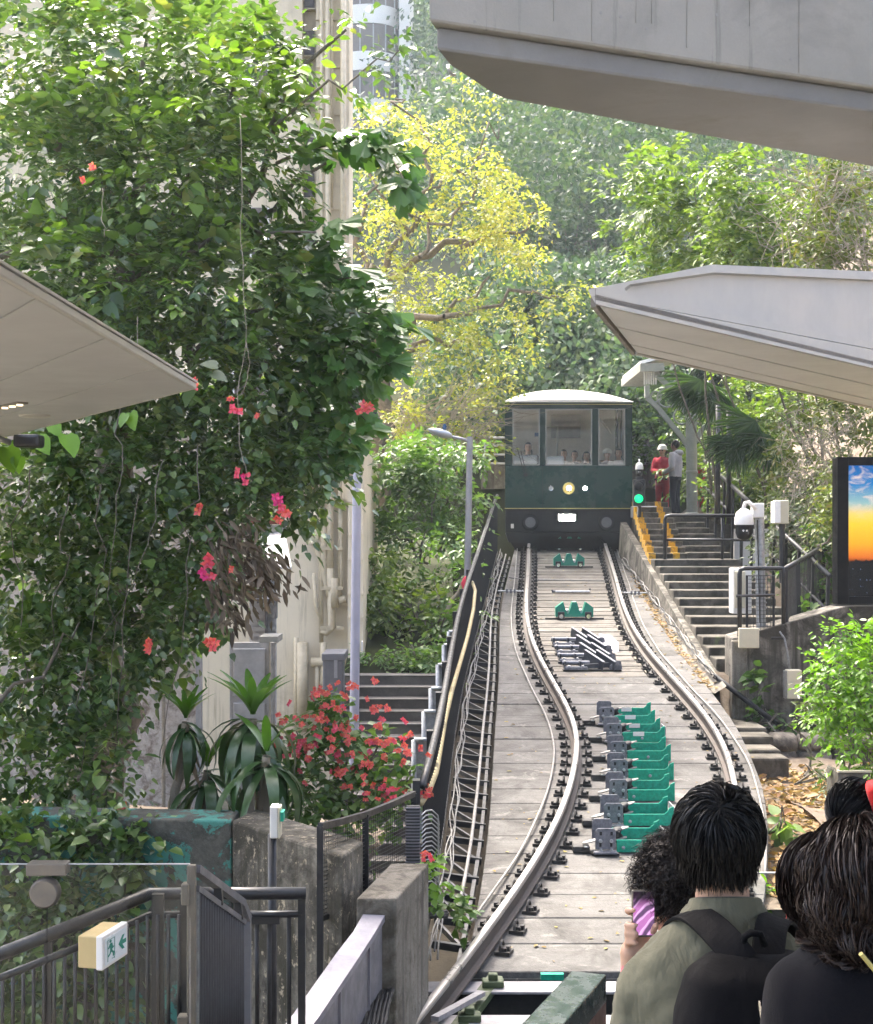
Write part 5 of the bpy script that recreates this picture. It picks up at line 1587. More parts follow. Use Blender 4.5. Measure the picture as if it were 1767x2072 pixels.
# lower apron with a centre arch
m = MB()
arch = [(1024, 1078.3), (1278, 1078.3), (1272, 1092), (1225, 1095), (1214, 1075), (1195, 1066), (1105, 1066), (1088, 1075), (1078, 1095), (1030, 1092)]
arch = [(1024, 1078.3), (1278, 1078.3), (1272, 1097), (1226, 1101), (1214, 1086), (1090, 1086), (1078, 1101), (1030, 1097)]
m.prism([Vector((TX(x), D + .04, TZ(y))) for x, y in arch], (0, .25, 0)); m.build('apron', MATS['tram_black'], th)
tb(1040, 1262, 1090, 1118, .5, 10, 'underframe', 'tram_under')
m = MB(); m.prism([Vector((TX(x), D + .32, TZ(y))) for x, y in ((1030, 1090), (1272, 1090), (1252, 1120), (1215, 1124), (1205, 1110), (1098, 1110), (1088, 1124), (1050, 1120))], (0, .1, 0)); m.build('lower_guard', MATS['tram_under'], th)
tb(1046, 1082, 1095, 1123, .35, .55, 'wheel_guard', 'tram_under', None, .02)
tb(1219, 1254, 1095, 1123, .35, .55, 'wheel_guard', 'tram_under', None, .02)
for px in (1070, 1230):
    for yy in (.9, 2.4, 8.2, 9.6):
        c = Vector((TX(px), D, TZ(1112))) + U * yy
        MB().tube([c - Vector((.06, 0, 0)), c + Vector((.06, 0, 0))], .22, 16).build('wheel', MATS['rail_rust'], th, auto=40)
# buffers, lamps
for px in (1073, 1227):
    c = Vector((TX(px), D, TZ(1057)))
    bf = MB().lathe(c, [(.12, .02), (.155, .0), (.165, -.03), (.15, -.05), (.001, -.06)], 24, (0, 1, 0)).build('buffer', MATS['tram_black'], th, auto=40)
    MB().lathe(c + Vector((0, -.05, 0)), [(.10, .0), (.105, -.014), (.001, -.018)], 24, (0, 1, 0)).build('buffer_face', MATS['box_grey'], bf, auto=40)
for px, r, mt, rim in ((1115, .052, 'lamp_shell', 'chrome'), (1151, .105, 'lamp_warm', 'tram_gold'), (1184, .05, 'lamp_white', 'chrome')):
    c = Vector((TX(px), D, TZ(988)))
    hl = MB().lathe(c, [(r * 1.05, .0), (r * 1.15, -.02), (r * 1.0, -.035), (r * .8, -.03)], 24, (0, 1, 0)).build('lamp_ring', MATS[rim], th, auto=40)
    MB().lathe(c + Vector((0, -.026, 0)), [(r * .78, 0), (r * (.5 if mt == 'lamp_warm' else .7), -.012), (.001, -.016)], 20, (0, 1, 0)).build('lens', MATS['lamp_shell' if mt == 'lamp_warm' else mt], hl, smooth=True)
    if mt == 'lamp_warm':
        MB().lathe(c + Vector((0, -.04, 0)), [(r * .45, 0), (r * .3, -.012), (.001, -.016)], 20, (0, 1, 0)).build('bulb', MATS[mt], hl, smooth=True)
hb = tb(1127, 1168, 1038, 1056, -.02, .01, 'headlamp_housing', 'tram_black', None, .01)
tb(1131, 1164, 1041, 1053, -.03, -.021, 'headlamp', 'lamp_white', hb)
tb(1034, 1040, 1060, 1069, -.004, .008, 'number_plate', 'white_plastic')
for px in (1098, 1204):
    tb(px, px + .8, 943, 1027, -.002, .0, 'panel_seam', 'tram_black')
# wipers
for a, b in (((1046, 905), (1062, 962)), ((1054, 912), (1066, 963))):
    m = MB(); m.bar(Vector((TX(a[0]), D - .03, TZ(a[1]))), Vector((TX(b[0]), D - .03, TZ(b[1]))), .012, .012, up=(0, 1, 0)); m.build('wiper', MATS['black_rubber'], th)
tb(1060, 1068, 958, 964, -.04, 0, 'wiper_motor', 'black_rubber')
m = MB(); m.box(Vector((TX(1021), D - .02, TZ(896))), (.03, .04, .12)); m.build('mirror', MATS['black_rubber'], th)
# sides: sill, waist panel, header, pillars, window panes
for side, xa, xb in (('l', XL, XL + 6), ('r', XR - 6, XR)):
    tb(xa + .2, xb - .2, 942, 1076, .062, LEN, 'side_panel', 'tram_green', None)
    tb(xa + .2, xb - .2, 812.5, 830, .062, LEN, 'side_header', 'tram_green', None)
    for k in range(8):
        y0 = .062 + k * (LEN - .2) / 7
        tb(xa + .2, xb - .2, 830.2, 941.8, y0, y0 + .14, 'side_pillar', 'tram_green')
        if k < 7:
            tb(xa + 2, xb - 2, 830.4, 941.6, y0 + .15, y0 + (LEN - .2) / 7 - .01, 'side_window', 'pane')
# arched roof
xs = np.linspace(-1, 1, 21); n = len(xs)
def arch_row(y, k, e):
    return [Vector((TX(1151 + x * (130.5 - e)), D, TZ(811.8 - 21 * k * (1 - abs(x) ** 2.3)))) + U * y for x in xs]
rows = [arch_row(-.10, .02, 0), arch_row(-.09, .16, .4), arch_row(.02, .34, .2), arch_row(.25, .60, 0), arch_row(.6, .84, 0), arch_row(1.1, .97, 0), arch_row(1.8, 1, 0), arch_row(LEN, 1, 0)]
m = MB(); vs = sum(rows, []); fs = [(r * n + i, r * n + i + 1, (r + 1) * n + i + 1, (r + 1) * n + i) for r in range(len(rows) - 1) for i in range(n - 1)]
b0 = len(vs); vs += [rows[0][0] + Vector((0, .02, -.01)), rows[0][-1] + Vector((0, .02, -.01)), rows[-1][-1] + Vector((0, 0, -.01)), rows[-1][0] + Vector((0, 0, -.01))]
fs.append((b0, b0 + 3, b0 + 2, b0 + 1))
m.add(vs, fs); m.build('roof', MATS['tram_roof'], th, auto=40)
tb(XL - 1.5, XR + 1.5, 811.9, 813.6, -.10, LEN, 'roof_gutter', 'tram_inside')
# inside: floor, white lining, seats, white partitions, driver's desk, grab rails
tb(XL + 7, XR - 7, 1020, 1026, .1, LEN - .1, 'floor', 'box_grey')
tb(XL + 7, XR - 7, 815, 818, .1, LEN - .1, 'ceiling', 'tram_inside')
tb(XL + 7, XR - 7, 818.2, 1019, 5.2, 5.25, 'white_partition', 'tram_inside')  # white panel added mid-car as a bright backdrop behind the passengers
tb(1120, 1190, 850, 905, 5.14, 5.195, 'bulkhead_window', 'grey_pipe')
tb(XL + 7, 1120, 870.2, 1019, LEN - .2, LEN - .1, 'white_partition', 'tram_inside')
tb(1039, 1088, 924, 940, .15, .5, 'driver_desk', 'tram_inside', None, .02)
tb(1107, 1142, 925, 942, .15, .5, 'driver_desk', 'tram_inside', None, .02)
tb(1094, 1097, 832, 1018, 1.2, 1.28, 'cab_partition', 'tram_inside')
for k in range(6):
    y0 = 1.7 + k * 1.5
    for (a, b) in ((1032, 1120), (1180, 1270)):
        st = tb(a, b, 992, 1000, y0, y0 + .45, 'seat', 'tram_seat')
        tb(a, b, 958, 990, y0 + .46, y0 + .52, 'seat_back', 'tram_seat', st)
MB().tube([Vector((TX(1130), D, TZ(866))) + U * 1.3, Vector((TX(1130), D, TZ(1015))) + U * 1.3], .018, 8).build('grab_pole', MATS['steel_rail'], th)
MB().tube([Vector((TX(1108), D, TZ(868))) + U * 1.3, Vector((TX(1132), D, TZ(866))) + U * 1.3], .015, 8).build('grab_pole', MATS['steel_rail'], th)
for k in range(5):
    MB().tube([Vector((TX(1214 + k * 5), D, TZ(842 + k * 6))) + U * 1.5, Vector((TX(1234 + k * 5), D, TZ(866 + k * 6))) + U * 3.2], .014, 6).build('grab_pole', MATS['tram_inside'], th)
tb(1082, 1090, 876, 884, .2, .24, 'driver_screen', 'lamp_blue')

# ------------------------------------------------------------------ lit advertising screen on the right
m_, t_, b_, o_ = _nt('screen_picture')
tc = t_.nodes.new('ShaderNodeTexCoord'); sp = t_.nodes.new('ShaderNodeSeparateXYZ'); t_.links.new(tc.outputs['Generated'], sp.inputs[0])
grad = _ramp(t_, sp.outputs['Z'], [(0, (.004, .003, .004)), (.27, (.01, .006, .004)), (.30, (.75, .16, .02)), (.40, (.95, .42, .02)), (.55, (1, .62, .04)), (.62, (.95, .66, .15)), (.70, (.30, .50, .50)), (.84, (.02, .20, .50)), (1, (.006, .10, .36))])
mp = t_.nodes.new('ShaderNodeMapping'); mp.inputs['Scale'].default_value = (2.2, 1, 7); mp.inputs['Rotation'].default_value = (0, R(20), 0); t_.links.new(tc.outputs['Generated'], mp.inputs[0])
cn = _noise(t_, 1.6, 8, .65, mp.outputs[0], .8)
cl = _ramp(t_, cn.outputs[0], [(.50, (0, 0, 0)), (.66, (1, 1, 1))])
um = _ramp(t_, sp.outputs['Z'], [(.55, (0, 0, 0)), (.75, (.8, .8, .8))])
mm = _mix(t_, 1.0, cl.outputs[0], um.outputs[0], 'MULTIPLY')
c1 = _mix(t_, mm, grad.outputs[0], (.95, .72, .62))
# dark hill outline with town lights
hn = _noise(t_, 6, 5, .6, tc.outputs['Generated'])
ad = t_.nodes.new('ShaderNodeMath'); ad.operation = 'MULTIPLY_ADD'; ad.inputs[1].default_value = .16; t_.links.new(hn.outputs[0], ad.inputs[0])
hx = t_.nodes.new('ShaderNodeMath'); hx.operation = 'MULTIPLY_ADD'; hx.inputs[1].default_value = .12; hx.inputs[2].default_value = .19; t_.links.new(sp.outputs['X'], hx.inputs[0]); t_.links.new(hx.outputs[0], ad.inputs[2])
lt = t_.nodes.new('ShaderNodeMath'); lt.operation = 'LESS_THAN'; t_.links.new(sp.outputs['Z'], lt.inputs[0]); t_.links.new(ad.outputs[0], lt.inputs[1])
ln = _noise(t_, 40, 2, .5, tc.outputs['Generated'])
lights = _mix(t_, _ramp(t_, ln.outputs[0], [(.66, (0, 0, 0)), (.72, (1, 1, 1))]).outputs[0], (.004, .004, .006), (.25, .35, .6))
c2 = _mix(t_, lt.outputs[0], c1, lights)
t_.links.new(c2, b_.inputs['Emission Color']); b_.inputs['Emission Strength'].default_value = .17
b_.inputs['Base Color'].default_value = (.01, .01, .01, 1); b_.inputs['Roughness'].default_value = .2
MATS['screen_picture'] = m_
D2 = 8.0
th = thing('advert_screen', 'black framed lit screen showing a sunset sky over dark hills', 'screen', P(1740, 1222, D2))
a = P(1693, 925, D2); b = P(1930, 1222, D2)
MB().box2((a.x, D2 + .004, b.z), (b.x, D2 + .09, a.z)).build('housing', MATS['black_rubber'], th, bevel=.006)
for (x0, x1, z0, z1) in ((a.x, a.x + .06, b.z, a.z), (b.x - .06, b.x, b.z, a.z), (a.x + .061, b.x - .061, a.z - .045, a.z), (a.x + .061, b.x - .061, b.z, b.z + .04)):
    MB().box2((x0, D2 - .02, z0), (x1, D2 + .003, z1)).build('bezel', MATS['black_rubber'], th)
MB().box2((a.x + .055, D2 - .004, b.z + .03), (b.x - .055, D2 + .0035, a.z - .03)).build('picture', m_, th)
MB().box2((a.x - .01, D2 - .02, b.z - .012), (b.x, D2 + .09, b.z - .003)).build('lower_trim', MATS['bronze'], th)

# ------------------------------------------------------------------ black railings, gate and glass at the lower left
th = thing('ramp_handrail', 'black steel railing sloping up behind the exit sign', 'railing', P(150, 2072, 6.2))
q = [P(-80, 1962, 6.0), P(150, 1872, 6.2), P(302, 1809, 6.4), P(420, 1808, 6.5), P(615, 1808, 6.6)]
MB().tube(q[:3] + [q[3]], .028, 10).build('handrail', MATS['black_steel'], th, smooth=True)
MB().tube([P(395, 1808, 6.5), P(618, 1808, 6.6)], .028, 10).build('handrail', MATS['black_steel'], th, smooth=True)
MB().tube([P(-80, 2010, 6.0), P(150, 1920, 6.2), P(302, 1852, 6.4), P(380, 1850, 6.5)], .016, 8).build('lower_rail', MATS['black_steel'], th, smooth=True)
MB().tube([P(500, 1850, 6.6), P(612, 1850, 6.6)], .016, 8).build('lower_rail', MATS['black_steel'], th, smooth=True)
for px in range(5, 380, 21):
    y = np.interp(px, [-80, 150, 302, 380], [2010, 1920, 1852, 1850])
    MB().tube([P(px, y, 6.3), P(px, 2140, 6.3)], .009, 6).build('baluster', MATS['black_steel'], th, smooth=True)
for px in (98, 320, 372):
    y = np.interp(px, [-80, 150, 302, 380], [1962, 1872, 1809, 1808])
    m = MB(); m.bar(P(px, y, 6.32), P(px, 2140, 6.32), .05 if px == 320 else .03, .03, up=(0, 1, 0)); m.build('post', MATS['black_steel'], th)
for px in (520, 545, 585):
    MB().tube([P(px, 1850, 6.6), P(px, 2140, 6.6)], .011, 6).build('baluster', MATS['black_steel'], th, smooth=True)
m = MB(); m.bar(P(611, 1800, 6.6), P(611, 2140, 6.6), .032, .03, up=(0, 1, 0)); m.build('post', MATS['black_steel'], th)
MB().box2(P(495, 1856, 6.58), P(568, 1866, 6.62)).build('latch_bar', MATS['black_steel'], th)
# gate: bronze post with a slanted panel of close bars
th = thing('bar_gate', 'black gate of close upright bars with a slanting top and bronze post', 'gate', P(390, 2072, 5.6))
m = MB(); m.bar(P(388, 1750, 5.5), P(388, 2140, 5.5), .032, .03, up=(0, 1, 0)); m.build('gate_post', MATS['bronze'], th, bevel=.003)
MB().box2(P(366, 1790, 5.47), P(386, 1826, 5.52)).build('hinge_block', MATS['bronze'], th, bevel=.004)
MB().box2(P(358, 2058, 5.47), P(386, 2072, 5.52)).build('hinge_block', MATS['bronze'], th, bevel=.004)
ga, gb, gc = P(396, 1758, 5.52), P(488, 1826, 6.3), P(501, 1860, 6.4)
m = MB(); m.bar(ga, gb, .035, .03); m.bar(gb, gc, .035, .03); m.bar(gc, P(501, 2140, 6.4), .03, .03, up=(0, 1, 0)); m.build('top_frame', MATS['box_grey'], th)
m = MB(); m.bar(P(398, 1798, 5.52), P(494, 1866, 6.3), .022, .022); m.build('mid_frame', MATS['box_grey'], th)
for k in range(19):
    t = (k + .6) / 19.5
    a_ = P(398, 1798, 5.52).lerp(P(494, 1866, 6.3), t)
    MB().tube([a_, Vector((a_.x, a_.y, -2.6))], .010, 6).build('bar', MATS['black_steel'], th, smooth=True)
m = MB(); m.bar(P(400, 1798, 5.54), P(400, 2140, 5.54), .014, .02, up=(0, 1, 0)); m.build('stile', MATS['galv'], th)
for t in (.45, .9):
    a_ = ga.lerp(gb, t); b_2 = P(398, 1798, 5.52).lerp(P(494, 1866, 6.3), t)
    m = MB(); m.bar(a_, b_2, .03, .03, up=(0, 1, 0)); m.build('bracket', MATS['black_steel'], th)
# emergency button post
th = thing('call_post', 'black post topped by a small white call box with a green button', 'post', P(550, 2072, 7.0))
MB().tube([P(551, 2140, 7.0), P(551, 1688, 7.0)], .021, 10).build('post', MATS['black_steel'], th, smooth=True)
MB().box2(P(546, 1632, 6.96), P(566, 1690, 7.04)).build('box', MATS['white_plastic'], th, bevel=.005)
MB().box2(P(562, 1634, 6.955), P(571, 1689, 7.05)).build('box_side', MATS['beige_plastic'], th, bevel=.004)
MB().box2(P(567, 1644, 6.95), P(577, 1656, 7.03)).build('button', MATS['pulley_green'], th)
# glass screens
def glass_panel(x0, x1, ytop, d, lab, name='glass_panel', dx=0):
    a_ = P(x0, ytop, d); b_ = P(x1, ytop, d + dx)
    th = thing(name, lab, 'glass panel', Vector((a_.x, d, -2.6)), 'frameless glass panels')
    m = MB(); m.hexa([(a_.x, a_.y, -2.6), (b_.x, b_.y, -2.6), (b_.x, b_.y + .012, -2.6), (a_.x, a_.y + .012, -2.6)], [a_, b_, b_ + Vector((0, .012, 0)), a_ + Vector((0, .012, 0))]); m.build('pane', MATS['clear_glass'], th)
    m = MB(); m.bar(a_ + Vector((0, .006, .003)), b_ + Vector((0, .006, .003)), .012, .003); m.build('polished_edge', MATS['lamp_shell'], th)
    return th
g1 = glass_panel(-140, 92.5, 1751, 5.2, 'frameless glass panel at the far left, left of the round fixing')
g2 = glass_panel(94.5, 384, 1751, 5.2, 'frameless glass panel between the round fixing and the bronze gate post')
MB().box2(P(52, 1749, 5.17), P(143, 1764, 5.24)).build('clamp_bar', MATS['bronze'], g2, bevel=.003)
MB().lathe(P(93, 1805, 5.19), [(.001, -.035), (.045, -.035), (.052, -.025), (.052, .012)], 28, (0, 1, 0)).build('round_fixing', MATS['bronze'], g2, auto=40)
glass_panel(1300, 1900, 1769, 4.4, 'frameless glass barrier in front of the waiting people')
# exit sign
th = thing('exit_sign', 'white and green exit sign box with running figure and left arrow', 'sign', P(205, 1965, 4.9))
A = P(207, 1897, 4.80); B = P(255, 1908, 4.98); hgt = A.z - P(207, 1962, 4.80).z
e = (Vector((B.x, B.y, 0)) - Vector((A.x, A.y, 0))).normalized(); nn = Vector((e.y, -e.x, 0))
Lw = (Vector((B.x, B.y, 0)) - Vector((A.x, A.y, 0))).length
def sp_(u, v, o=0.0): return Vector((A.x, A.y, A.z)) + e * (u * Lw) - Vector((0, 0, v * hgt)) + nn * o
m = MB(); m.hexa([sp_(0, 1, 0), sp_(1, 1, 0), sp_(1, 1, -.085), sp_(0, 1, -.085)], [sp_(0, 0, 0), sp_(1, 0, 0), sp_(1, 0, -.085), sp_(0, 0, -.085)]); m.build('case', MATS['sign_side'], th, bevel=.003)
m = MB(); m.hexa([sp_(-.03, 1.03, .004), sp_(1.03, 1.03, .004), sp_(1.03, 1.03, -.02), sp_(-.03, 1.03, -.02)], [sp_(-.03, -.03, .004), sp_(1.03, -.03, .004), sp_(1.03, -.03, -.02), sp_(-.03, -.03, -.02)]); m.build('front_frame', MATS['white_plastic'], th, bevel=.003)
m = MB(); m.hexa([sp_(.06, .92, .0062), sp_(.94, .92, .0062), sp_(.94, .92, .0045), sp_(.06, .92, .0045)], [sp_(.06, .08, .0062), sp_(.94, .08, .0062), sp_(.94, .08, .0045), sp_(.06, .08, .0045)])
paint('sign_face', (.70, .76, .78), .3, 0, .05); paint('sign_green', (.0, .21, .15), .4, 0, .05)
m.build('sign_face', MATS['sign_face'], th)
def flat(poly, name):
    m = MB(); m.prism([sp_(u, v, .0066) for u, v in poly], nn * .0008); m.build(name, MATS['sign_green'], th)
flat([(.60, .50), (.76, .27), (.85, .27), (.76, .43), (.92, .43), (.92, .56), (.76, .56), (.85, .72), (.76, .72)], 'arrow')
for (u0, v0, u1, v1) in ((.14, .17, .155, .84), (.14, .17, .44, .185), (.425, .17, .44, .84), (.32, .80, .44, .815)):
    flat([(u0, v0), (u1, v0), (u1, v1), (u0, v1)], 'door_line')
flat([(.26 + .045 * math.cos(a), .24 + .045 * math.sin(a)) for a in np.linspace(0, 2 * math.pi, 12)[:-1]], 'figure_head')
flat([(.24, .30), (.33, .31), (.36, .44), (.40, .43), (.40, .47), (.34, .50), (.32, .46), (.34, .56), (.42, .62), (.40, .75), (.36, .75), (.36, .65), (.29, .58), (.24, .66), (.17, .70), (.16, .66), (.22, .61), (.25, .52), (.24, .40), (.19, .46), (.16, .44)], 'figure')

# ------------------------------------------------------------------ vegetation
def clumps_to_sprays(rg, clumps, leaf, nleaf, cover, shape=OVAL, twig=.3, droop=.3, shell=.6, up=.8, front=0.35):
    """clumps: (px, py, d, rx_px, ry_px, depth radius). Twigs start through each clump and point outward."""
    C = []; O = []
    for (px, py, d, rx, ry, rd) in clumps:
        A = math.pi * rx * ry; a = .25 * (leaf * FPX / d) ** 2
        n = max(6, int(cover * A / a / nleaf))
        p, o = ell_points(rg, n, P(px, py, d), (rx * d / FPX, rd, ry * d / FPX), shell)
        o = o + np.array([0, -front, .15])
        C.append(p - o * twig * .4); O.append(o)
    return sprays(rg, np.concatenate(C), np.concatenate(O), nleaf, leaf, twig=twig, droop=droop, shape=shape, up=up)


def limb(m, rg, a, b, r0, r1, n=6, amp=.05, seg=7):
    pts = wig(rg, a, b, n, amp)
    m.tube(pts, [r0 + (r1 - r0) * i / n for i in range(n + 1)], seg, False)
    return pts


# big broadleaf tree on the left
rg = np.random.default_rng(3)
tr = thing('broadleaf_tree', 'large broadleaf tree covered in glossy leaves filling the upper left', 'tree', P(200, 1750, 12.2))
m = MB(); b0 = P(190, 1760, 12.3); b1 = P(230, 900, 12.3); b2 = P(300, 420, 12)
limb(m, rg, b0, b1, .20, .15, 8, .06, 10); limb(m, rg, b1, b2, .15, .08, 6, .08, 8)
ends = [(60, 120, 11.6), (300, 60, 11.8), (480, 160, 11.5), (620, 120, 11.3), (420, 420, 11.2), (120, 420, 11.2), (560, 620, 11.2), (300, 620, 11), (40, 640, 11), (700, 60, 11.0), (660, 330, 11.4)]
for e_ in ends:
    st = b1.lerp(b2, random.uniform(.2, 1))
    limb(m, rg, st, P(*e_), .055, .012, 7, .12, 6)
m.build('trunk', MATS['bark'], tr, smooth=True)
for (a, b, r0, r1) in (((180, 520, 11.2), (640, 470, 10.7), .02, .008), ((0, 520, 10.9), (330, 350, 10.7), .025, .008), ((560, 250, 10.8), (815, 92, 10.6), .013, .004), ((0, 1420, 10.0), (160, 1260, 10.2), .018, .006)):
    m = MB(); limb(m, rg, P(*a), P(*b), r0, r1, 8, .06, 6); m.build('branch', MATS['bark'], tr, smooth=True)
cl = [(70, 90, 11.6, 170, 160, .9), (270, 110, 11.4, 190, 160, .9), (440, 150, 11.2, 150, 150, .8), (560, 80, 11.1, 70, 60, .4), (110, 330, 11.2, 180, 150, .9), (330, 340, 11.0, 190, 160, .9), (500, 330, 11.0, 120, 130, .7),
      (60, 540, 11.0, 140, 130, .8), (240, 560, 10.8, 190, 150, .8), (440, 560, 10.8, 170, 140, .8), (570, 520, 11.2, 60, 80, .4), (600, 210, 11.0, 40, 40, .3), (350, 740, 11.0, 220, 110, .7), (540, 720, 11.0, 150, 110, .6), (170, 720, 11.2, 160, 120, .6)]
arr = clumps_to_sprays(rg, cl, .078, 9, 2.3, OVAL, .30, .35)
leaf_object('crown', arr, MATS['leaf_left'], tr)
leaf_object('broad_leaves', clumps_to_sprays(rg, cl, .125, 6, .7, HEART, .32, .4), MATS['leaf_left'], tr)
leaf_object('inner_crown', clumps_to_sprays(rg, [(c[0] - 20, c[1], c[2] + 1.5, c[3], c[4] * 1.1, .5) for c in cl if c[0] < 480], .15, 7, 1.3, HEART, .35, .4), MATS['leaf_ivy'], tr)
cl = [(420, 190, 10.4, 110, 90, .3), (360, 330, 10.3, 120, 80, .3), (160, 200, 10.5, 90, 60, .3), (260, 560, 10.2, 120, 60, .3), (620, 130, 10.6, 120, 60, .3), (120, 500, 10.3, 80, 60, .3)]
arr = clumps_to_sprays(rg, cl, .10, 9, .75, OVAL, .38, .25)
leaf_object('young_leaves', arr, MATS['leaf_lime'], tr)['label'] = 'bright lime young leaves'
# thin sprig reaching over the tower
C = np.array([P(x, y, 10.6) for x, y in ((600, 235), (640, 200), (680, 175), (720, 150), (750, 130), (780, 112), (800, 100), (650, 225), (700, 200), (740, 90), (760, 70), (690, 60), (790, 135), (735, 40), (700, 30), (665, 15), (810, 95))])
O = np.tile(np.array([.8, -.1, .25]), (len(C), 1))
leaf_object('sprig_leaves', sprays(rg, C, O, 6, .085, twig=.22, droop=.5, jitter=.6), MATS['leaf_left'], tr)

# fishtail palm with ragged wedge leaflets
rg = np.random.default_rng(5)
pl_ = thing('fishtail_palm', 'fishtail palm with ragged dark green leaflets hanging before the cream building', 'palm tree', P(560, 1700, 12.6))
m = MB(); limb(m, rg, P(220, 1700, 13.2), P(320, 1100, 13.0), .06, .055, 8, .02, 8); limb(m, rg, P(320, 1100, 13.0), P(558, 700, 12.3), .055, .03, 8, .02, 8)
A_ = []; 
for (a, b, c) in (((560, 700), (690, 610), (770, 640)), ((565, 690), (640, 740), (740, 850)), ((560, 640), (640, 560), (735, 560)), ((575, 720), (700, 680), (815, 655)), ((560, 330), (700, 262), (800, 300)), ((700, 262), (800, 290), (825, 390)), ((570, 600), (620, 480), (680, 470)), ((560, 760), (640, 830), (720, 900)),
                  ((540, 760), (600, 850), (650, 930)), ((560, 680), (680, 640), (790, 740)), ((550, 640), (590, 560), (640, 600)), ((600, 300), (680, 275), (760, 275))):
    pts = []
    for s in np.linspace(0, 1, 12):
        p = P(*a, 11.9) * (1 - s) ** 2 + P(*b, 11.4) * 2 * s * (1 - s) + P(*c, 11.0) * s * s
        pts.append(p)
    m.tube(pts, [.018 - .0013 * i for i in range(12)], 5, False)
    for i in range(2, 12):
        t = (pts[min(i + 1, 11)] - pts[i - 1]).normalized()
        for k in range(5):
            sd = t.cross(Vector((0, 0, 1))).normalized() * (1 if k % 2 else -1)
            ax = np.array(t * rg.uniform(.2, .9) + sd * rg.uniform(.1, 1) + Vector((0, 0, rg.uniform(-.9, .15)))) + rg.normal(0, .25, 3)
            A_.append((np.array(pts[i]) + rg.normal(0, .05, 3), ax, np.array([rg.normal(0, .5), -.6 + rg.normal(0, .4), .6]), rg.uniform(.13, .24)))
m.build('trunk', MATS['bark'], pl_, smooth=True)
cl = [(690, 640, 11.3, 90, 110, .4), (660, 760, 11.4, 90, 100, .4), (720, 700, 11.2, 80, 90, .3), (640, 880, 11.6, 90, 70, .4), (620, 560, 11.5, 80, 90, .4)]
for (px, py, d, rx, ry, rd) in cl:
    p, o = ell_points(rg, 130, P(px, py, d), (rx * d / FPX, rd, ry * d / FPX), .6)
    for q, oo in zip(p, o): A_.append((q, oo + np.array([.3, -.3, -.6]), np.array([rg.normal(0, .4), -.5, .6]), rg.uniform(.11, .20)))
leaf_object('leaflets', leaf_arrays(np.array([a[0] for a in A_]), np.array([a[1] for a in A_]), np.array([a[2] for a in A_]), np.array([a[3] for a in A_]), FISH), MATS['leaf_fish'], pl_)

# climbing vines, lower left
rg = np.random.default_rng(8)
iv = thing('climbing_vines', 'curtain of dark green climbing vines hanging over the wall at the left', 'vines', P(150, 2000, 10.6))
m = MB()
for (a, b, c) in (((205, 980), (190, 1250), (150, 1600)), ((140, 1000), (110, 1200), (90, 1420)), ((330, 930), (300, 1100), (200, 1300)), ((245, 820), (235, 1000), (225, 1400)), ((60, 950), (40, 1300), (60, 1700)), ((400, 900), (380, 1200), (330, 1500)), ((280, 1000), (240, 1400), (210, 1800))):
    limb(m, rg, P(*a, 10.4), P(*b, 10.3), .005, .004, 6, .04, 5); limb(m, rg, P(*b, 10.3), P(*c, 10.2), .004, .003, 6, .04, 5)
m.build('stems', MATS['bark'], iv, smooth=True)
cl = [(60, 960, 10.9, 130, 110, .4), (230, 930, 10.9, 150, 110, .4), (400, 900, 10.9, 140, 110, .4), (540, 890, 11.0, 120, 90, .4), (640, 930, 11.0, 90, 60, .3), (560, 1000, 11.0, 100, 70, .3), (70, 1150, 10.7, 130, 130, .35), (220, 1140, 10.7, 130, 120, .35), (360, 1080, 10.8, 120, 120, .35), (450, 1020, 10.9, 100, 100, .3),
      (60, 1350, 10.5, 120, 130, .35), (190, 1330, 10.5, 120, 120, .35), (320, 1250, 10.6, 90, 100, .3), (60, 1550, 10.3, 130, 130, .35), (190, 1530, 10.3, 110, 120, .3), (60, 1740, 9.35, 150, 120, .2), (200, 1700, 9.3, 100, 80, .15), (50, 1900, 9.3, 150, 130, .2), (190, 1850, 9.25, 85, 110, .12), (270, 1760, 9.25, 40, 60, .08), (120, 2020, 9.25, 140, 90, .15), (260, 1690, 9.3, 60, 40, .1), (420, 1180, 10.8, 70, 60, .25)]
arr = clumps_to_sprays(rg, cl, .066, 8, 1.5, HEART, .28, .55)
leaf_object('leaves', arr, MATS['leaf_ivy'], iv)
leaf_object('broad_leaves', clumps_to_sprays(rg, cl, .11, 5, .35, HEART, .3, .5), MATS['leaf_left'], iv)
# inner, deeper leaves to close the curtain
cl2 = [(px, py, d + .8, rx * 1.1, ry * 1.1, .5) for (px, py, d, rx, ry, rd) in cl if py < 1500]
leaf_object('inner_leaves', clumps_to_sprays(rg, cl2, .11, 7, .9, HEART, .3, .5), MATS['leaf_ivy'], iv)
# long hanging tendrils
for i, (pts, lab) in enumerate([([(487, 240), (487, 420), (492, 560), (497, 700), (485, 760), (482, 900), (500, 960), (508, 985)], 'long pale hanging tendril before the big tree'), ([(208, 380), (206, 440), (212, 480)], 'short pale tendril hanging in the tree at the far left'), ([(278, 640), (276, 720), (279, 810)], 'straight pale tendril hanging above the canopy tip'), ([(500, 690), (508, 735), (492, 790), (486, 800)], 'looping pale tendril beside the long one')]):
    q = []
    pp = [P(x, y, 9.6) for x, y in pts]
    for a, b in zip(pp[:-1], pp[1:]):
        for s in (0, .25, .5, .75): q.append(a.lerp(b, s) + Vector(rg.normal(0, .006, 3)))
    o = MB().tube(q + [pp[-1]], .0026, 5).build('hanging_tendril', MATS['bark_pale'], base=pp[-1], smooth=True)
    tag(o, lab, 'tendril', 'hanging tendrils')
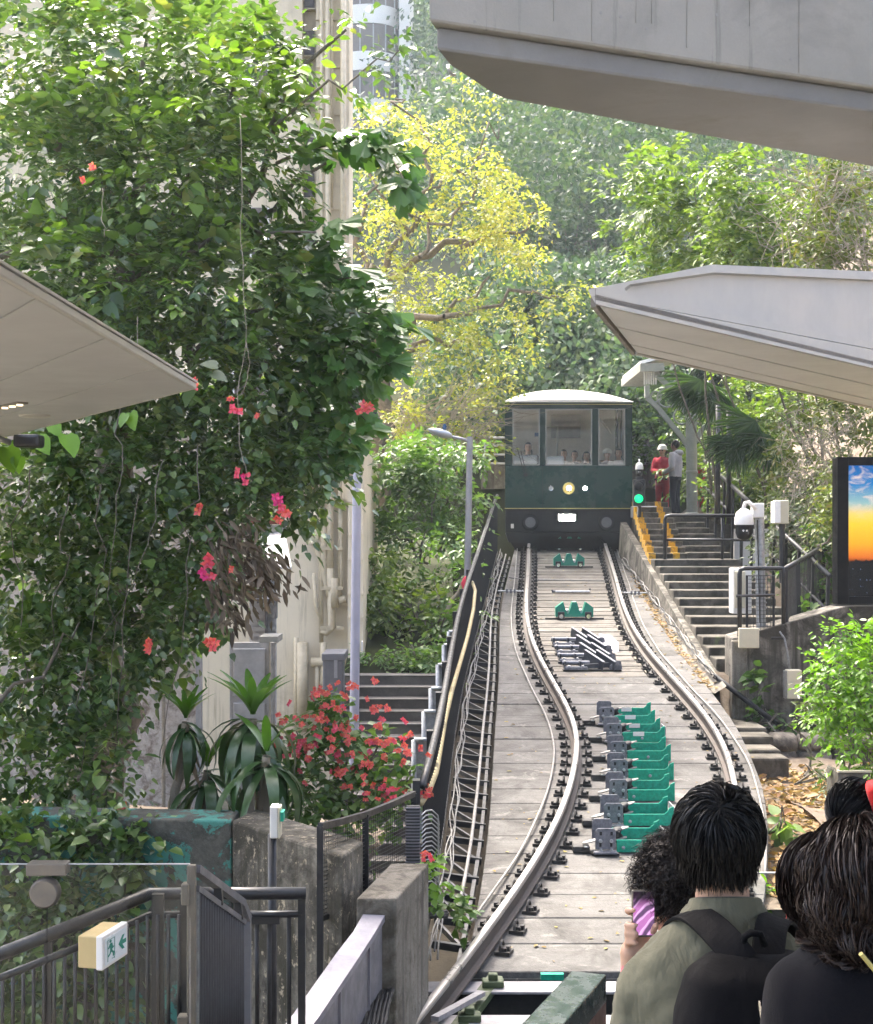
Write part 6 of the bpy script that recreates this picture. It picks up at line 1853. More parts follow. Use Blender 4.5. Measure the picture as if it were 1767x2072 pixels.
# large heart leaves under the canopy tip
bl = thing('large_leaf_vine', 'vine with large backlit lime heart leaves under the left canopy', 'vine', P(100, 950, 9.9))
Tm = HEART[0]
hv = MB(); hv.add([Vector(v) for v in np.array([[0, 0, 0], [-.08, .2, .03], [.06, .40, .06], [.35, .42, .04], [.7, .24, 0], [1, 0, -.1], [.7, -.24, 0], [.35, -.42, .04], [.06, -.40, .06], [-.08, -.2, .03], [.35, 0, -.02], [.7, 0, -.03]])], [(0, 10, 3, 2), (0, 2, 1), (10, 11, 4, 3), (11, 5, 4), (0, 8, 7, 10), (0, 9, 8), (10, 7, 6, 11), (11, 6, 5)])
big_me = hv.mesh('large_leaf'); big_me.materials.append(MATS['leaf_bright']); big_me.polygons.foreach_set('use_smooth', [True] * len(big_me.polygons))
big_me2 = big_me.copy(); big_me2.materials[0] = MATS['leaf_grey']
def place_leaf(name, me, par, p, axis, nrm, size):
    ax = Vector(axis).normalized(); sd = Vector(nrm).cross(ax).normalized(); nn_ = ax.cross(sd)
    q = Matrix((ax, sd, nn_)).transposed().to_quaternion()
    return put(name, me, par, p, quat=q, scale=(size, size, size))
for (px, py, ax, sz) in ((15, 905, (.3, 0, -1), .24), (75, 885, (.5, 0, -.6), .20), (135, 880, (.5, -.2, -1), .23), (105, 858, (.4, 0, -.5), .15), (35, 925, (.2, 0, -1), .15), (265, 835, (.2, 0, -.9), .17), (255, 838, (-.4, 0, -.9), .13), (165, 705, (1, 0, .3), .22), (195, 715, (1, 0, -.3), .22), (430, 755, (1, 0, -.5), .16), (440, 740, (-.9, 0, .1), .15)):
    place_leaf('large_leaf', big_me if py > 800 or px < 300 else big_me2, bl, P(px, py, 9.8), Vector(ax) + Vector((0, -.25, 0)), (random.uniform(-.6, .6), -.7, random.uniform(.2, 1)), sz * .78)

# flowers: three papery bracts each
def flower_mesh(mat, seed):
    r_ = random.Random(seed); m = MB()
    for c in range(3):
        c0 = Vector((r_.uniform(-.6, .6), r_.uniform(-.3, .3), r_.uniform(-.6, .6)))
        for k in range(4):
            a = k * math.pi / 2 + r_.uniform(-.3, .3); t = Vector((math.cos(a), -.5 + r_.uniform(-.2, .2), math.sin(a))).normalized(); sd_ = t.cross(Vector((0, 1, 0))).normalized()
            n0 = len(m.v)
            m.add([c0, c0 + t * .45 + sd_ * .36, c0 + t * 1.0 + Vector((0, -.12, 0)), c0 + t * .45 - sd_ * .36], [(0, 1, 2), (0, 2, 3)])
    me = m.mesh('flower'); me.materials.append(MATS[mat]); return me
FL = {k: [flower_mesh('petal_' + k, i + 7 * j) for i in range(3)] for j, k in enumerate(('red', 'pink', 'magenta'))}
def flower(par, px, py, d, kind='red', s=.055):
    me = random.choice(FL[kind])
    q = Quaternion((0, 1, 0), random.uniform(0, 6.28)) @ Quaternion((1, 0, 0), random.uniform(-.4, .4))
    return put('flower', me, par, P(px, py, d), quat=q, scale=(s, s, s))
cf = thing('creeper_blossoms', 'pink and red blossom sprays scattered through the left foliage', 'blossoms', P(450, 1310, 9.6))
for (px, py, k, s) in ((478, 832, 'pink', .05), (472, 822, 'pink', .035), (465, 805, 'red', .03), (480, 957, 'pink', .04), (500, 975, 'pink', .038), (492, 965, 'magenta', .03), (505, 962, 'pink', .03), (558, 1012, 'magenta', .055), (572, 1030, 'pink', .045), (578, 1042, 'red', .055), (565, 1050, 'red', .045), (404, 1034, 'red', .05), (406, 1026, 'red', .035), (418, 1135, 'pink', .06), (412, 1160, 'magenta', .05), (428, 1168, 'pink', .05), (425, 1145, 'pink', .05), (470, 1153, 'red', .035), (300, 1312, 'red', .05), (302, 1300, 'red', .04), (430, 1305, 'red', .055), (425, 1300, 'red', .05), (735, 822, 'red', .055), (745, 826, 'red', .05), (728, 830, 'red', .045), (188, 337, 'red', .035), (170, 365, 'red', .035), (395, 774, 'red', .05), (117, 1898, 'red', .05), (245, 1630, 'red', .045), (520, 840, 'red', .03)):
    flower(cf, px, py, 9.55 if px < 700 else 10.6, k, s * .72)

# dead palm fronds hanging off the roof edge
rg = np.random.default_rng(21)
df = thing('dead_fronds', 'hanging skirt of dead brown fronds beside the grey canopy', 'dead fronds', P(480, 1330, 10.2))
C = []; O = []
for (a, b) in (((450, 1070), (560, 1150)), ((440, 1120), (530, 1210)), ((440, 1170), (490, 1260)), ((460, 1090), (575, 1180))):
    for s in np.linspace(0, 1, 26):
        C.append(P(a[0] + (b[0] - a[0]) * s, a[1] + (b[1] - a[1]) * s, 10.3) + Vector(rg.normal(0, .05, 3))); O.append((.45, -.1, -1))
C = np.repeat(np.array(C), 4, 0); O = np.repeat(np.array(O, float), 4, 0)
leaf_object('fronds', leaf_arrays(C + rg.normal(0, .06, C.shape), O + rg.normal(0, .45, C.shape), rg.normal(0, 1, C.shape) + np.array([0, -.6, 0]), rg.uniform(.05, .15, len(C)), LONG), MATS['leaf_dead'], df)

# dracaenas: rosettes of strap leaves, each leaf a piece
def strap_mesh(name, curl, mat, wid=.07):
    n = 8; vs = []; fs = []
    for i in range(n + 1):
        s = i / n; w = wid * (math.sin(math.pi * min(s * .85 + .12, 1.0)) ** .7)
        x = s * math.cos(curl * s); z = -s * math.sin(curl * s) * .9
        vs += [(x, w, z + w * .25), (x, 0, z), (x, -w, z + w * .25)]
    for i in range(n):
        for k in (0, 1): fs.append((3 * i + k, 3 * i + k + 1, 3 * i + 4 + k, 3 * i + 3 + k))
    m = MB(); m.add(vs, fs); me = m.mesh(name); me.materials.append(MATS[mat]); me.polygons.foreach_set('use_smooth', [True] * len(me.polygons)); return me
S_young = strap_mesh('leaf', .35, 'leaf_drac_young', .085); S_old = strap_mesh('leaf', 1.1, 'leaf_drac', .075); S_droop = strap_mesh('leaf', .5, 'leaf_drac', .065); S_dry = strap_mesh('leaf', .4, 'leaf_dead', .05)
def dracaena(px, py, d, size, lab, basepx, nold=22, young=13):
    c = P(px, py, d)
    t = thing('dracaena', lab, 'plant', P(basepx, 1660, d), 'dracaenas in the planted bed')
    m = MB(); limb(m, rg, P(basepx, 1665, d + .1), c, .035, .028, 7, .015, 8); m.build('stem', MATS['bark_pale'], t, smooth=True)
    for k in range(young):
        a = k * 2.4; tl_e = random.uniform(.75, 1.4)
        ax = Vector((math.cos(a) * .6, math.sin(a) * .6, tl_e))
        place_leaf('leaf', S_young, t, c + Vector((0, 0, .03)), ax, (-math.cos(a) * tl_e, -math.sin(a) * tl_e, .6), size * random.uniform(.75, 1.05))
    for k in range(nold):
        a = k * 2.4 + .7; h = random.uniform(-.9, .35)
        ax = Vector((math.cos(a), math.sin(a) * .9, h)).normalized()
        me = S_old if h > -.3 else S_droop
        place_leaf('leaf', me, t, c - Vector((0, 0, random.uniform(0, .28) * size)), ax, Vector((0, 0, 1)) + ax * .0 if abs(ax.z) < .9 else (0, -1, 0), size * random.uniform(.9, 1.45))
    for k in range(5):
        a = random.uniform(0, 6.28)
        ax = Vector((math.cos(a) * .35, math.sin(a) * .3 - .1, -1)).normalized()
        place_leaf('leaf', S_dry, t, c - Vector((0, 0, random.uniform(.1, .5) * size)), ax, (0, -1, .2), size * random.uniform(.9, 1.4))
    return t
dracaena(376, 1462, 10.3, .30, 'slim dracaena on the left with a small bright rosette', 352, 16)
dracaena(512, 1455, 10.0, .42, 'tall dracaena with a large bright green rosette', 505, 26)
dracaena(420, 1560, 10.4, .40, 'dark drooping dracaena between the other two', 415, 20, 4)
dracaena(540, 1530, 9.7, .42, 'drooping dracaena nearest the call post', 530, 20, 3)

# bougainvillea
rg = np.random.default_rng(31)
bg_ = thing('bougainvillea', 'bougainvillea bush with red flowers beside the black fence', 'flowering bush', P(690, 1700, 10.6))
m = MB()
for (a, b) in (((680, 1660), (670, 1420)), ((690, 1660), (780, 1480)), ((700, 1660), (600, 1480)), ((720, 1650), (830, 1560)), ((660, 1640), (590, 1560)), ((690, 1600), (730, 1520)), ((660, 1560), (650, 1400))):
    limb(m, rg, P(*a, 10.8), P(*b, 10.6), .014, .005, 6, .05, 5)
m.build('stems', MATS['bark'], bg_, smooth=True)
cl = [(640, 1580, 10.6, 80, 60, .3), (720, 1600, 10.5, 90, 60, .3), (650, 1480, 10.5, 70, 60, .25), (720, 1480, 10.5, 60, 40, .2), (600, 1520, 10.5, 40, 50, .2), (660, 1420, 10.5, 30, 30, .15), (770, 1540, 10.6, 60, 50, .25), (800, 1600, 10.4, 50, 40, .2), (600, 1640, 10.3, 60, 40, .2), (690, 1660, 10.2, 90, 40, .25)]
leaf_object('leaves', clumps_to_sprays(rg, cl, .07, 7, 1.9, HEART, .22, .4), MATS['leaf_mid'], bg_)
for (cx_, cy_, n, sp) in ((660, 1440, 16, 30), (610, 1500, 22, 36), (590, 1450, 8, 20), (760, 1435, 9, 22), (780, 1490, 14, 26), (700, 1480, 12, 30), (650, 1510, 12, 28), (730, 1545, 12, 30), (820, 1530, 10, 22), (800, 1605, 16, 22), (840, 1605, 12, 16), (700, 1565, 10, 40), (760, 1590, 8, 26), (690, 1385, 6, 14), (858, 1730, 3, 7), (640, 1405, 8, 18), (615, 1600, 5, 30)):
    for k in range(int(n * 1.1)):
        kind = 'pink' if (cx_ in (800, 840, 610) and random.random() < .6) or random.random() < .15 else 'red'
        flower(bg_, cx_ + random.gauss(0, sp * .95), cy_ + random.gauss(0, sp * .7), random.uniform(10.0, 10.5) if cx_ < 850 else 9.4, kind, random.uniform(.017, .027))
# plants at the foot of the bundle of cables
for i, (px, py, d, lab) in enumerate([(890, 1790, 9.9, 'small green weed beside the concrete block'), (905, 1835, 9.75, 'low green weed by the black cables'), (865, 1760, 9.6, 'small leafy weed behind the concrete block'), (935, 1850, 10.0, 'tiny weed at the corner of the concrete bed')]):
    t = thing('weed', lab, 'weed', P(px, py + 30, d), 'weeds by the concrete block')
    leaf_object('leaves', clumps_to_sprays(rg, [(px, py, d, 26 if i < 3 else 12, 26 if i < 3 else 14, .12)], .07, 6, 2.4, HEART, .15, .3), MATS['leaf_bright' if i % 2 == 0 else 'leaf_mid'], t)

# yellow flowering-leaf tree in the middle distance
rg = np.random.default_rng(41)
yt = thing('yellow_tree', 'tall tree with yellow leaves behind the tram and lamp', 'tree', P(765, 1010, 31))
m = MB(); tb_ = P(762, 1020, 31); t1 = P(770, 760, 31); 
limb(m, rg, tb_, t1, .30, .22, 7, .1, 9)
for (a, b, r0) in (((770, 760), (740, 560), .15), ((740, 560), (850, 520), .11), ((850, 520), (1000, 470), .08), ((745, 570), (830, 470), .10), ((830, 470), (870, 380), .07), ((870, 380), (850, 250), .045), ((870, 380), (960, 330), .04), ((770, 700), (900, 640), .10), ((900, 640), (1060, 590), .06), ((770, 730), (860, 690), .08), ((860, 690), (980, 690), .05), ((1000, 470), (1080, 430), .04), ((850, 520), (930, 420), .05), ((930, 420), (1010, 330), .035), ((740, 560), (735, 400), .07), ((735, 400), (770, 260), .04), ((900, 640), (990, 560), .05), ((830, 470), (760, 380), .05), ((1060, 590), (1130, 600), .03), ((850, 250), (800, 200), .025), ((960, 330), (1010, 260), .025)):
    limb(m, rg, P(*a, 31 + random.uniform(-.6, .6)), P(*b, 31 + random.uniform(-.8, .8)), r0, r0 * .62, 6, .16, 6)
m.build('trunk', MATS['bark'], yt, smooth=True)
cl = []
for (cx_, cy_, rx, ry, n) in ((760, 260, 60, 60, 8), (880, 270, 90, 70, 12), (960, 330, 90, 80, 12), (1020, 410, 80, 70, 10), (760, 400, 60, 90, 10), (860, 420, 90, 80, 12), (960, 480, 90, 70, 12), (800, 540, 80, 60, 8), (1040, 520, 70, 50, 8), (900, 600, 100, 60, 12), (1010, 650, 90, 60, 10), (860, 700, 90, 60, 10), (960, 750, 90, 50, 9), (1090, 600, 50, 40, 4)):
    for k in range(n):
        cl.append((cx_ + rg.normal(0, rx * .55), cy_ + rg.normal(0, ry * .55), 31 + rg.normal(0, 1.0), rg.uniform(26, 44), rg.uniform(16, 28), rg.uniform(.3, .6)))
up_ = [c for c in cl if c[1] < 520]; lo_ = [c for c in cl if c[1] >= 520]
leaf_object('crown', clumps_to_sprays(rg, up_, .11, 6, 1.0, CARD, .4, .5, up=.5), MATS['leaf_yellow'], yt)
leaf_object('lower_crown', clumps_to_sprays(rg, lo_, .105, 6, .9, CARD, .4, .5, up=.5), MATS['leaf_yellowgreen'], yt)

# undergrowth on the left slope behind the steps
def bush(name, lab, cat, clumps, leaf, nleaf, cover, mat, seed, shape=OVAL, stems=5, base=None, group=None, twig=.3, bark='bark'):
    rg = np.random.default_rng(seed)
    px, py, d = clumps[0][:3]; yb = max(c[1] + c[4] for c in clumps)
    t = thing(name, lab, cat, base if base is not None else P(px, yb, d), group)
    m = MB(); b = BASE[t.name]
    for k in range(stems):
        c = clumps[int(rg.integers(len(clumps)))]
        limb(m, rg, b + Vector((rg.normal(0, .15), 0, 0)), P(c[0] + rg.normal(0, c[3] * .3), c[1] - c[4] * .3, c[2]), .022 * d / 25, .008 * d / 25, 6, .1, 6)
    m.build('trunk' if cat == 'tree' else 'stems', MATS[bark], t, smooth=True)
    leaf_object('crown' if cat == 'tree' else 'leaves', clumps_to_sprays(rg, clumps, leaf, nleaf, cover, shape, twig, .35), MATS[mat], t)
    return t
def scatter(rg, cx_, cy_, rx, ry, n, d, dd_, r0, r1, rd=.5):
    return [(cx_ + rg.uniform(-rx, rx), cy_ + rg.uniform(-ry, ry), d + rg.uniform(-dd_, dd_), rg.uniform(r0, r1), rg.uniform(r0, r1) * .8, rd) for _ in range(n)]
rg = np.random.default_rng(51)
bush('slope_bush', 'light green leafy bush behind the lilac pole', 'bush', scatter(rg, 800, 1000, 65, 110, 22, 25.5, .8, 30, 50), .13, 7, 1.5, 'leaf_mid', 61, group='bushes on the slope behind the public steps')
bush('slope_bush', 'leafy bush around the street lamp pole', 'bush', scatter(rg, 910, 1010, 60, 110, 20, 25.8, .8, 30, 48), .12, 7, 1.5, 'leaf_mid', 62, group='bushes on the slope behind the public steps')
bush('slope_bush', 'darker green bush at the top of the public steps', 'bush', scatter(rg, 810, 1230, 70, 110, 24, 23.5, .8, 30, 50), .13, 7, 1.4, 'leaf_right', 63, group='bushes on the slope behind the public steps')
bush('slope_bush', 'dark green bush between the steps and the black fence', 'bush', scatter(rg, 905, 1200, 45, 130, 22, 23.2, .8, 28, 44), .11, 7, 1.4, 'leaf_mid', 64, group='bushes on the slope behind the public steps')
bush('slope_bush', 'low dark bushes along the top edge of the public steps', 'bush', scatter(rg, 815, 1335, 85, 22, 16, 20.9, .25, 24, 36, .3), .10, 7, 1.4, 'leaf_mid', 69, group='bushes on the slope behind the public steps')
bush('dry_thicket', 'tangle of dry twigs and yellowing leaves below the yellow tree', 'thicket', scatter(rg, 880, 850, 110, 55, 24, 28.5, .8, 30, 46), .11, 6, .7, 'leaf_yellowgreen', 65, CARD, 26, base=P(880, 960, 28.5), bark='bark_pale')
m = MB(); rg = np.random.default_rng(66)
for k in range(150):
    a = P(780 + rg.uniform(0, 200), 900 - rg.uniform(0, 20) - rg.uniform(0, 70), 27.8 + rg.normal(0, .5)); an = rg.uniform(-.5, 1.2); L_ = rg.uniform(.4, 1.3)
    limb(m, rg, a, a + Vector((math.cos(an) * L_, rg.normal(0, .2), math.sin(an) * L_)), .008, .003, 4, .04, 4)
o = m.build('twigs', MATS['bark_pale'], COL.objects['dry_thicket']); o['kind'] = 'stuff'
limb_ = MB(); limb(limb_, rg, P(870, 1340, 22.6), P(940, 1170, 22.8), .05, .03, 6, .05, 7)
tag(limb_.build('bare_branch', MATS['bark_pale'], base=P(870, 1340, 22.6), smooth=True), 'pale bare branch leaning in the bushes beside the lamp pole', 'branch')
bush('slope_bush', 'bush behind the tram beside the yellow tree', 'bush', scatter(np.random.default_rng(67), 1010, 850, 70, 70, 16, 38, 1, 30, 48), .17, 7, 1.2, 'leaf_yellowgreen', 68, group='bushes on the slope behind the public steps')

# trees behind the tram
for i, (cx_, cy_, rx, ry, d, lab, mt) in enumerate([(1200, 700, 85, 110, 52, 'dark green tree rising just behind the tram roof', 'leaf_forest_hazed'), (1140, 500, 70, 90, 62, 'tree right of the yellow tree, in haze', 'leaf_forest_hazed'), (1230, 480, 75, 90, 66, 'hazy tree left of the big canopy, below the bridge', 'leaf_forest_hazed'), (1290, 790, 60, 70, 44, 'tree between the tram and the iron column', 'leaf_mid'), (1080, 780, 70, 60, 50, 'low tree behind the tram roof on its left', 'leaf_forest_hazed')]):
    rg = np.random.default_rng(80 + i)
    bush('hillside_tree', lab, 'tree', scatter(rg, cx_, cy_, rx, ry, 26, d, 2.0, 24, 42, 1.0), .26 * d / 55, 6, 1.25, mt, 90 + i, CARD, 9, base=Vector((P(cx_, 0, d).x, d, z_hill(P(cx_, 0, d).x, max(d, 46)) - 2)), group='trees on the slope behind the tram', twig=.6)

# right hand trees
rg = np.random.default_rng(101)
bush('right_tree', 'bright green tree above the right canopy, left one', 'tree', scatter(rg, 1330, 440, 110, 130, 34, 27, 1.2, 36, 60, .6), .15, 8, 1.5, 'leaf_right', 102, base=Vector((5.4, 27.5, .5)), group='trees above the right canopy')
bush('right_tree', 'olive green tree under the bridge above the right canopy', 'tree', scatter(rg, 1540, 440, 110, 110, 32, 25, 1.0, 38, 62, .6), .13, 8, 1.5, 'leaf_right', 103, base=Vector((6.6, 25.5, 1.2)), group='trees above the right canopy')
bush('right_tree', 'brownish vine covered tree at the right edge above the canopy', 'tree', scatter(rg, 1710, 440, 70, 100, 26, 22, .8, 38, 60, .5), .11, 8, 1.1, 'leaf_olive', 104, base=Vector((7.5, 22.5, 2)), group='trees above the right canopy')
m = MB()
for k in range(170):
    a = P(rg.uniform(1560, 1790), rg.uniform(330, 560), 21.3 + rg.normal(0, .3)); an = rg.uniform(0, 6.28); L_ = rg.uniform(.3, 1.0)
    limb(m, rg, a, a + Vector((math.cos(an) * L_, rg.normal(0, .1), math.sin(an) * L_)), .008, .004, 4, .05, 4)
o = m.build('vines', MATS['bark_pale'], COL.objects['right_tree.002']); o['kind'] = 'stuff'
specs = [(1330, 870, 50, 80, 36, 'leaf_mid', .14, 'bush behind the iron column, left side'), (1430, 900, 60, 90, 33.5, 'leaf_right', .14, 'bush right behind the grey iron column'), (1540, 900, 70, 90, 28, 'leaf_right', .12, 'dark bush below the right canopy by the fan palms'), (1650, 930, 70, 110, 25, 'leaf_olive', .11, 'olive bush with pale twigs left of the lit screen'), (1740, 900, 60, 110, 23.5, 'leaf_olive', .11, 'bush behind the lit screen'), (1620, 1080, 50, 60, 23.5, 'leaf_grey', .10, 'grey green bush right of the beige junction box'),
         (1690, 1120, 60, 90, 22.5, 'leaf_mid', .10, 'bush below the olive one, left of the screen frame'), (1500, 980, 50, 50, 29, 'leaf_right', .12, 'dark leafy bush behind the slim black posts'), (1560, 790, 80, 50, 29, 'leaf_right', .12, 'foliage just below the right canopy edge'), (1720, 1010, 60, 60, 21, 'leaf_olive', .09, 'twiggy bush close behind the screen')]
for i, (cx_, cy_, rx, ry, d, mt, lf, lab) in enumerate(specs):
    rg = np.random.default_rng(120 + i)
    bush('bank_bush', lab, 'bush', scatter(rg, cx_, cy_, rx, ry, 20, d, .7, 30, 50, .45), lf, 7, 1.25, mt, 140 + i, OVAL, 7, group='bushes on the right bank', bark='bark_pale' if mt == 'leaf_olive' else 'bark')
m = MB(); rg = np.random.default_rng(160)
for k in range(220):
    a = P(rg.uniform(1590, 1730), rg.uniform(830, 1080), 22.3 + rg.normal(0, .4)); an = rg.uniform(0, 6.28); L_ = rg.uniform(.2, .8)
    limb(m, rg, a, a + Vector((math.cos(an) * L_, rg.normal(0, .1), math.sin(an) * L_ - .2)), .007, .003, 4, .05, 4)
o = m.build('twigs', MATS['bark_pale'], COL.objects['bank_bush.003']); o['kind'] = 'stuff'

# fan palms
def fan_palm(fronds, d, lab):
    t = thing('fan_palm', lab, 'palm', P(fronds[0][0] + 20, 1000, d + .5), 'fan palms on the right bank')
    m = MB(); A_ = []
    b = BASE[t.name] + Vector((0, 0, .0))
    for (px, py, r, a0, a1) in fronds:
        c = P(px, py, d); m.tube([b, (b + c) / 2 + Vector((0, 0, .3)), c], [.016, .012, .01], 6, False)
        for k in range(26):
            a = R(a0 + (a1 - a0) * k / 25)
            rr_ = r * random.uniform(.85, 1.1)
            ax = np.array([math.cos(a), random.uniform(-.25, .05), math.sin(a) - .25])
            A_.append((np.array(c), ax, np.array([0, -1, .3]) + np.random.default_rng(k).normal(0, .2, 3), rr_))
    m.build('stalks', MATS['bark'], t, smooth=True)
    BLADE = (np.array([[0, 0, 0], [.45, .035, .01], [.8, .02, -.03], [1, 0, -.14], [.8, -.02, -.03], [.45, -.035, .01]]), OVAL[1])
    leaf_object('fronds', leaf_arrays(np.array([a[0] for a in A_]), np.array([a[1] for a in A_]), np.array([a[2] for a in A_]), np.array([a[3] for a in A_]), BLADE), MATS['leaf_palm'], t)
fan_palm([(1420, 768, .85, 150, 345), (1450, 790, .8, 170, 330), (1395, 775, .6, 190, 300)], 27.5, 'fan palm with drooping fronds above the iron column bracket')
fan_palm([(1530, 850, .8, 140, 300), (1560, 880, .75, 160, 320), (1500, 900, .6, 150, 290), (1480, 880, .6, 170, 300)], 25.5, 'fan palm with drooping fronds right of the iron column')

# hedge with planter at the right edge
rg = np.random.default_rng(171)
hd = [(1750, 1280, 13.2, 80, 50, .35), (1720, 1340, 13.2, 85, 55, .4), (1740, 1420, 13.0, 85, 60, .4), (1700, 1440, 13.2, 70, 55, .35), (1740, 1500, 12.9, 70, 45, .35), (1690, 1390, 13.3, 60, 50, .35), (1780, 1360, 13.0, 80, 80, .4), (1740, 1550, 12.8, 45, 25, .25)]
t = bush('hedge', 'bright yellow green hedge below the lit screen at the right edge', 'hedge', hd, .065, 8, 1.9, 'leaf_hedge', 172, OVAL, 8, base=P(1735, 1580, 13.0), twig=.2)
t = bush('grey_shrub', 'shrub with pale glossy leaves between the hedge and the meter box', 'shrub', [(1650, 1400, 13.8, 28, 40, .2), (1640, 1440, 13.8, 26, 30, .2), (1655, 1560, 13.5, 22, 22, .2), (1690, 1590, 13, 22, 16, .15)], .085, 8, 1.5, 'leaf_grey', 173, LONG, 5, base=P(1660, 1570, 13.8), twig=.2)
t = bush('wall_creeper', 'small green creeper growing on the stained wall', 'creeper', [(1540, 1400, 18.75, 16, 40, .08), (1550, 1440, 18.7, 20, 20, .08), (1530, 1370, 18.75, 10, 20, .06), (1600, 1470, 18.5, 26, 20, .1)], .13, 5, 1.0, 'leaf_mid', 174, HEART, 4, base=P(1545, 1480, 18.7), twig=.2)
t = bush('bank_bush', 'dark ferny growth on the bank behind the meter box', 'bush', [(1640, 1280, 19.6, 36, 50, .3), (1660, 1340, 19.3, 36, 50, .3), (1640, 1450, 18.6, 40, 40, .25), (1620, 1240, 20, 30, 30, .2)], .12, 7, 1.3, 'leaf_mid', 175, OVAL, 4, base=P(1650, 1480, 18.9), group='bushes on the right bank')
t = bush('weed', 'green weed growing in the leaf litter', 'weed', [(1590, 1672, 13.2, 22, 8, .12)], .13, 4, 1.5, 'leaf_mid', 176, HEART, 2, base=P(1590, 1680, 13.2), twig=.12)
t = bush('weed', 'grass tuft at the slab edge beside the waiting man', 'weed', [(1570, 1812, 11.6, 18, 24, .1)], .12, 5, 1.6, 'leaf_bright', 177, LONG, 2, base=P(1570, 1840, 11.6), twig=.12)
th = thing('planter_box', 'pale concrete planter box under the hedge', 'planter', P(1735, 1640, 12.6))
a = P(1698, 1563, 12.6); b = P(1762, 1620, 12.6)
MB().box2((a.x, 12.6, -2.84), (b.x, 12.62, a.z)).build('front', MATS['block_concrete'], th, bevel=.01)
MB().box2((a.x, 12.621, -2.84), (a.x + .03, 13.0, a.z)).build('side', MATS['block_concrete'], th, bevel=.01)
MB().box2((a.x - .01, 12.59, a.z), (b.x + .01, 12.64, a.z + .015)).build('lip', MATS['beige_plastic'], th)

# far wooded hillside: nobody could count it
rg = np.random.default_rng(200)
V_ = []; n_t = 470
for i in range(n_t):
    d = 50 + 215 * (rg.random() ** 1.2) if i > 130 else rg.uniform(37, 52)
    x = rg.uniform(-.06, .20) * d + rg.normal(0, 6) if i > 130 else rg.uniform(.02, .20) * d
    if CXP + FPX * x / d < 862 and d < 112: continue
    z = z_hill(x, d)
    r = rg.uniform(2.6, 5.2) * (1 + d / 400) * (.36 if i <= 130 else 1); h = r * rg.uniform(.9, 1.4)
    c = np.array([x, d, z + h * (1.0 if i > 130 else .4)])
    nl = int(np.clip(52000 / d, 220, 800)); ls = (.0085 * d ** .88 + .12) * .62
    sub = unit(rg.normal(0, 1, (10, 3))) * .72; sub[:, 2] = np.abs(sub[:, 2]) * 1.0 - .1
    k = rg.integers(0, 10, nl)
    dir_ = unit(rg.normal(0, 1, (nl, 3))); dir_[:, 2] = np.abs(dir_[:, 2]) * 1.2 - .25
    p = c + (sub[k] * np.array([r, r, h])) + dir_ * rg.uniform(.6, 1, (nl, 1)) * r * .42
    V_.append(leaf_arrays(p, rg.normal(0, 1, (nl, 3)) + dir_ * .5, dir_ + rg.normal(0, .4, (nl, 3)), ls * rg.uniform(.7, 1.4, nl), CARD))
o = leaf_object('forest', V_, MATS['leaf_forest_hazed'], base=(10, 120, 20))
tag(o, 'hazy wooded hillside rising behind everything', 'forest', kind='stuff')
m = MB()
for k in range(40):
    px = rg.uniform(1080, 1180); d = 88; a = P(px, 390, d); m.bar(a, P(px, 340 + rg.uniform(-10, 20), d), .12, .12)
o = m.build('bare_stems', MATS['tower_render'], base=P(1100, 380, 88)); tag(o, 'thin pale bare stems on the hillside', 'stems', kind='stuff')

# ------------------------------------------------------------------ people
def cloth(name, c, rough=.9, weave=220, bump=.25, fold=.5, sheen=.1):
    m, t, b, o = _nt(name)
    p = _pos(t)
    n1 = _noise(t, 5, 5, .6, p)
    col = _mix(t, .5, c, _mix(t, 1, c, _ramp(t, n1.outputs[0], [(.3, (.7, .7, .7)), (.7, (1.2, 1.2, 1.2))]).outputs[0], 'MULTIPLY'))
    t.links.new(col, b.inputs['Base Color']); b.inputs['Roughness'].default_value = rough
    b.inputs['Sheen Weight'].default_value = sheen; b.inputs['Specular IOR Level'].default_value = .08
    nf = _noise(t, weave, 2, .5, p); nd = _noise(t, 11, 4, .55, _pos(t, (1.9, 1, .55)), .5)
    b1 = t.nodes.new('ShaderNodeBump'); b1.inputs['Strength'].default_value = fold; b1.inputs['Distance'].default_value = .03; t.links.new(nd.outputs[0], b1.inputs['Height'])
    b2 = t.nodes.new('ShaderNodeBump'); b2.inputs['Strength'].default_value = bump; b2.inputs['Distance'].default_value = .002; t.links.new(nf.outputs[0], b2.inputs['Height']); t.links.new(b1.outputs[0], b2.inputs['Normal'])
    t.links.new(b2.outputs[0], b.inputs['Normal'])
    MATS[name] = m


def skin_mat(name, c):
    m, t, b, o = _nt(name)
    n = _noise(t, 30, 4, .6, _pos(t))
    t.links.new(_ramp(t, n.outputs[0], [(.3, tuple(v * .9 for v in c)), (.7, tuple(min(v * 1.08, 1) for v in c))]).outputs[0], b.inputs['Base Color'])
    b.inputs['Roughness'].default_value = .5; b.inputs['Subsurface Weight'].default_value = .08; b.inputs['Subsurface Radius'].default_value = (.02, .008, .004)
    MATS[name] = m


def hair_mat(name, c1, c2):
    m, t, b, o = _nt(name)
    g = t.nodes.new('ShaderNodeNewGeometry')
    r = _ramp(t, g.outputs['Random Per Island'], [(0, c1), (1, c2)])
    t.links.new(r.outputs[0], b.inputs['Base Color']); b.inputs['Roughness'].default_value = .42; b.inputs['Specular IOR Level'].default_value = .28
    MATS[name] = m


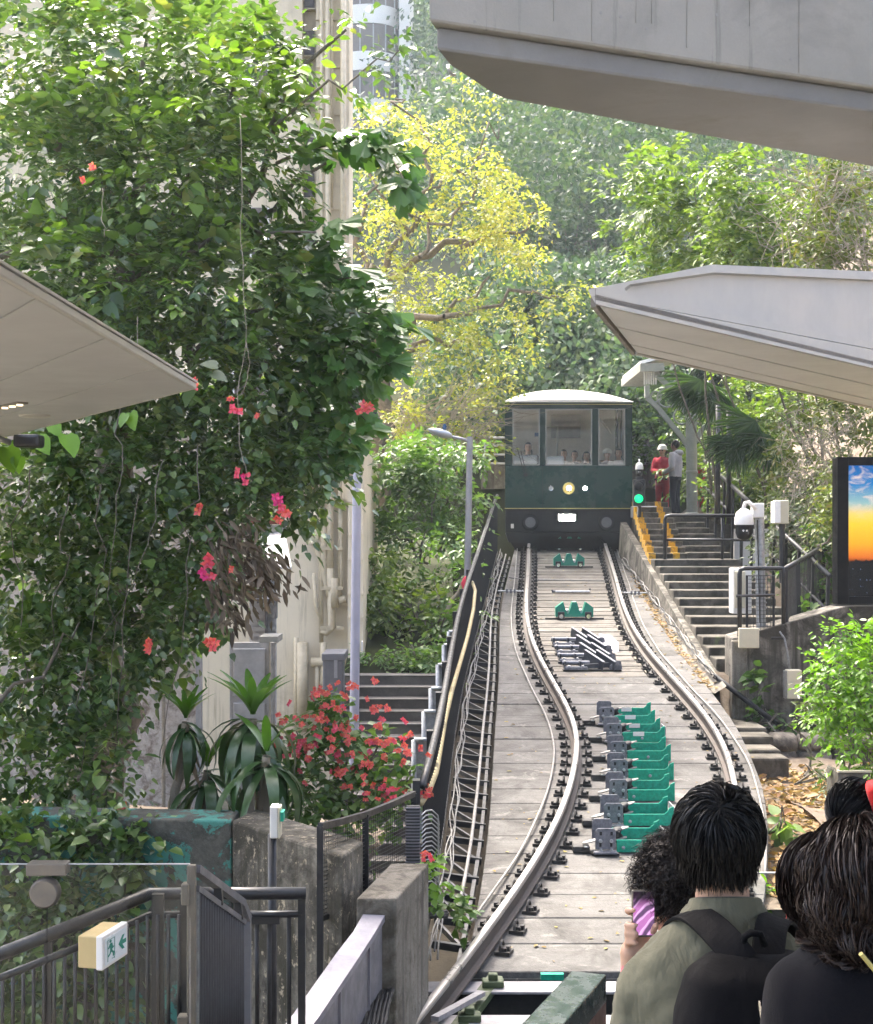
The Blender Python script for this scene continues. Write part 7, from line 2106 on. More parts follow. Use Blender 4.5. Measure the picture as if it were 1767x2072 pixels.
cloth('jacket_olive', (.125, .122, .086), .9, 300, .2, .4)
cloth('coat_navy', (.006, .006, .008), .95, 500, .5, .15, .06)
cloth('pack_black', (.004, .004, .005), .7, 400, .4, .2, .02)
cloth('knit_pink', (.62, .22, .24), .95, 160, .5, .2)
cloth('overall_red', (.42, .03, .05), .85, 200, .2, .5)
cloth('hoodie_grey', (.34, .34, .355), .95, 200, .2, .5)
cloth('trousers_dark', (.02, .022, .03), .9, 200, .2, .4)
cloth('shirt_dark', (.03, .03, .035), .9, 200, .2, .4)
cloth('shirt_pale', (.5, .48, .46), .9, 200, .2, .4)
cloth('shirt_red', (.5, .03, .03), .9, 200, .2, .4)
skin_mat('skin', (.50, .31, .22)); skin_mat('skin_dark', (.20, .11, .075)); skin_mat('skin_pale', (.56, .37, .28))
hair_mat('hair_black', (.003, .003, .0035), (.009, .008, .008)); hair_mat('hair_brown', (.007, .005, .0045), (.045, .028, .022)); hair_mat('hair_curl', (.006, .005, .005), (.028, .02, .017))


def blob(name, m, mat, parent, voxel=.012, it=6, disp=None):
    """Closed overlapping volumes fused into one continuous surface."""
    o = m.build(name, MATS[mat], parent, smooth=True)
    r = o.modifiers.new('fuse', 'REMESH'); r.mode = 'VOXEL'; r.voxel_size = voxel; r.use_smooth_shade = True
    if it:
        s_ = o.modifiers.new('soften', 'SMOOTH'); s_.factor = .5; s_.iterations = it
    if disp:
        tx = bpy.data.textures.new(name + '_folds', 'CLOUDS'); tx.noise_scale = disp[0]; tx.noise_depth = 3
        dm = o.modifiers.new('folds', 'DISPLACE'); dm.texture = tx; dm.strength = disp[1]; dm.texture_coords = 'GLOBAL'; dm.mid_level = .5
    return o


class Fig:
    """Body frame: x right, y forward, z up, in units of the figure's height."""
    def __init__(s, base, H, yaw):
        s.b = Vector(base); s.H = H; s.q = Matrix.Rotation(yaw, 3, 'Z'); s.yaw = yaw

    def p(s, x, y, z): return s.b + s.q @ Vector((x * s.H, y * s.H, z * s.H))


def torso(m, f, k=1.0, z0=.50, z1=.825, lean=0.0):
    prof = [(.50, .098, .068), (.545, .10, .068), (.60, .090, .060), (.66, .098, .066), (.72, .110, .070), (.77, .112, .066), (.80, .098, .056), (.825, .055, .045), (.84, .036, .036)]
    rings = [(f.p(0, lean * (z - .5), z), rx * f.H * k, ry * f.H * k, f.yaw) for z, rx, ry in prof if z0 <= z <= z1 + .001]
    m.loft(rings, 18)


def hand_geo(m, w, fw, palm, up, H, curl=.5, side=1):
    """Palm, four unequal bent fingers and a thumb. w wrist, fw direction of the fingers, palm the palm's facing."""
    fw = Vector(fw).normalized(); pn = Vector(palm).normalized(); lat = fw.cross(pn).normalized() * side; pn = lat.cross(fw).normalized() * side
    L = .105 * H * .55; u = H / 1.7
    c = Vector(w) + fw * .045 * u
    for k in (-1.2, -.4, .4, 1.2):
        m.cap(Vector(w) + lat * k * .014 * u + fw * .01 * u, Vector(w) + lat * k * .019 * u + fw * .085 * u, .014 * u, .011 * u, 8)
    for k, ln in ((-1.5, .058), (-.5, .074), (.5, .080), (1.5, .072)):
        r0 = Vector(w) + lat * k * .0185 * u + fw * .088 * u
        a1 = (fw * math.cos(curl * .6) + pn * math.sin(curl * .6)); a2 = (fw * math.cos(curl * 1.5) + pn * math.sin(curl * 1.5)); a3 = (fw * math.cos(curl * 2.2) + pn * math.sin(curl * 2.2))
        p1 = r0 + a1 * ln * u * .45; p2 = p1 + a2 * ln * u * .33; p3 = p2 + a3 * ln * u * .25
        m.cap(r0, p1, .0095 * u, .0088 * u, 8); m.cap(p1, p2, .0088 * u, .008 * u, 8); m.cap(p2, p3, .008 * u, .0068 * u, 8)
    t0 = Vector(w) + lat * .026 * u + fw * .03 * u
    t1 = t0 + (lat * .7 + fw * .6 + pn * .3).normalized() * .042 * u; t2 = t1 + (fw * .8 + lat * .15 + pn * .6).normalized() * .034 * u
    m.cap(t0, t1, .0125 * u, .0105 * u, 8); m.cap(t1, t2, .0105 * u, .0085 * u, 8)


def head_geo(m, f, hc, hyaw=0.0, s=1.0):
    """Skull, jaw, nose, ears, brow and lips in one volume; hc head centre."""
    q = Matrix.Rotation(f.yaw + hyaw, 3, 'Z'); u = f.H / 1.7 * s
    def g(x, y, z): return hc + q @ Vector((x * u, y * u, z * u))
    m.ell(g(0, -.012, .022), (.074 * u, .092 * u, .092 * u), 16, 10, q)
    m.ell(g(0, .022, -.045), (.056 * u, .064 * u, .066 * u), 14, 8, q)
    m.ell(g(0, .052, -.088), (.026 * u, .026 * u, .022 * u), 10, 6, q)
    m.cap(g(0, .082, .012), g(0, .100, -.022), .008 * u, .0125 * u, 8)
    m.ell(g(0, .082, .030), (.045 * u, .014 * u, .010 * u), 10, 6, q)
    m.ell(g(0, .082, -.058), (.022 * u, .012 * u, .009 * u), 10, 6, q)
    for sx in (-1, 1):
        m.ell(g(sx * .076, -.005, -.008), (.010 * u, .020 * u, .032 * u), 10, 6, q)
        m.ell(g(sx * .040, .058, -.022), (.020 * u, .022 * u, .022 * u), 10, 6, q)
    return g


def face_parts(th, g, u):
    for sx in (-1, 1):
        MB().ell(g(sx * .031, .073, .006), (.011 * u, .009 * u, .006 * u), 10, 6).build('eye', MATS['hair_black'], th, smooth=True)
        MB().cap(g(sx * .018, .088, .026), g(sx * .046, .078, .026), .0035 * u, .003 * u, 6).build('eyebrow', MATS['hair_black'], th, smooth=True)
    MB().cap(g(-.018, .088, -.058), g(.018, .088, -.058), .004 * u, .004 * u, 6).build('lips', MATS['shirt_red'], th, smooth=True)


def strands(rg, roots, dirs, length, nseg, width, grav=.0, wave=0.0, wfreq=9.0, centre=None, radii=None, curl=0.0, collide=None, shell=None, lock=None, clump=.5):
    n = len(roots); p = roots.copy(); d = unit(dirs); L = length[:, None] if hasattr(length, '__len__') else np.full((n, 1), length)
    ph = rg.uniform(0, 6.28, (n, 1)); side = unit(np.cross(d, rg.normal(0, 1, (n, 3))))
    wv = unit(np.cross(d, np.array([0, 0, 1.]) + rg.normal(0, .3, (n, 3))))
    if lock is not None:
        K = lock.max() + 1; ph = rg.uniform(0, 6.28, (K, 1))[lock] + rg.normal(0, .25, (n, 1)); wv = unit(rg.normal(0, 1, (K, 3)) * np.array([1, 1, .2]))[lock]; side = unit(np.cross(wv, d) + 1e-3)
    pts = [p.copy()]; base = p.copy()
    for i in range(nseg):
        s = (i + 1) / nseg
        d = unit(d + np.array([0, 0, -grav]) / nseg * (1 + 2 * s))
        base = base + d * L / nseg
        if centre is not None:
            v = (base - centre) / radii; r = np.linalg.norm(v, axis=1, keepdims=True)
            base = np.where(r < 1, centre + v / np.maximum(r, 1e-6) * radii, base)
        if shell is not None:
            v = (base - centre) / radii; r = np.linalg.norm(v, axis=1, keepdims=True)
            hi = shell[0] + shell[1] * s
            base = np.where((r > hi) & (base[:, 2:3] > centre[2] + shell[2]), centre + v / np.maximum(r, 1e-6) * radii * hi, base)
        if collide is not None:
            base = collide(base)
        off = 0
        if wave: off = wv * (wave * s * np.sin(wfreq * s * 6.28 / 2 + ph)) + side * (wave * .6 * s * np.cos(wfreq * s * 6.28 / 2 + ph * 1.3))
        if curl: off = wv * (curl * np.sin(wfreq * s * 6.28 + ph)) + side * (curl * np.cos(wfreq * s * 6.28 + ph))
        pts.append(base + off)
    pts = np.stack(pts, 1)
    if lock is not None:
        G = np.zeros((K,) + pts.shape[1:]); np.add.at(G, lock, pts); G /= np.maximum(np.bincount(lock, minlength=K), 1)[:, None, None]
        pts = pts + (G[lock] - pts) * (clump * np.linspace(0, 1, nseg + 1) ** 1.2)[None, :, None]
        side = unit(np.cross(d, rg.normal(0, 1, (n, 3))))
    tan = unit(np.gradient(pts, axis=1)); w = np.cross(tan, side[:, None, :]); w = unit(w)
    ws = width * (1 - .75 * np.linspace(0, 1, nseg + 1) ** 2)[None, :, None]
    A = pts - w * ws; B = pts + w * ws
    V = np.stack([A, B], 2).reshape(-1, 3)
    k = (nseg + 1) * 2
    f1 = np.array([[2 * i, 2 * i + 1, 2 * i + 3, 2 * i + 2] for i in range(nseg)])
    Fa = (f1[None] + (np.arange(n) * k)[:, None, None]).reshape(-1, 4)
    return V, Fa


def locks(rg, dv, k):
    """Index of the nearest of k lock centres for every strand."""
    c = dv[rg.integers(0, len(dv), k)]
    return np.argmax(dv @ c.T, 1)


def dirs_on_scalp(rg, n, q, zmin=-.5, face=.55):
    """Unit directions over the scalp, leaving the face free. q: head rotation."""
    out = []
    while sum(len(o) for o in out) < n:
        v = unit(rg.normal(0, 1, (n * 2, 3)))
        ok = (v[:, 2] > zmin) & ~((v[:, 1] > face) & (v[:, 2] < .55)) & ~((v[:, 1] > .1) & (v[:, 2] < -.15))
        out.append(v[ok])
    v = np.concatenate(out)[:n]
    return v @ np.array(q).T


def arms(m, f, sh, el, wr, r=(.030, .026, .022, .017), k=1.0):
    H = f.H
    m.cap(sh, el, r[0] * H * k, r[1] * H * k); m.cap(el, wr, r[1] * H * k, r[3] * H * k if k == 1 else r[2] * H * k)


def body_mesh(th, f, pose, skin, voxel, hyaw=0.0, legs=True, lean=0.0, hd=None, tk=.9, hs=1.0):
    """pose: dict of joints in world space."""
    m = MB(); H = f.H
    torso(m, f, tk, .50, .84, lean)
    hc = hd if hd is not None else f.p(0, lean * .43 + .006, .925)
    m.cap(f.p(0, lean * .3, .80), hc - Vector((0, 0, .05 * H / 1.7)), .034 * H, .031 * H)
    g = head_geo(m, f, hc, hyaw, hs)
    for s in (-1, 1):
        k = 'r' if s > 0 else 'l'
        sh, el, wr = pose['sh' + k], pose['el' + k], pose['wr' + k]
        arms(m, f, sh, el, wr)
        fd, pn, cu = pose.get('hand' + k, ((0, 0, -1), f.q @ Vector((-s, 0, 0)), .35))
        hand_geo(m, wr, fd, pn, None, H, cu, s)
        if legs:
            hp, kn, an = pose['hip' + k], pose['kn' + k], pose['an' + k]
            m.cap(hp, kn, .048 * H, .033 * H); m.cap(kn, an, .032 * H, .020 * H); m.cap(an - Vector((0, 0, .015 * H)), pose['toe' + k], .022 * H, .018 * H)
    blob('body', m, skin, th, voxel, 3)
    return g


def std_pose(f, arm_out=.0):
    d = {}
    for s, k in ((-1, 'l'), (1, 'r')):
        d['sh' + k] = f.p(s * .108, 0, .795); d['el' + k] = f.p(s * (.128 + arm_out), -.01, .625); d['wr' + k] = f.p(s * (.125 + arm_out), .05, .475)
        d['hip' + k] = f.p(s * .052, 0, .505); d['kn' + k] = f.p(s * .056, .012, .28); d['an' + k] = f.p(s * .058, -.01, .045); d['toe' + k] = f.p(s * .068, .075, .022)
    return d


def top_garment(th, f, pose, mat, name, k=1.18, z0=.46, voxel=.014, disp=None, lean=0.0, cuffs=True, collar=True):
    m = MB(); H = f.H
    prof = [(.455, .108, .080), (.50, .110, .080), (.545, .110, .078), (.60, .105, .074), (.66, .112, .078), (.72, .124, .082), (.77, .124, .076), (.80, .108, .064), (.828, .058, .050)]
    rings = [(f.p(0, lean * (z - .5), z), rx * H, ry * H, f.yaw) for z, rx, ry in prof if z >= z0]
    m.loft(rings, 20)
    for s in ('l', 'r'):
        m.cap(pose['sh' + s], pose['el' + s], .041 * H, .036 * H); w = pose['el' + s].lerp(pose['wr' + s], .95); m.cap(pose['el' + s], w, .036 * H, .027 * H)
    if collar:
        m.loft([(f.p(0, .0, .80), .06 * H, .05 * H, f.yaw), (f.p(0, .0, .842), .047 * H, .045 * H, f.yaw)], 16)
    return blob(name, m, mat, th, voxel, 6, disp)


def trousers(th, f, pose, mat, voxel=.016):
    m = MB(); H = f.H
    m.loft([(f.p(0, 0, .465), .095 * H, .072 * H, f.yaw), (f.p(0, 0, .50), .104 * H, .076 * H, f.yaw), (f.p(0, 0, .55), .10 * H, .07 * H, f.yaw)], 18)
    for s in ('l', 'r'):
        m.cap(pose['hip' + s], pose['kn' + s], .058 * H, .044 * H); m.cap(pose['kn' + s], pose['an' + s], .044 * H, .034 * H)
    blob('trousers', m, mat, th, voxel, 5)
    for s in ('l', 'r'):
        m = MB(); m.cap(pose['an' + s] - Vector((0, 0, .02 * H)), pose['toe' + s], .030 * H, .025 * H); blob('shoe', m, 'trousers_dark', th, .012, 2)


def scalp(th, g_c, f, hyaw, u, r3, mat, dz=.022, n=0):
    q = Matrix.Rotation(f.yaw + hyaw, 3, 'Z')
    c = g_c + q @ Vector((0, -.016 * u, dz * u))
    m = MB(); m.ell(c, r3, 20, 12, q)
    # leave the face open: cut the front lower part
    keep = []
    for fc in m.f:
        cc = sum((Vector(m.v[i]) for i in fc), Vector()) / len(fc); l = q.transposed() @ (cc - c)
        if not (l.y > .50 * r3[1] and l.z < .45 * r3[2]) and not (l.z < -.55 * r3[2] and l.y > -.2 * r3[1]): keep.append(fc)
    m.f = keep
    return m, c, q


PLAT = -2.24
# --- man with the backpack, seen from behind, head turned a little to the right
f = Fig((.565, 2.92, PLAT), 1.735, 0.0)
man = thing('person', 'person in an olive jacket with a black backpack, seen from behind', 'person', f.b, 'people waiting on the near platform')
hc = P(1461, 1703, 2.92)
pz = std_pose(f, .01); 
for k, sx in (('l', -1), ('r', 1)):
    pz['sh' + k] = P(1463 + sx * 146, 1990, 2.92)
    pz['el' + k] = pz['sh' + k] + Vector((sx * .045, .03, -.31)); pz['wr' + k] = pz['el' + k] + Vector((-sx * .10, .22, .02))
g = body_mesh(man, f, pz, 'skin', .010, R(-38), True, 0, hc, .8, .88)
face_parts(man, g, 1.0)
# jacket with wide soft shoulders
m = MB()
def at_(px, py, d=2.92): return P(px, py, d)
bk = 2.92
m.loft([(at_(1464, 2420), .19, .13), (at_(1464, 2200), .194, .132), (at_(1464, 2080), .196, .130), (at_(1464, 1990), .192, .12), (at_(1464, 1935), .168, .108), (at_(1465, 1892), .128, .092), (at_(1466, 1855), .092, .078), (at_(1467, 1832), .074, .070)], 28, 2.3)
for k in ('l', 'r'):
    m.cap(pz['sh' + k] + Vector((0, 0, -.01)), pz['el' + k], .070, .060, 14); m.cap(pz['el' + k], pz['wr' + k], .06, .042, 12)
jk = blob('jacket', m, 'jacket_olive', man, .008, 6, (.06, .024))
m = MB()
for i in range(24):
    a0 = math.pi * 2 * i / 24
c_ = at_(1468, 1842)
n = 28; vs = []; fs = []
for j, (rz, rr, tilt) in enumerate(((-.028, 1.16, 0), (.012, 1.06, 0), (.040, .93, 0), (.042, .86, 0), (.01, .90, 0))):
    for i in range(n):
        a = 2 * math.pi * i / n
        fr = .5 + .5 * math.sin(a)
        vs.append(c_ + Vector((.075 * rr * math.cos(a), .072 * rr * math.sin(a), rz - .035 * fr)))
for j in range(4):
    for i in range(n):
        i2 = (i + 1) % n; fs.append((j * n + i, j * n + i2, (j + 1) * n + i2, (j + 1) * n + i))
m.add(vs, fs); m.build('collar', MATS['jacket_olive'], man, smooth=True)
trousers(man, f, pz, 'trousers_dark')
# hair: short, swirling from the crown
rg = np.random.default_rng(301)
r3 = (.0855, .0855, .0955)
m, sc, q = scalp(man, hc, f, R(-38), 1.0, r3, 'hair_black')
hr = m.build('hair', MATS['hair_black'], man, smooth=True)
dv = dirs_on_scalp(rg, 9000, q, -.72, .62)
roots = np.array(sc) + dv * np.array(r3)
wh = unit(np.array([[-.10, -.78, .62]]))
tang = dv - wh; tang = tang - dv * np.sum(tang * dv, 1, keepdims=True); tang = unit(tang + 1e-4)
swirl = np.cross(dv, tang)
lock = np.sin(dv @ rg.normal(0, 9, (3, 4))).sum(1, keepdims=True) * .34
dr = tang * .95 + swirl * (.25 + lock) + dv * .14 + rg.normal(0, .16, dv.shape)
V, Fa = strands(rg, roots, dr, rg.uniform(.035, .062, len(roots)), 5, .0012, .8, centre=np.array(sc), radii=np.array(r3) * 1.01, shell=(1.03, .075, -.06), lock=locks(rg, dv, 420), clump=.35)
leaf_object('strands', (V, Fa), MATS['hair_black'], hr)
# backpack, worn by the man but a thing of its own
bp_ = thing('backpack', 'black backpack with wide straps on the back of the olive jacket', 'backpack', at_(1520, 2300, 2.74))
m = MB(); m.loft([(at_(1522, 2500, 2.70), .14, .075), (at_(1522, 2250, 2.70), .15, .085), (at_(1524, 2060, 2.71), .145, .080), (at_(1526, 1970, 2.73), .125, .062), (at_(1528, 1925, 2.76), .085, .035)], 22, 3.2)
blob('bag', m, 'pack_black', bp_, .010, 5, (.12, .010))
m = MB(); m.loft([(at_(1520, 2420, 2.62), .10, .035), (at_(1520, 2240, 2.615), .105, .04), (at_(1522, 2110, 2.63), .095, .03)], 18, 3); blob('front_pocket', m, 'pack_black', bp_, .01, 4)
def strap(pts, w, th_, nm):
    m = MB()
    vs = []; fs = []
    for i, (p, sd, nn_) in enumerate(pts):
        p = Vector(p); sd = Vector(sd).normalized(); nn_ = Vector(nn_).normalized()
        vs += [p - sd * w, p + sd * w, p + sd * w + nn_ * th_, p - sd * w + nn_ * th_]
    for i in range(len(pts) - 1):
        for j in range(4):
            j2 = (j + 1) % 4; fs.append((4 * i + j, 4 * i + j2, 4 * i + 4 + j2, 4 * i + 4 + j))
    fs += [(3, 2, 1, 0), tuple(4 * (len(pts) - 1) + j for j in range(4))]
    m.add(vs, fs); o = m.build(nm, MATS['pack_black'], bp_, smooth=False, bevel=.004, seg=2)
    sb = o.modifiers.new('s', 'SUBSURF'); sb.levels = 2; sb.render_levels = 2
    return o
strap([(at_(1352, 1900, 3.00), (1, .3, .5), (-.3, -.2, 1)), (at_(1372, 1858, 2.95), (1, .4, .3), (-.2, -.4, 1)), (at_(1400, 1846, 2.88), (.9, .5, .2), (-.1, -.6, .9)), (at_(1436, 1872, 2.81), (.8, .4, .5), (0, -.9, .5)), (at_(1470, 1905, 2.76), (.7, .2, .7), (0, -1, .2)), (at_(1502, 1945, 2.735), (.8, 0, .5), (0, -1, .1))], .031, .011, 'shoulder_strap')
strap([(at_(1600, 1895, 2.98), (-1, .3, .5), (.3, -.2, 1)), (at_(1580, 1860, 2.92), (-1, .4, .3), (.2, -.4, 1)), (at_(1562, 1862, 2.85), (-.9, .5, .2), (.1, -.6, .9)), (at_(1556, 1900, 2.79), (-.9, .3, .2), (0, -.9, .4)), (at_(1552, 1945, 2.74), (-1, 0, 0), (0, -1, .1))], .031, .011, 'shoulder_strap')
MB().tube([at_(1505, 1912, 2.75), at_(1508, 1895, 2.74), at_(1520, 1888, 2.74), at_(1538, 1890, 2.74), at_(1548, 1912, 2.75)], .007, 8).build('grab_loop', MATS['pack_black'], bp_, smooth=True)
for px in (1536, 1548):
    MB().tube([at_(px, 2025, 2.585), at_(px + 4, 2058, 2.585)], .0022, 6).build('zip_pull', MATS['chrome'], bp_)

# --- woman with long wavy hair and dark coat at the right edge
f = Fig((.705, 2.46, PLAT), 1.765, R(-6))
wo = thing('person', 'person in a dark coat with long wavy dark hair at the right edge', 'person', f.b, 'people waiting on the near platform')
hc = P(1744, 1798, 2.46)
pz = std_pose(f)
for k, sx in (('l', -1), ('r', 1)):
    pz['sh' + k] = P(1742 + sx * 112, 2010, 2.46); pz['el' + k] = pz['sh' + k] + Vector((sx * .02, 0, -.30)); pz['wr' + k] = pz['el' + k] + Vector((0, .2, -.08))
g = body_mesh(wo, f, pz, 'skin_pale', .012, R(-10), True, 0, hc, .66)
face_parts(wo, g, 1.0)
m = MB(); c2 = lambda px, py: P(px, py, 2.46)
m.loft([(c2(1742, 2700), .165, .12), (c2(1742, 2300), .16, .115), (c2(1742, 2100), .156, .11), (c2(1742, 2010), .148, .105), (c2(1742, 1962), .128, .095), (c2(1742, 1925), .095, .08), (c2(1742, 1890), .058, .058)], 24, 2.4)
for k in ('l', 'r'):
    m.cap(pz['sh' + k] + Vector((0, 0, -.005)), pz['el' + k], .074, .064, 12); m.cap(pz['el' + k], pz['wr' + k], .055, .042, 12)
blob('coat', m, 'coat_navy', wo, .011, 8, (.15, .008))
trousers(wo, f, pz, 'trousers_dark')
rg = np.random.default_rng(302); r3 = (.084, .084, .100)
m, sc, q = scalp(wo, hc, f, R(-10), 1.0, r3, 'hair_brown')
hr = m.build('hair', MATS['hair_brown'], wo, smooth=True)
dv = dirs_on_scalp(rg, 7500, q, -.15, .6)
roots = np.array(sc) + dv * np.array(r3)
part = unit(np.array([[0.0, .35, .95]]))
tang = dv - part * .6; tang = tang - dv * np.sum(tang * dv, 1, keepdims=True)
dr = unit(tang + 1e-4) + dv * .25 + rg.normal(0, .10, dv.shape)
bc = np.array(P(1742, 2050, 2.46)); br = np.array([.15, .12, .13])
def keep_out(p):
    v = (p - bc) / br; r = np.linalg.norm(v, axis=1, keepdims=True)
    return np.where(r < 1, bc + v / np.maximum(r, 1e-6) * br, p)
lk = np.sin(dv @ rg.normal(0, 6, (3, 3))).sum(1) * .05
V, Fa = strands(rg, roots, dr, rg.uniform(.36, .49, len(roots)), 26, .0011, 3.6, wave=.052, wfreq=5.5, centre=np.array(sc), radii=np.array(r3) * 1.03, collide=keep_out, shell=(1.04, .30, -.15), lock=locks(rg, dv, 150), clump=.6)
leaf_object('strands', (V, Fa), MATS['hair_brown'], hr)
sb_ = MB().tube([P(1742, 1930, 2.32), P(1755, 1945, 2.325), P(1772, 1966, 2.33)], .004, 6)
tag(sb_.build('bag_chain', MATS['tram_gold'], base=P(1772, 1966, 2.33)), 'thin gold bag chain on the dark coat at the right edge', 'bag chain')

# --- person with brown hair mostly hidden behind the wavy haired one
f = Fig((.80, 3.2, PLAT), 1.60, 0)
wp = thing('person', 'person with straight brown hair mostly hidden between the two nearest people', 'person', f.b, 'people waiting on the near platform')
hc = P(1661, 1795, 3.2); pz = std_pose(f)
g = body_mesh(wp, f, pz, 'skin', .014, 0, True, 0, hc); face_parts(wp, g, .95)
top_garment(wp, f, pz, 'shirt_dark', 'jacket'); trousers(wp, f, pz, 'trousers_dark')
rg = np.random.default_rng(303); r3 = (.086, .086, .10)
m, sc, q = scalp(wp, hc, f, 0, .95, r3, 'hair_brown'); hr = m.build('hair', MATS['hair_brown'], wp, smooth=True)
dv = dirs_on_scalp(rg, 2600, q, -.2, .6); roots = np.array(sc) + dv * np.array(r3); tang = dv - np.array([[0, .3, .95]]) * .6; tang = tang - dv * np.sum(tang * dv, 1, keepdims=True)
V, Fa = strands(rg, roots, unit(tang + 1e-4) + dv * .2, rg.uniform(.16, .24, len(roots)), 10, .0014, 2.2, wave=.008, wfreq=3, centre=np.array(sc), radii=np.array(r3) * 1.03, shell=(1.04, .1, -.1))
leaf_object('strands', (V, Fa), MATS['hair_brown'], hr)

# --- curly haired person filming with a phone
f = Fig((.60, 3.5, PLAT), 1.50, R(14))
wc_ = thing('person', 'person with short curly hair in a pink knit holding up a phone', 'person', f.b, 'people waiting on the near platform')
hc = P(1358, 1790, 3.5); pz = std_pose(f)
pz['wrl'] = P(1276, 1925, 3.44); pz['ell'] = P(1300, 2120, 3.48); pz['shl'] = P(1345, 1985, 3.54)
pz['wrr'] = P(1372, 2060, 3.62); pz['elr'] = P(1465, 2130, 3.55); pz['shr'] = P(1460, 1985, 3.5)
pz['handl'] = (Vector((.10, .0, 1)), Vector((1, .15, -.05)), .0)
g = None
m = MB(); torso(m, f, .9, .50, .84); m.cap(f.p(0, 0, .80), hc - Vector((0, 0, .05)), .05, .045); g = head_geo(m, f, hc, R(12), 1.0)
for k, s in (('l', -1), ('r', 1)):
    arms(m, f, pz['sh' + k], pz['el' + k], pz['wr' + k])
    hp, kn, an = pz['hip' + k], pz['kn' + k], pz['an' + k]; H_ = f.H
    m.cap(hp, kn, .048 * H_, .033 * H_); m.cap(kn, an, .032 * H_, .020 * H_); m.cap(an - Vector((0, 0, .02)), pz['toe' + k], .03, .025)
hand_geo(m, pz['wrr'], (.0, .5, .6), (-1, 0, 0), None, 1.6, .5, 1)
# left hand closed round the phone's left edge: palm behind, fingers coming round to the front
D_ = 3.42
m.cap(P(1282, 1925, D_ + .03), P(1296, 1890, D_ + .035), .022, .026, 10); m.cap(P(1296, 1890, D_ + .035), P(1300, 1850, D_ + .035), .026, .022, 10)
for (py, ln, r_) in ((1842, 13, .0085), (1872, 17, .0092), (1890, 19, .0092), (1908, 17, .0085)):
    a = P(1288, py + 6, D_ + .032); b = P(1271, py + 2, D_ + .018); c = P(1270, py, D_ - .002); e_ = P(1270 + ln, py + 1, D_ - .020)
    m.cap(a, b, r_ * 1.1, r_ * 1.05, 8); m.cap(b, c, r_ * 1.05, r_, 8); m.cap(c, e_, r_, r_ * .8, 8)
m.cap(P(1300, 1895, D_ + .02), P(1322, 1885, D_ + .0), .011, .010, 8); m.cap(P(1322, 1885, D_), P(1328, 1872, D_ - .016), .010, .008, 8)
blob('body', m, 'skin', wc_, .006, 2); face_parts(wc_, g, .95)
m = MB(); H = f.H
m.loft([(f.p(0, 0, z), rx * H, ry * H, f.yaw) for z, rx, ry in ((.46, .108, .08), (.55, .11, .08), (.66, .112, .078), (.72, .12, .08), (.77, .118, .074), (.80, .10, .062), (.826, .056, .05))], 20)
for k in ('l', 'r'):
    m.cap(pz['sh' + k], pz['el' + k], .050, .044); m.cap(pz['el' + k], pz['el' + k].lerp(pz['wr' + k], .86), .042, .031)
blob('knit_top', m, 'knit_pink', wc_, .012, 5, (.05, .006)); trousers(wc_, f, pz, 'trousers_dark')
rg = np.random.default_rng(304); r3 = (.085, .085, .098)
m, sc, q = scalp(wc_, hc, f, R(12), .95, r3, 'hair_curl'); hr = m.build('hair', MATS['hair_curl'], wc_, smooth=True)
dv = dirs_on_scalp(rg, 3200, q, -.75, .6); roots = np.array(sc) + dv * np.array(r3) * .98
V, Fa = strands(rg, roots, dv * .8 + rg.normal(0, .55, dv.shape) + np.array([-.15, 0, -.25]), rg.uniform(.025, .055, len(roots)), 12, .0009, .5, curl=.007, wfreq=1.5, lock=locks(rg, dv, 420), clump=.5)
leaf_object('strands', (V, Fa), MATS['hair_curl'], hr)
# the phone
m_, t_, b_, o_ = _nt('phone_screen')
tc = t_.nodes.new('ShaderNodeTexCoord'); wv_ = t_.nodes.new('ShaderNodeTexWave'); mp = t_.nodes.new('ShaderNodeMapping'); mp.inputs['Rotation'].default_value = (0, R(40), 0); mp.inputs['Scale'].default_value = (1, 1, 1.6)
t_.links.new(tc.outputs['Generated'], mp.inputs[0]); t_.links.new(mp.outputs[0], wv_.inputs['Vector']); wv_.bands_direction = 'Z'; wv_.inputs['Scale'].default_value = .55; wv_.inputs['Distortion'].default_value = 5
sp = t_.nodes.new('ShaderNodeSeparateXYZ'); t_.links.new(tc.outputs['Generated'], sp.inputs[0])
st_ = _ramp(t_, wv_.outputs[0], [(.3, (.45, .16, .42)), (.5, (.85, .5, .85)), (.75, (.6, .3, .6)), (.9, (.12, .06, .14))])
tp_ = _ramp(t_, sp.outputs['Z'], [(.62, (1, 1, 1)), (.70, (.6, .6, .6)), (.86, (.05, .04, .06)), (1, (.03, .03, .03))])
t_.links.new(_mix(t_, 1, st_.outputs[0], tp_.outputs[0], 'MULTIPLY'), b_.inputs['Emission Color']); b_.inputs['Emission Strength'].default_value = .22; b_.inputs['Base Color'].default_value = (.02, .02, .02, 1); b_.inputs['Roughness'].default_value = .15
ph_ = thing('phone', 'phone with a pink picture held up by the curly haired person', 'phone', P(1302, 1890, D_))
MB().box2(P(1279, 1802, D_ - .004), P(1327, 1895, D_ + .006)).build('case', MATS['bronze'], ph_, bevel=.003, seg=2)
MB().box2(P(1282, 1805, D_ - .0055), P(1324, 1892, D_ - .0042)).build('phone_display', m_, ph_)

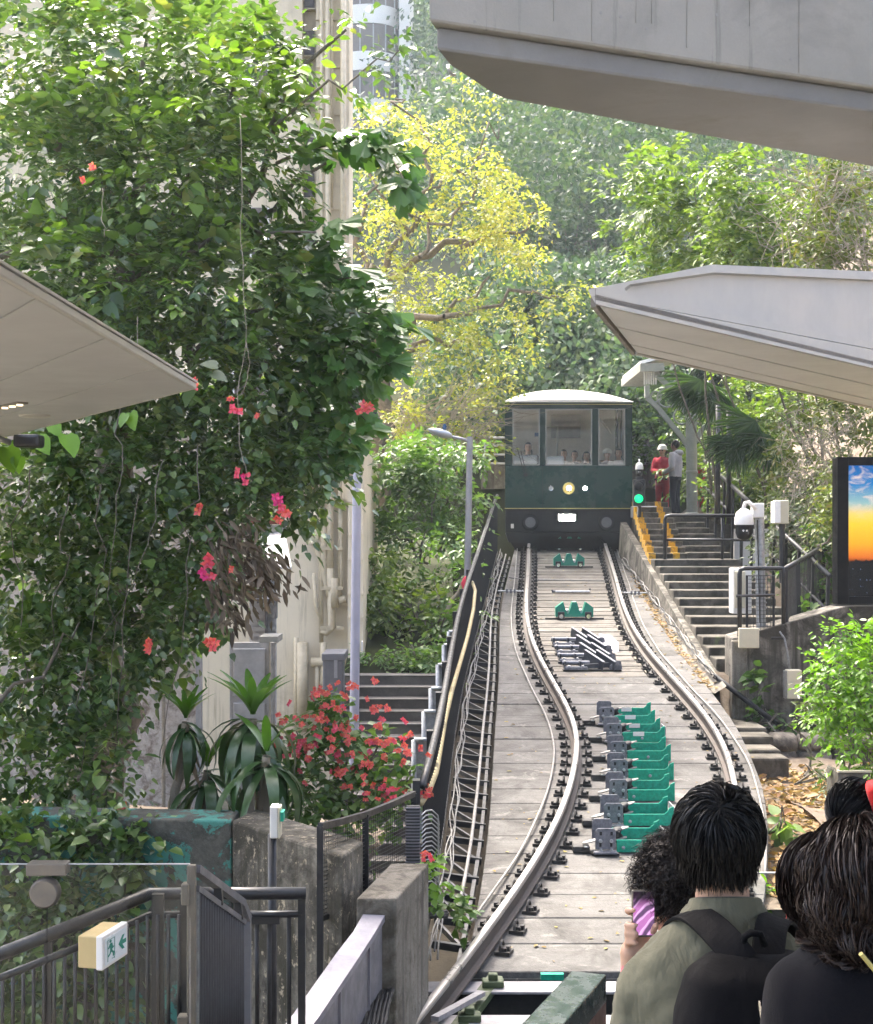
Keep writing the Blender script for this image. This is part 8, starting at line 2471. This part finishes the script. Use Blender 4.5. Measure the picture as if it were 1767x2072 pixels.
# --- person with pulled back hair further along
f = Fig((1.29, 4.5, PLAT), 1.47, R(-25))
wq = thing('person', 'person with sleek pulled back black hair and something red, behind the others', 'person', f.b, 'people waiting on the near platform')
hc = P(1735, 1650, 4.5); pz = std_pose(f)
g = body_mesh(wq, f, pz, 'skin_pale', .014, R(-30), True, 0, hc); face_parts(wq, g, .9)
top_garment(wq, f, pz, 'shirt_red', 'jacket'); trousers(wq, f, pz, 'trousers_dark')
rg = np.random.default_rng(305); r3 = (.083, .083, .094)
m, sc, q = scalp(wq, hc, f, R(-30), .9, r3, 'hair_black'); hr = m.build('hair', MATS['hair_black'], wq, smooth=True)
dv = dirs_on_scalp(rg, 2400, q, -.45, .55); roots = np.array(sc) + dv * np.array(r3)
bun = np.array(q) @ np.array([0, -.9, -.35]); tang = bun[None] - dv; tang = tang - dv * np.sum(tang * dv, 1, keepdims=True)
V, Fa = strands(rg, roots, unit(tang + 1e-4), .09, 8, .0014, 0, centre=np.array(sc), radii=np.array(r3) * 1.01, shell=(1.02, .02, -1))
leaf_object('strands', (V, Fa), MATS['hair_black'], hr)
MB().tube([P(1764, 1590, 4.45), P(1768, 1605, 4.4), P(1778, 1640, 4.42)], .02, 8).build('red_scarf', MATS['shirt_red'], wq, smooth=True)

# --- two people on the upper platform
f = Fig((P(1341, 0, 33.6).x, 33.6, .40), 1.60, R(150))
r1 = thing('person', 'worker in red overalls and white helmet on the upper platform', 'person', f.b, 'people on the upper platform')
pz = std_pose(f); pz['wrl'] = f.p(.02, .14, .60); pz['ell'] = f.p(-.12, .06, .64); pz['wrr'] = f.p(.0, .16, .62); pz['elr'] = f.p(.12, .06, .64)
g = body_mesh(r1, f, pz, 'skin', .016); face_parts(r1, g, .95)
top_garment(r1, f, pz, 'overall_red', 'overall_top', voxel=.018, disp=(.1, .02)); trousers(r1, f, pz, 'overall_red', .018)
hc = f.p(0, .006, .925)
MB().lathe(hc + Vector((0, 0, .03)), [(.125, -.01), (.13, 0), (.105, .012), (.103, .05), (.08, .095), (.03, .118), (.001, .12)], 20).build('helmet', MATS['white_plastic'], r1, smooth=True)
for sx in (-1, 1):
    MB().tube([g(sx * .018, .098, .008), g(sx * .052, .085, .008)], .012, 6).build('glasses', MATS['black_rubber'], r1)
MB().tube([f.p(-.10, .07, .52), f.p(0, .09, .53), f.p(.10, .07, .52)], .02, 6).build('belt', MATS['trousers_dark'], r1)
f = Fig((P(1367, 0, 32.4).x, 32.4, .40), 1.66, R(55))
r2 = thing('person', 'person in a grey hooded sweatshirt and dark trousers beside the worker in red', 'person', f.b, 'people on the upper platform')
pz = std_pose(f); pz['wrl'] = f.p(-.10, .12, .56); pz['ell'] = f.p(-.135, -.02, .63)
g = body_mesh(r2, f, pz, 'skin_dark', .016); face_parts(r2, g, 1.0)
top_garment(r2, f, pz, 'hoodie_grey', 'hooded_top', voxel=.018, disp=(.1, .02)); trousers(r2, f, pz, 'trousers_dark', .018)
m = MB(); m.ell(f.p(0, -.05, .825), (.11, .08, .07)); blob('hood', m, 'hoodie_grey', r2, .016, 3)
hc = f.p(0, .006, .925); m, sc, q = scalp(r2, hc, f, 0, 1.0, (.080, .098, .098), 'hair_black'); m.build('hair', MATS['hair_black'], r2, smooth=True)
f = Fig((P(1414, 0, 35).x, 35, .40), 1.58, R(200))
r3_ = thing('person', 'person in red half hidden behind the iron column', 'person', f.b, 'people on the upper platform')
pz = std_pose(f); g = body_mesh(r3_, f, pz, 'skin', .018); face_parts(r3_, g, .95); top_garment(r3_, f, pz, 'overall_red', 'overall_top', voxel=.02); trousers(r3_, f, pz, 'overall_red', .02)
m, sc, q = scalp(r3_, f.p(0, .006, .925), f, 0, .95, (.078, .095, .095), 'hair_black'); m.build('hair', MATS['hair_black'], r3_, smooth=True)

# --- people seated in the tram, seen through the windscreen
def seated(px, py, d, lab, top, hairm, H=1.62, yaw=R(180), cap_=False, skin='skin', longh=False):
    hc = P(px, py, d); base = Vector((hc.x, hc.y, hc.z - .925 * H + .34 * H * .0))
    f = Fig(base, H, yaw); t = thing('person', lab, 'person', Vector((hc.x, hc.y, hc.z - .42 * H)), 'people inside the tram')
    pz = std_pose(f)
    for k, s in (('l', -1), ('r', 1)):
        pz['kn' + k] = f.p(s * .07, .22, .50); pz['an' + k] = f.p(s * .07, .24, .27); pz['toe' + k] = f.p(s * .07, .31, .25)
        pz['wr' + k] = f.p(s * .06, .16, .56); pz['el' + k] = f.p(s * .13, .04, .62)
    g = body_mesh(t, f, pz, skin, .018); face_parts(t, g, .95)
    top_garment(t, f, pz, top, 'top', voxel=.02); trousers(t, f, pz, 'trousers_dark', .022)
    r3 = (.082, .098, .10)
    m, sc, q = scalp(t, hc, f, 0, .95, r3, hairm)
    h_ = m.build('hair', MATS[hairm], t, smooth=True)
    if longh:
        m = MB(); m.loft([(hc + Vector((0, .04, -.26)), .10, .04), (hc + Vector((0, .05, -.10)), .105, .055), (hc + Vector((0, .04, .04)), .085, .06)], 14); blob('long_hair', m, hairm, t, .016, 3)
    if cap_:
        cp = MB(); cp.lathe(hc + Vector((0, 0, .03)), [(.098, 0), (.10, .03), (.085, .075), (.04, .10), (.001, .103)], 18); o = cp.build('cap', MATS['white_plastic'], t, smooth=True)
        MB().box(hc + Vector((0, -.13, .04)), (.13, .09, .012)).build('peak', MATS['white_plastic'], t, bevel=.004)
seated(1069, 906, 30.5, 'tram driver with long dark hair behind the windscreen', 'shirt_dark', 'hair_black', longh=True)
seated(1141, 920, 31.9, 'passenger seen in the tram windscreen, left of the centre window', 'shirt_pale', 'hair_black')
seated(1163, 922, 32.6, 'passenger in the middle of the tram windscreen', 'shirt_dark', 'hair_black')
seated(1187, 924, 32.0, 'passenger with long hair at the right of the centre windscreen', 'shirt_dark', 'hair_black', longh=True)
seated(1229, 920, 32.2, 'passenger in a white cap behind the narrow window', 'shirt_dark', 'hair_black', cap_=True)
seated(1252, 918, 31.6, 'passenger in a pale top at the tram window corner', 'shirt_pale', 'hair_black')

# ------------------------------------------------------------------ the hazy air
HAZE = 0.0008
if HAZE:
    m_ = bpy.data.materials.new('haze'); m_.use_nodes = True; t_ = m_.node_tree
    t_.nodes.remove(t_.nodes['Principled BSDF'])
    pv = t_.nodes.new('ShaderNodeVolumePrincipled'); pv.inputs['Color'].default_value = (.78, .90, 1.0, 1); pv.inputs['Density'].default_value = HAZE; pv.inputs['Anisotropy'].default_value = .2
    t_.links.new(pv.outputs[0], t_.nodes['Material Output'].inputs['Volume'])
    o = MB().box2((-420, -70, -5.4), (420, 720, 122)).build('haze', m_)
    o['kind'] = 'stuff'; o['label'] = 'pale haze over the hillside and the scene'; o['category'] = 'haze'
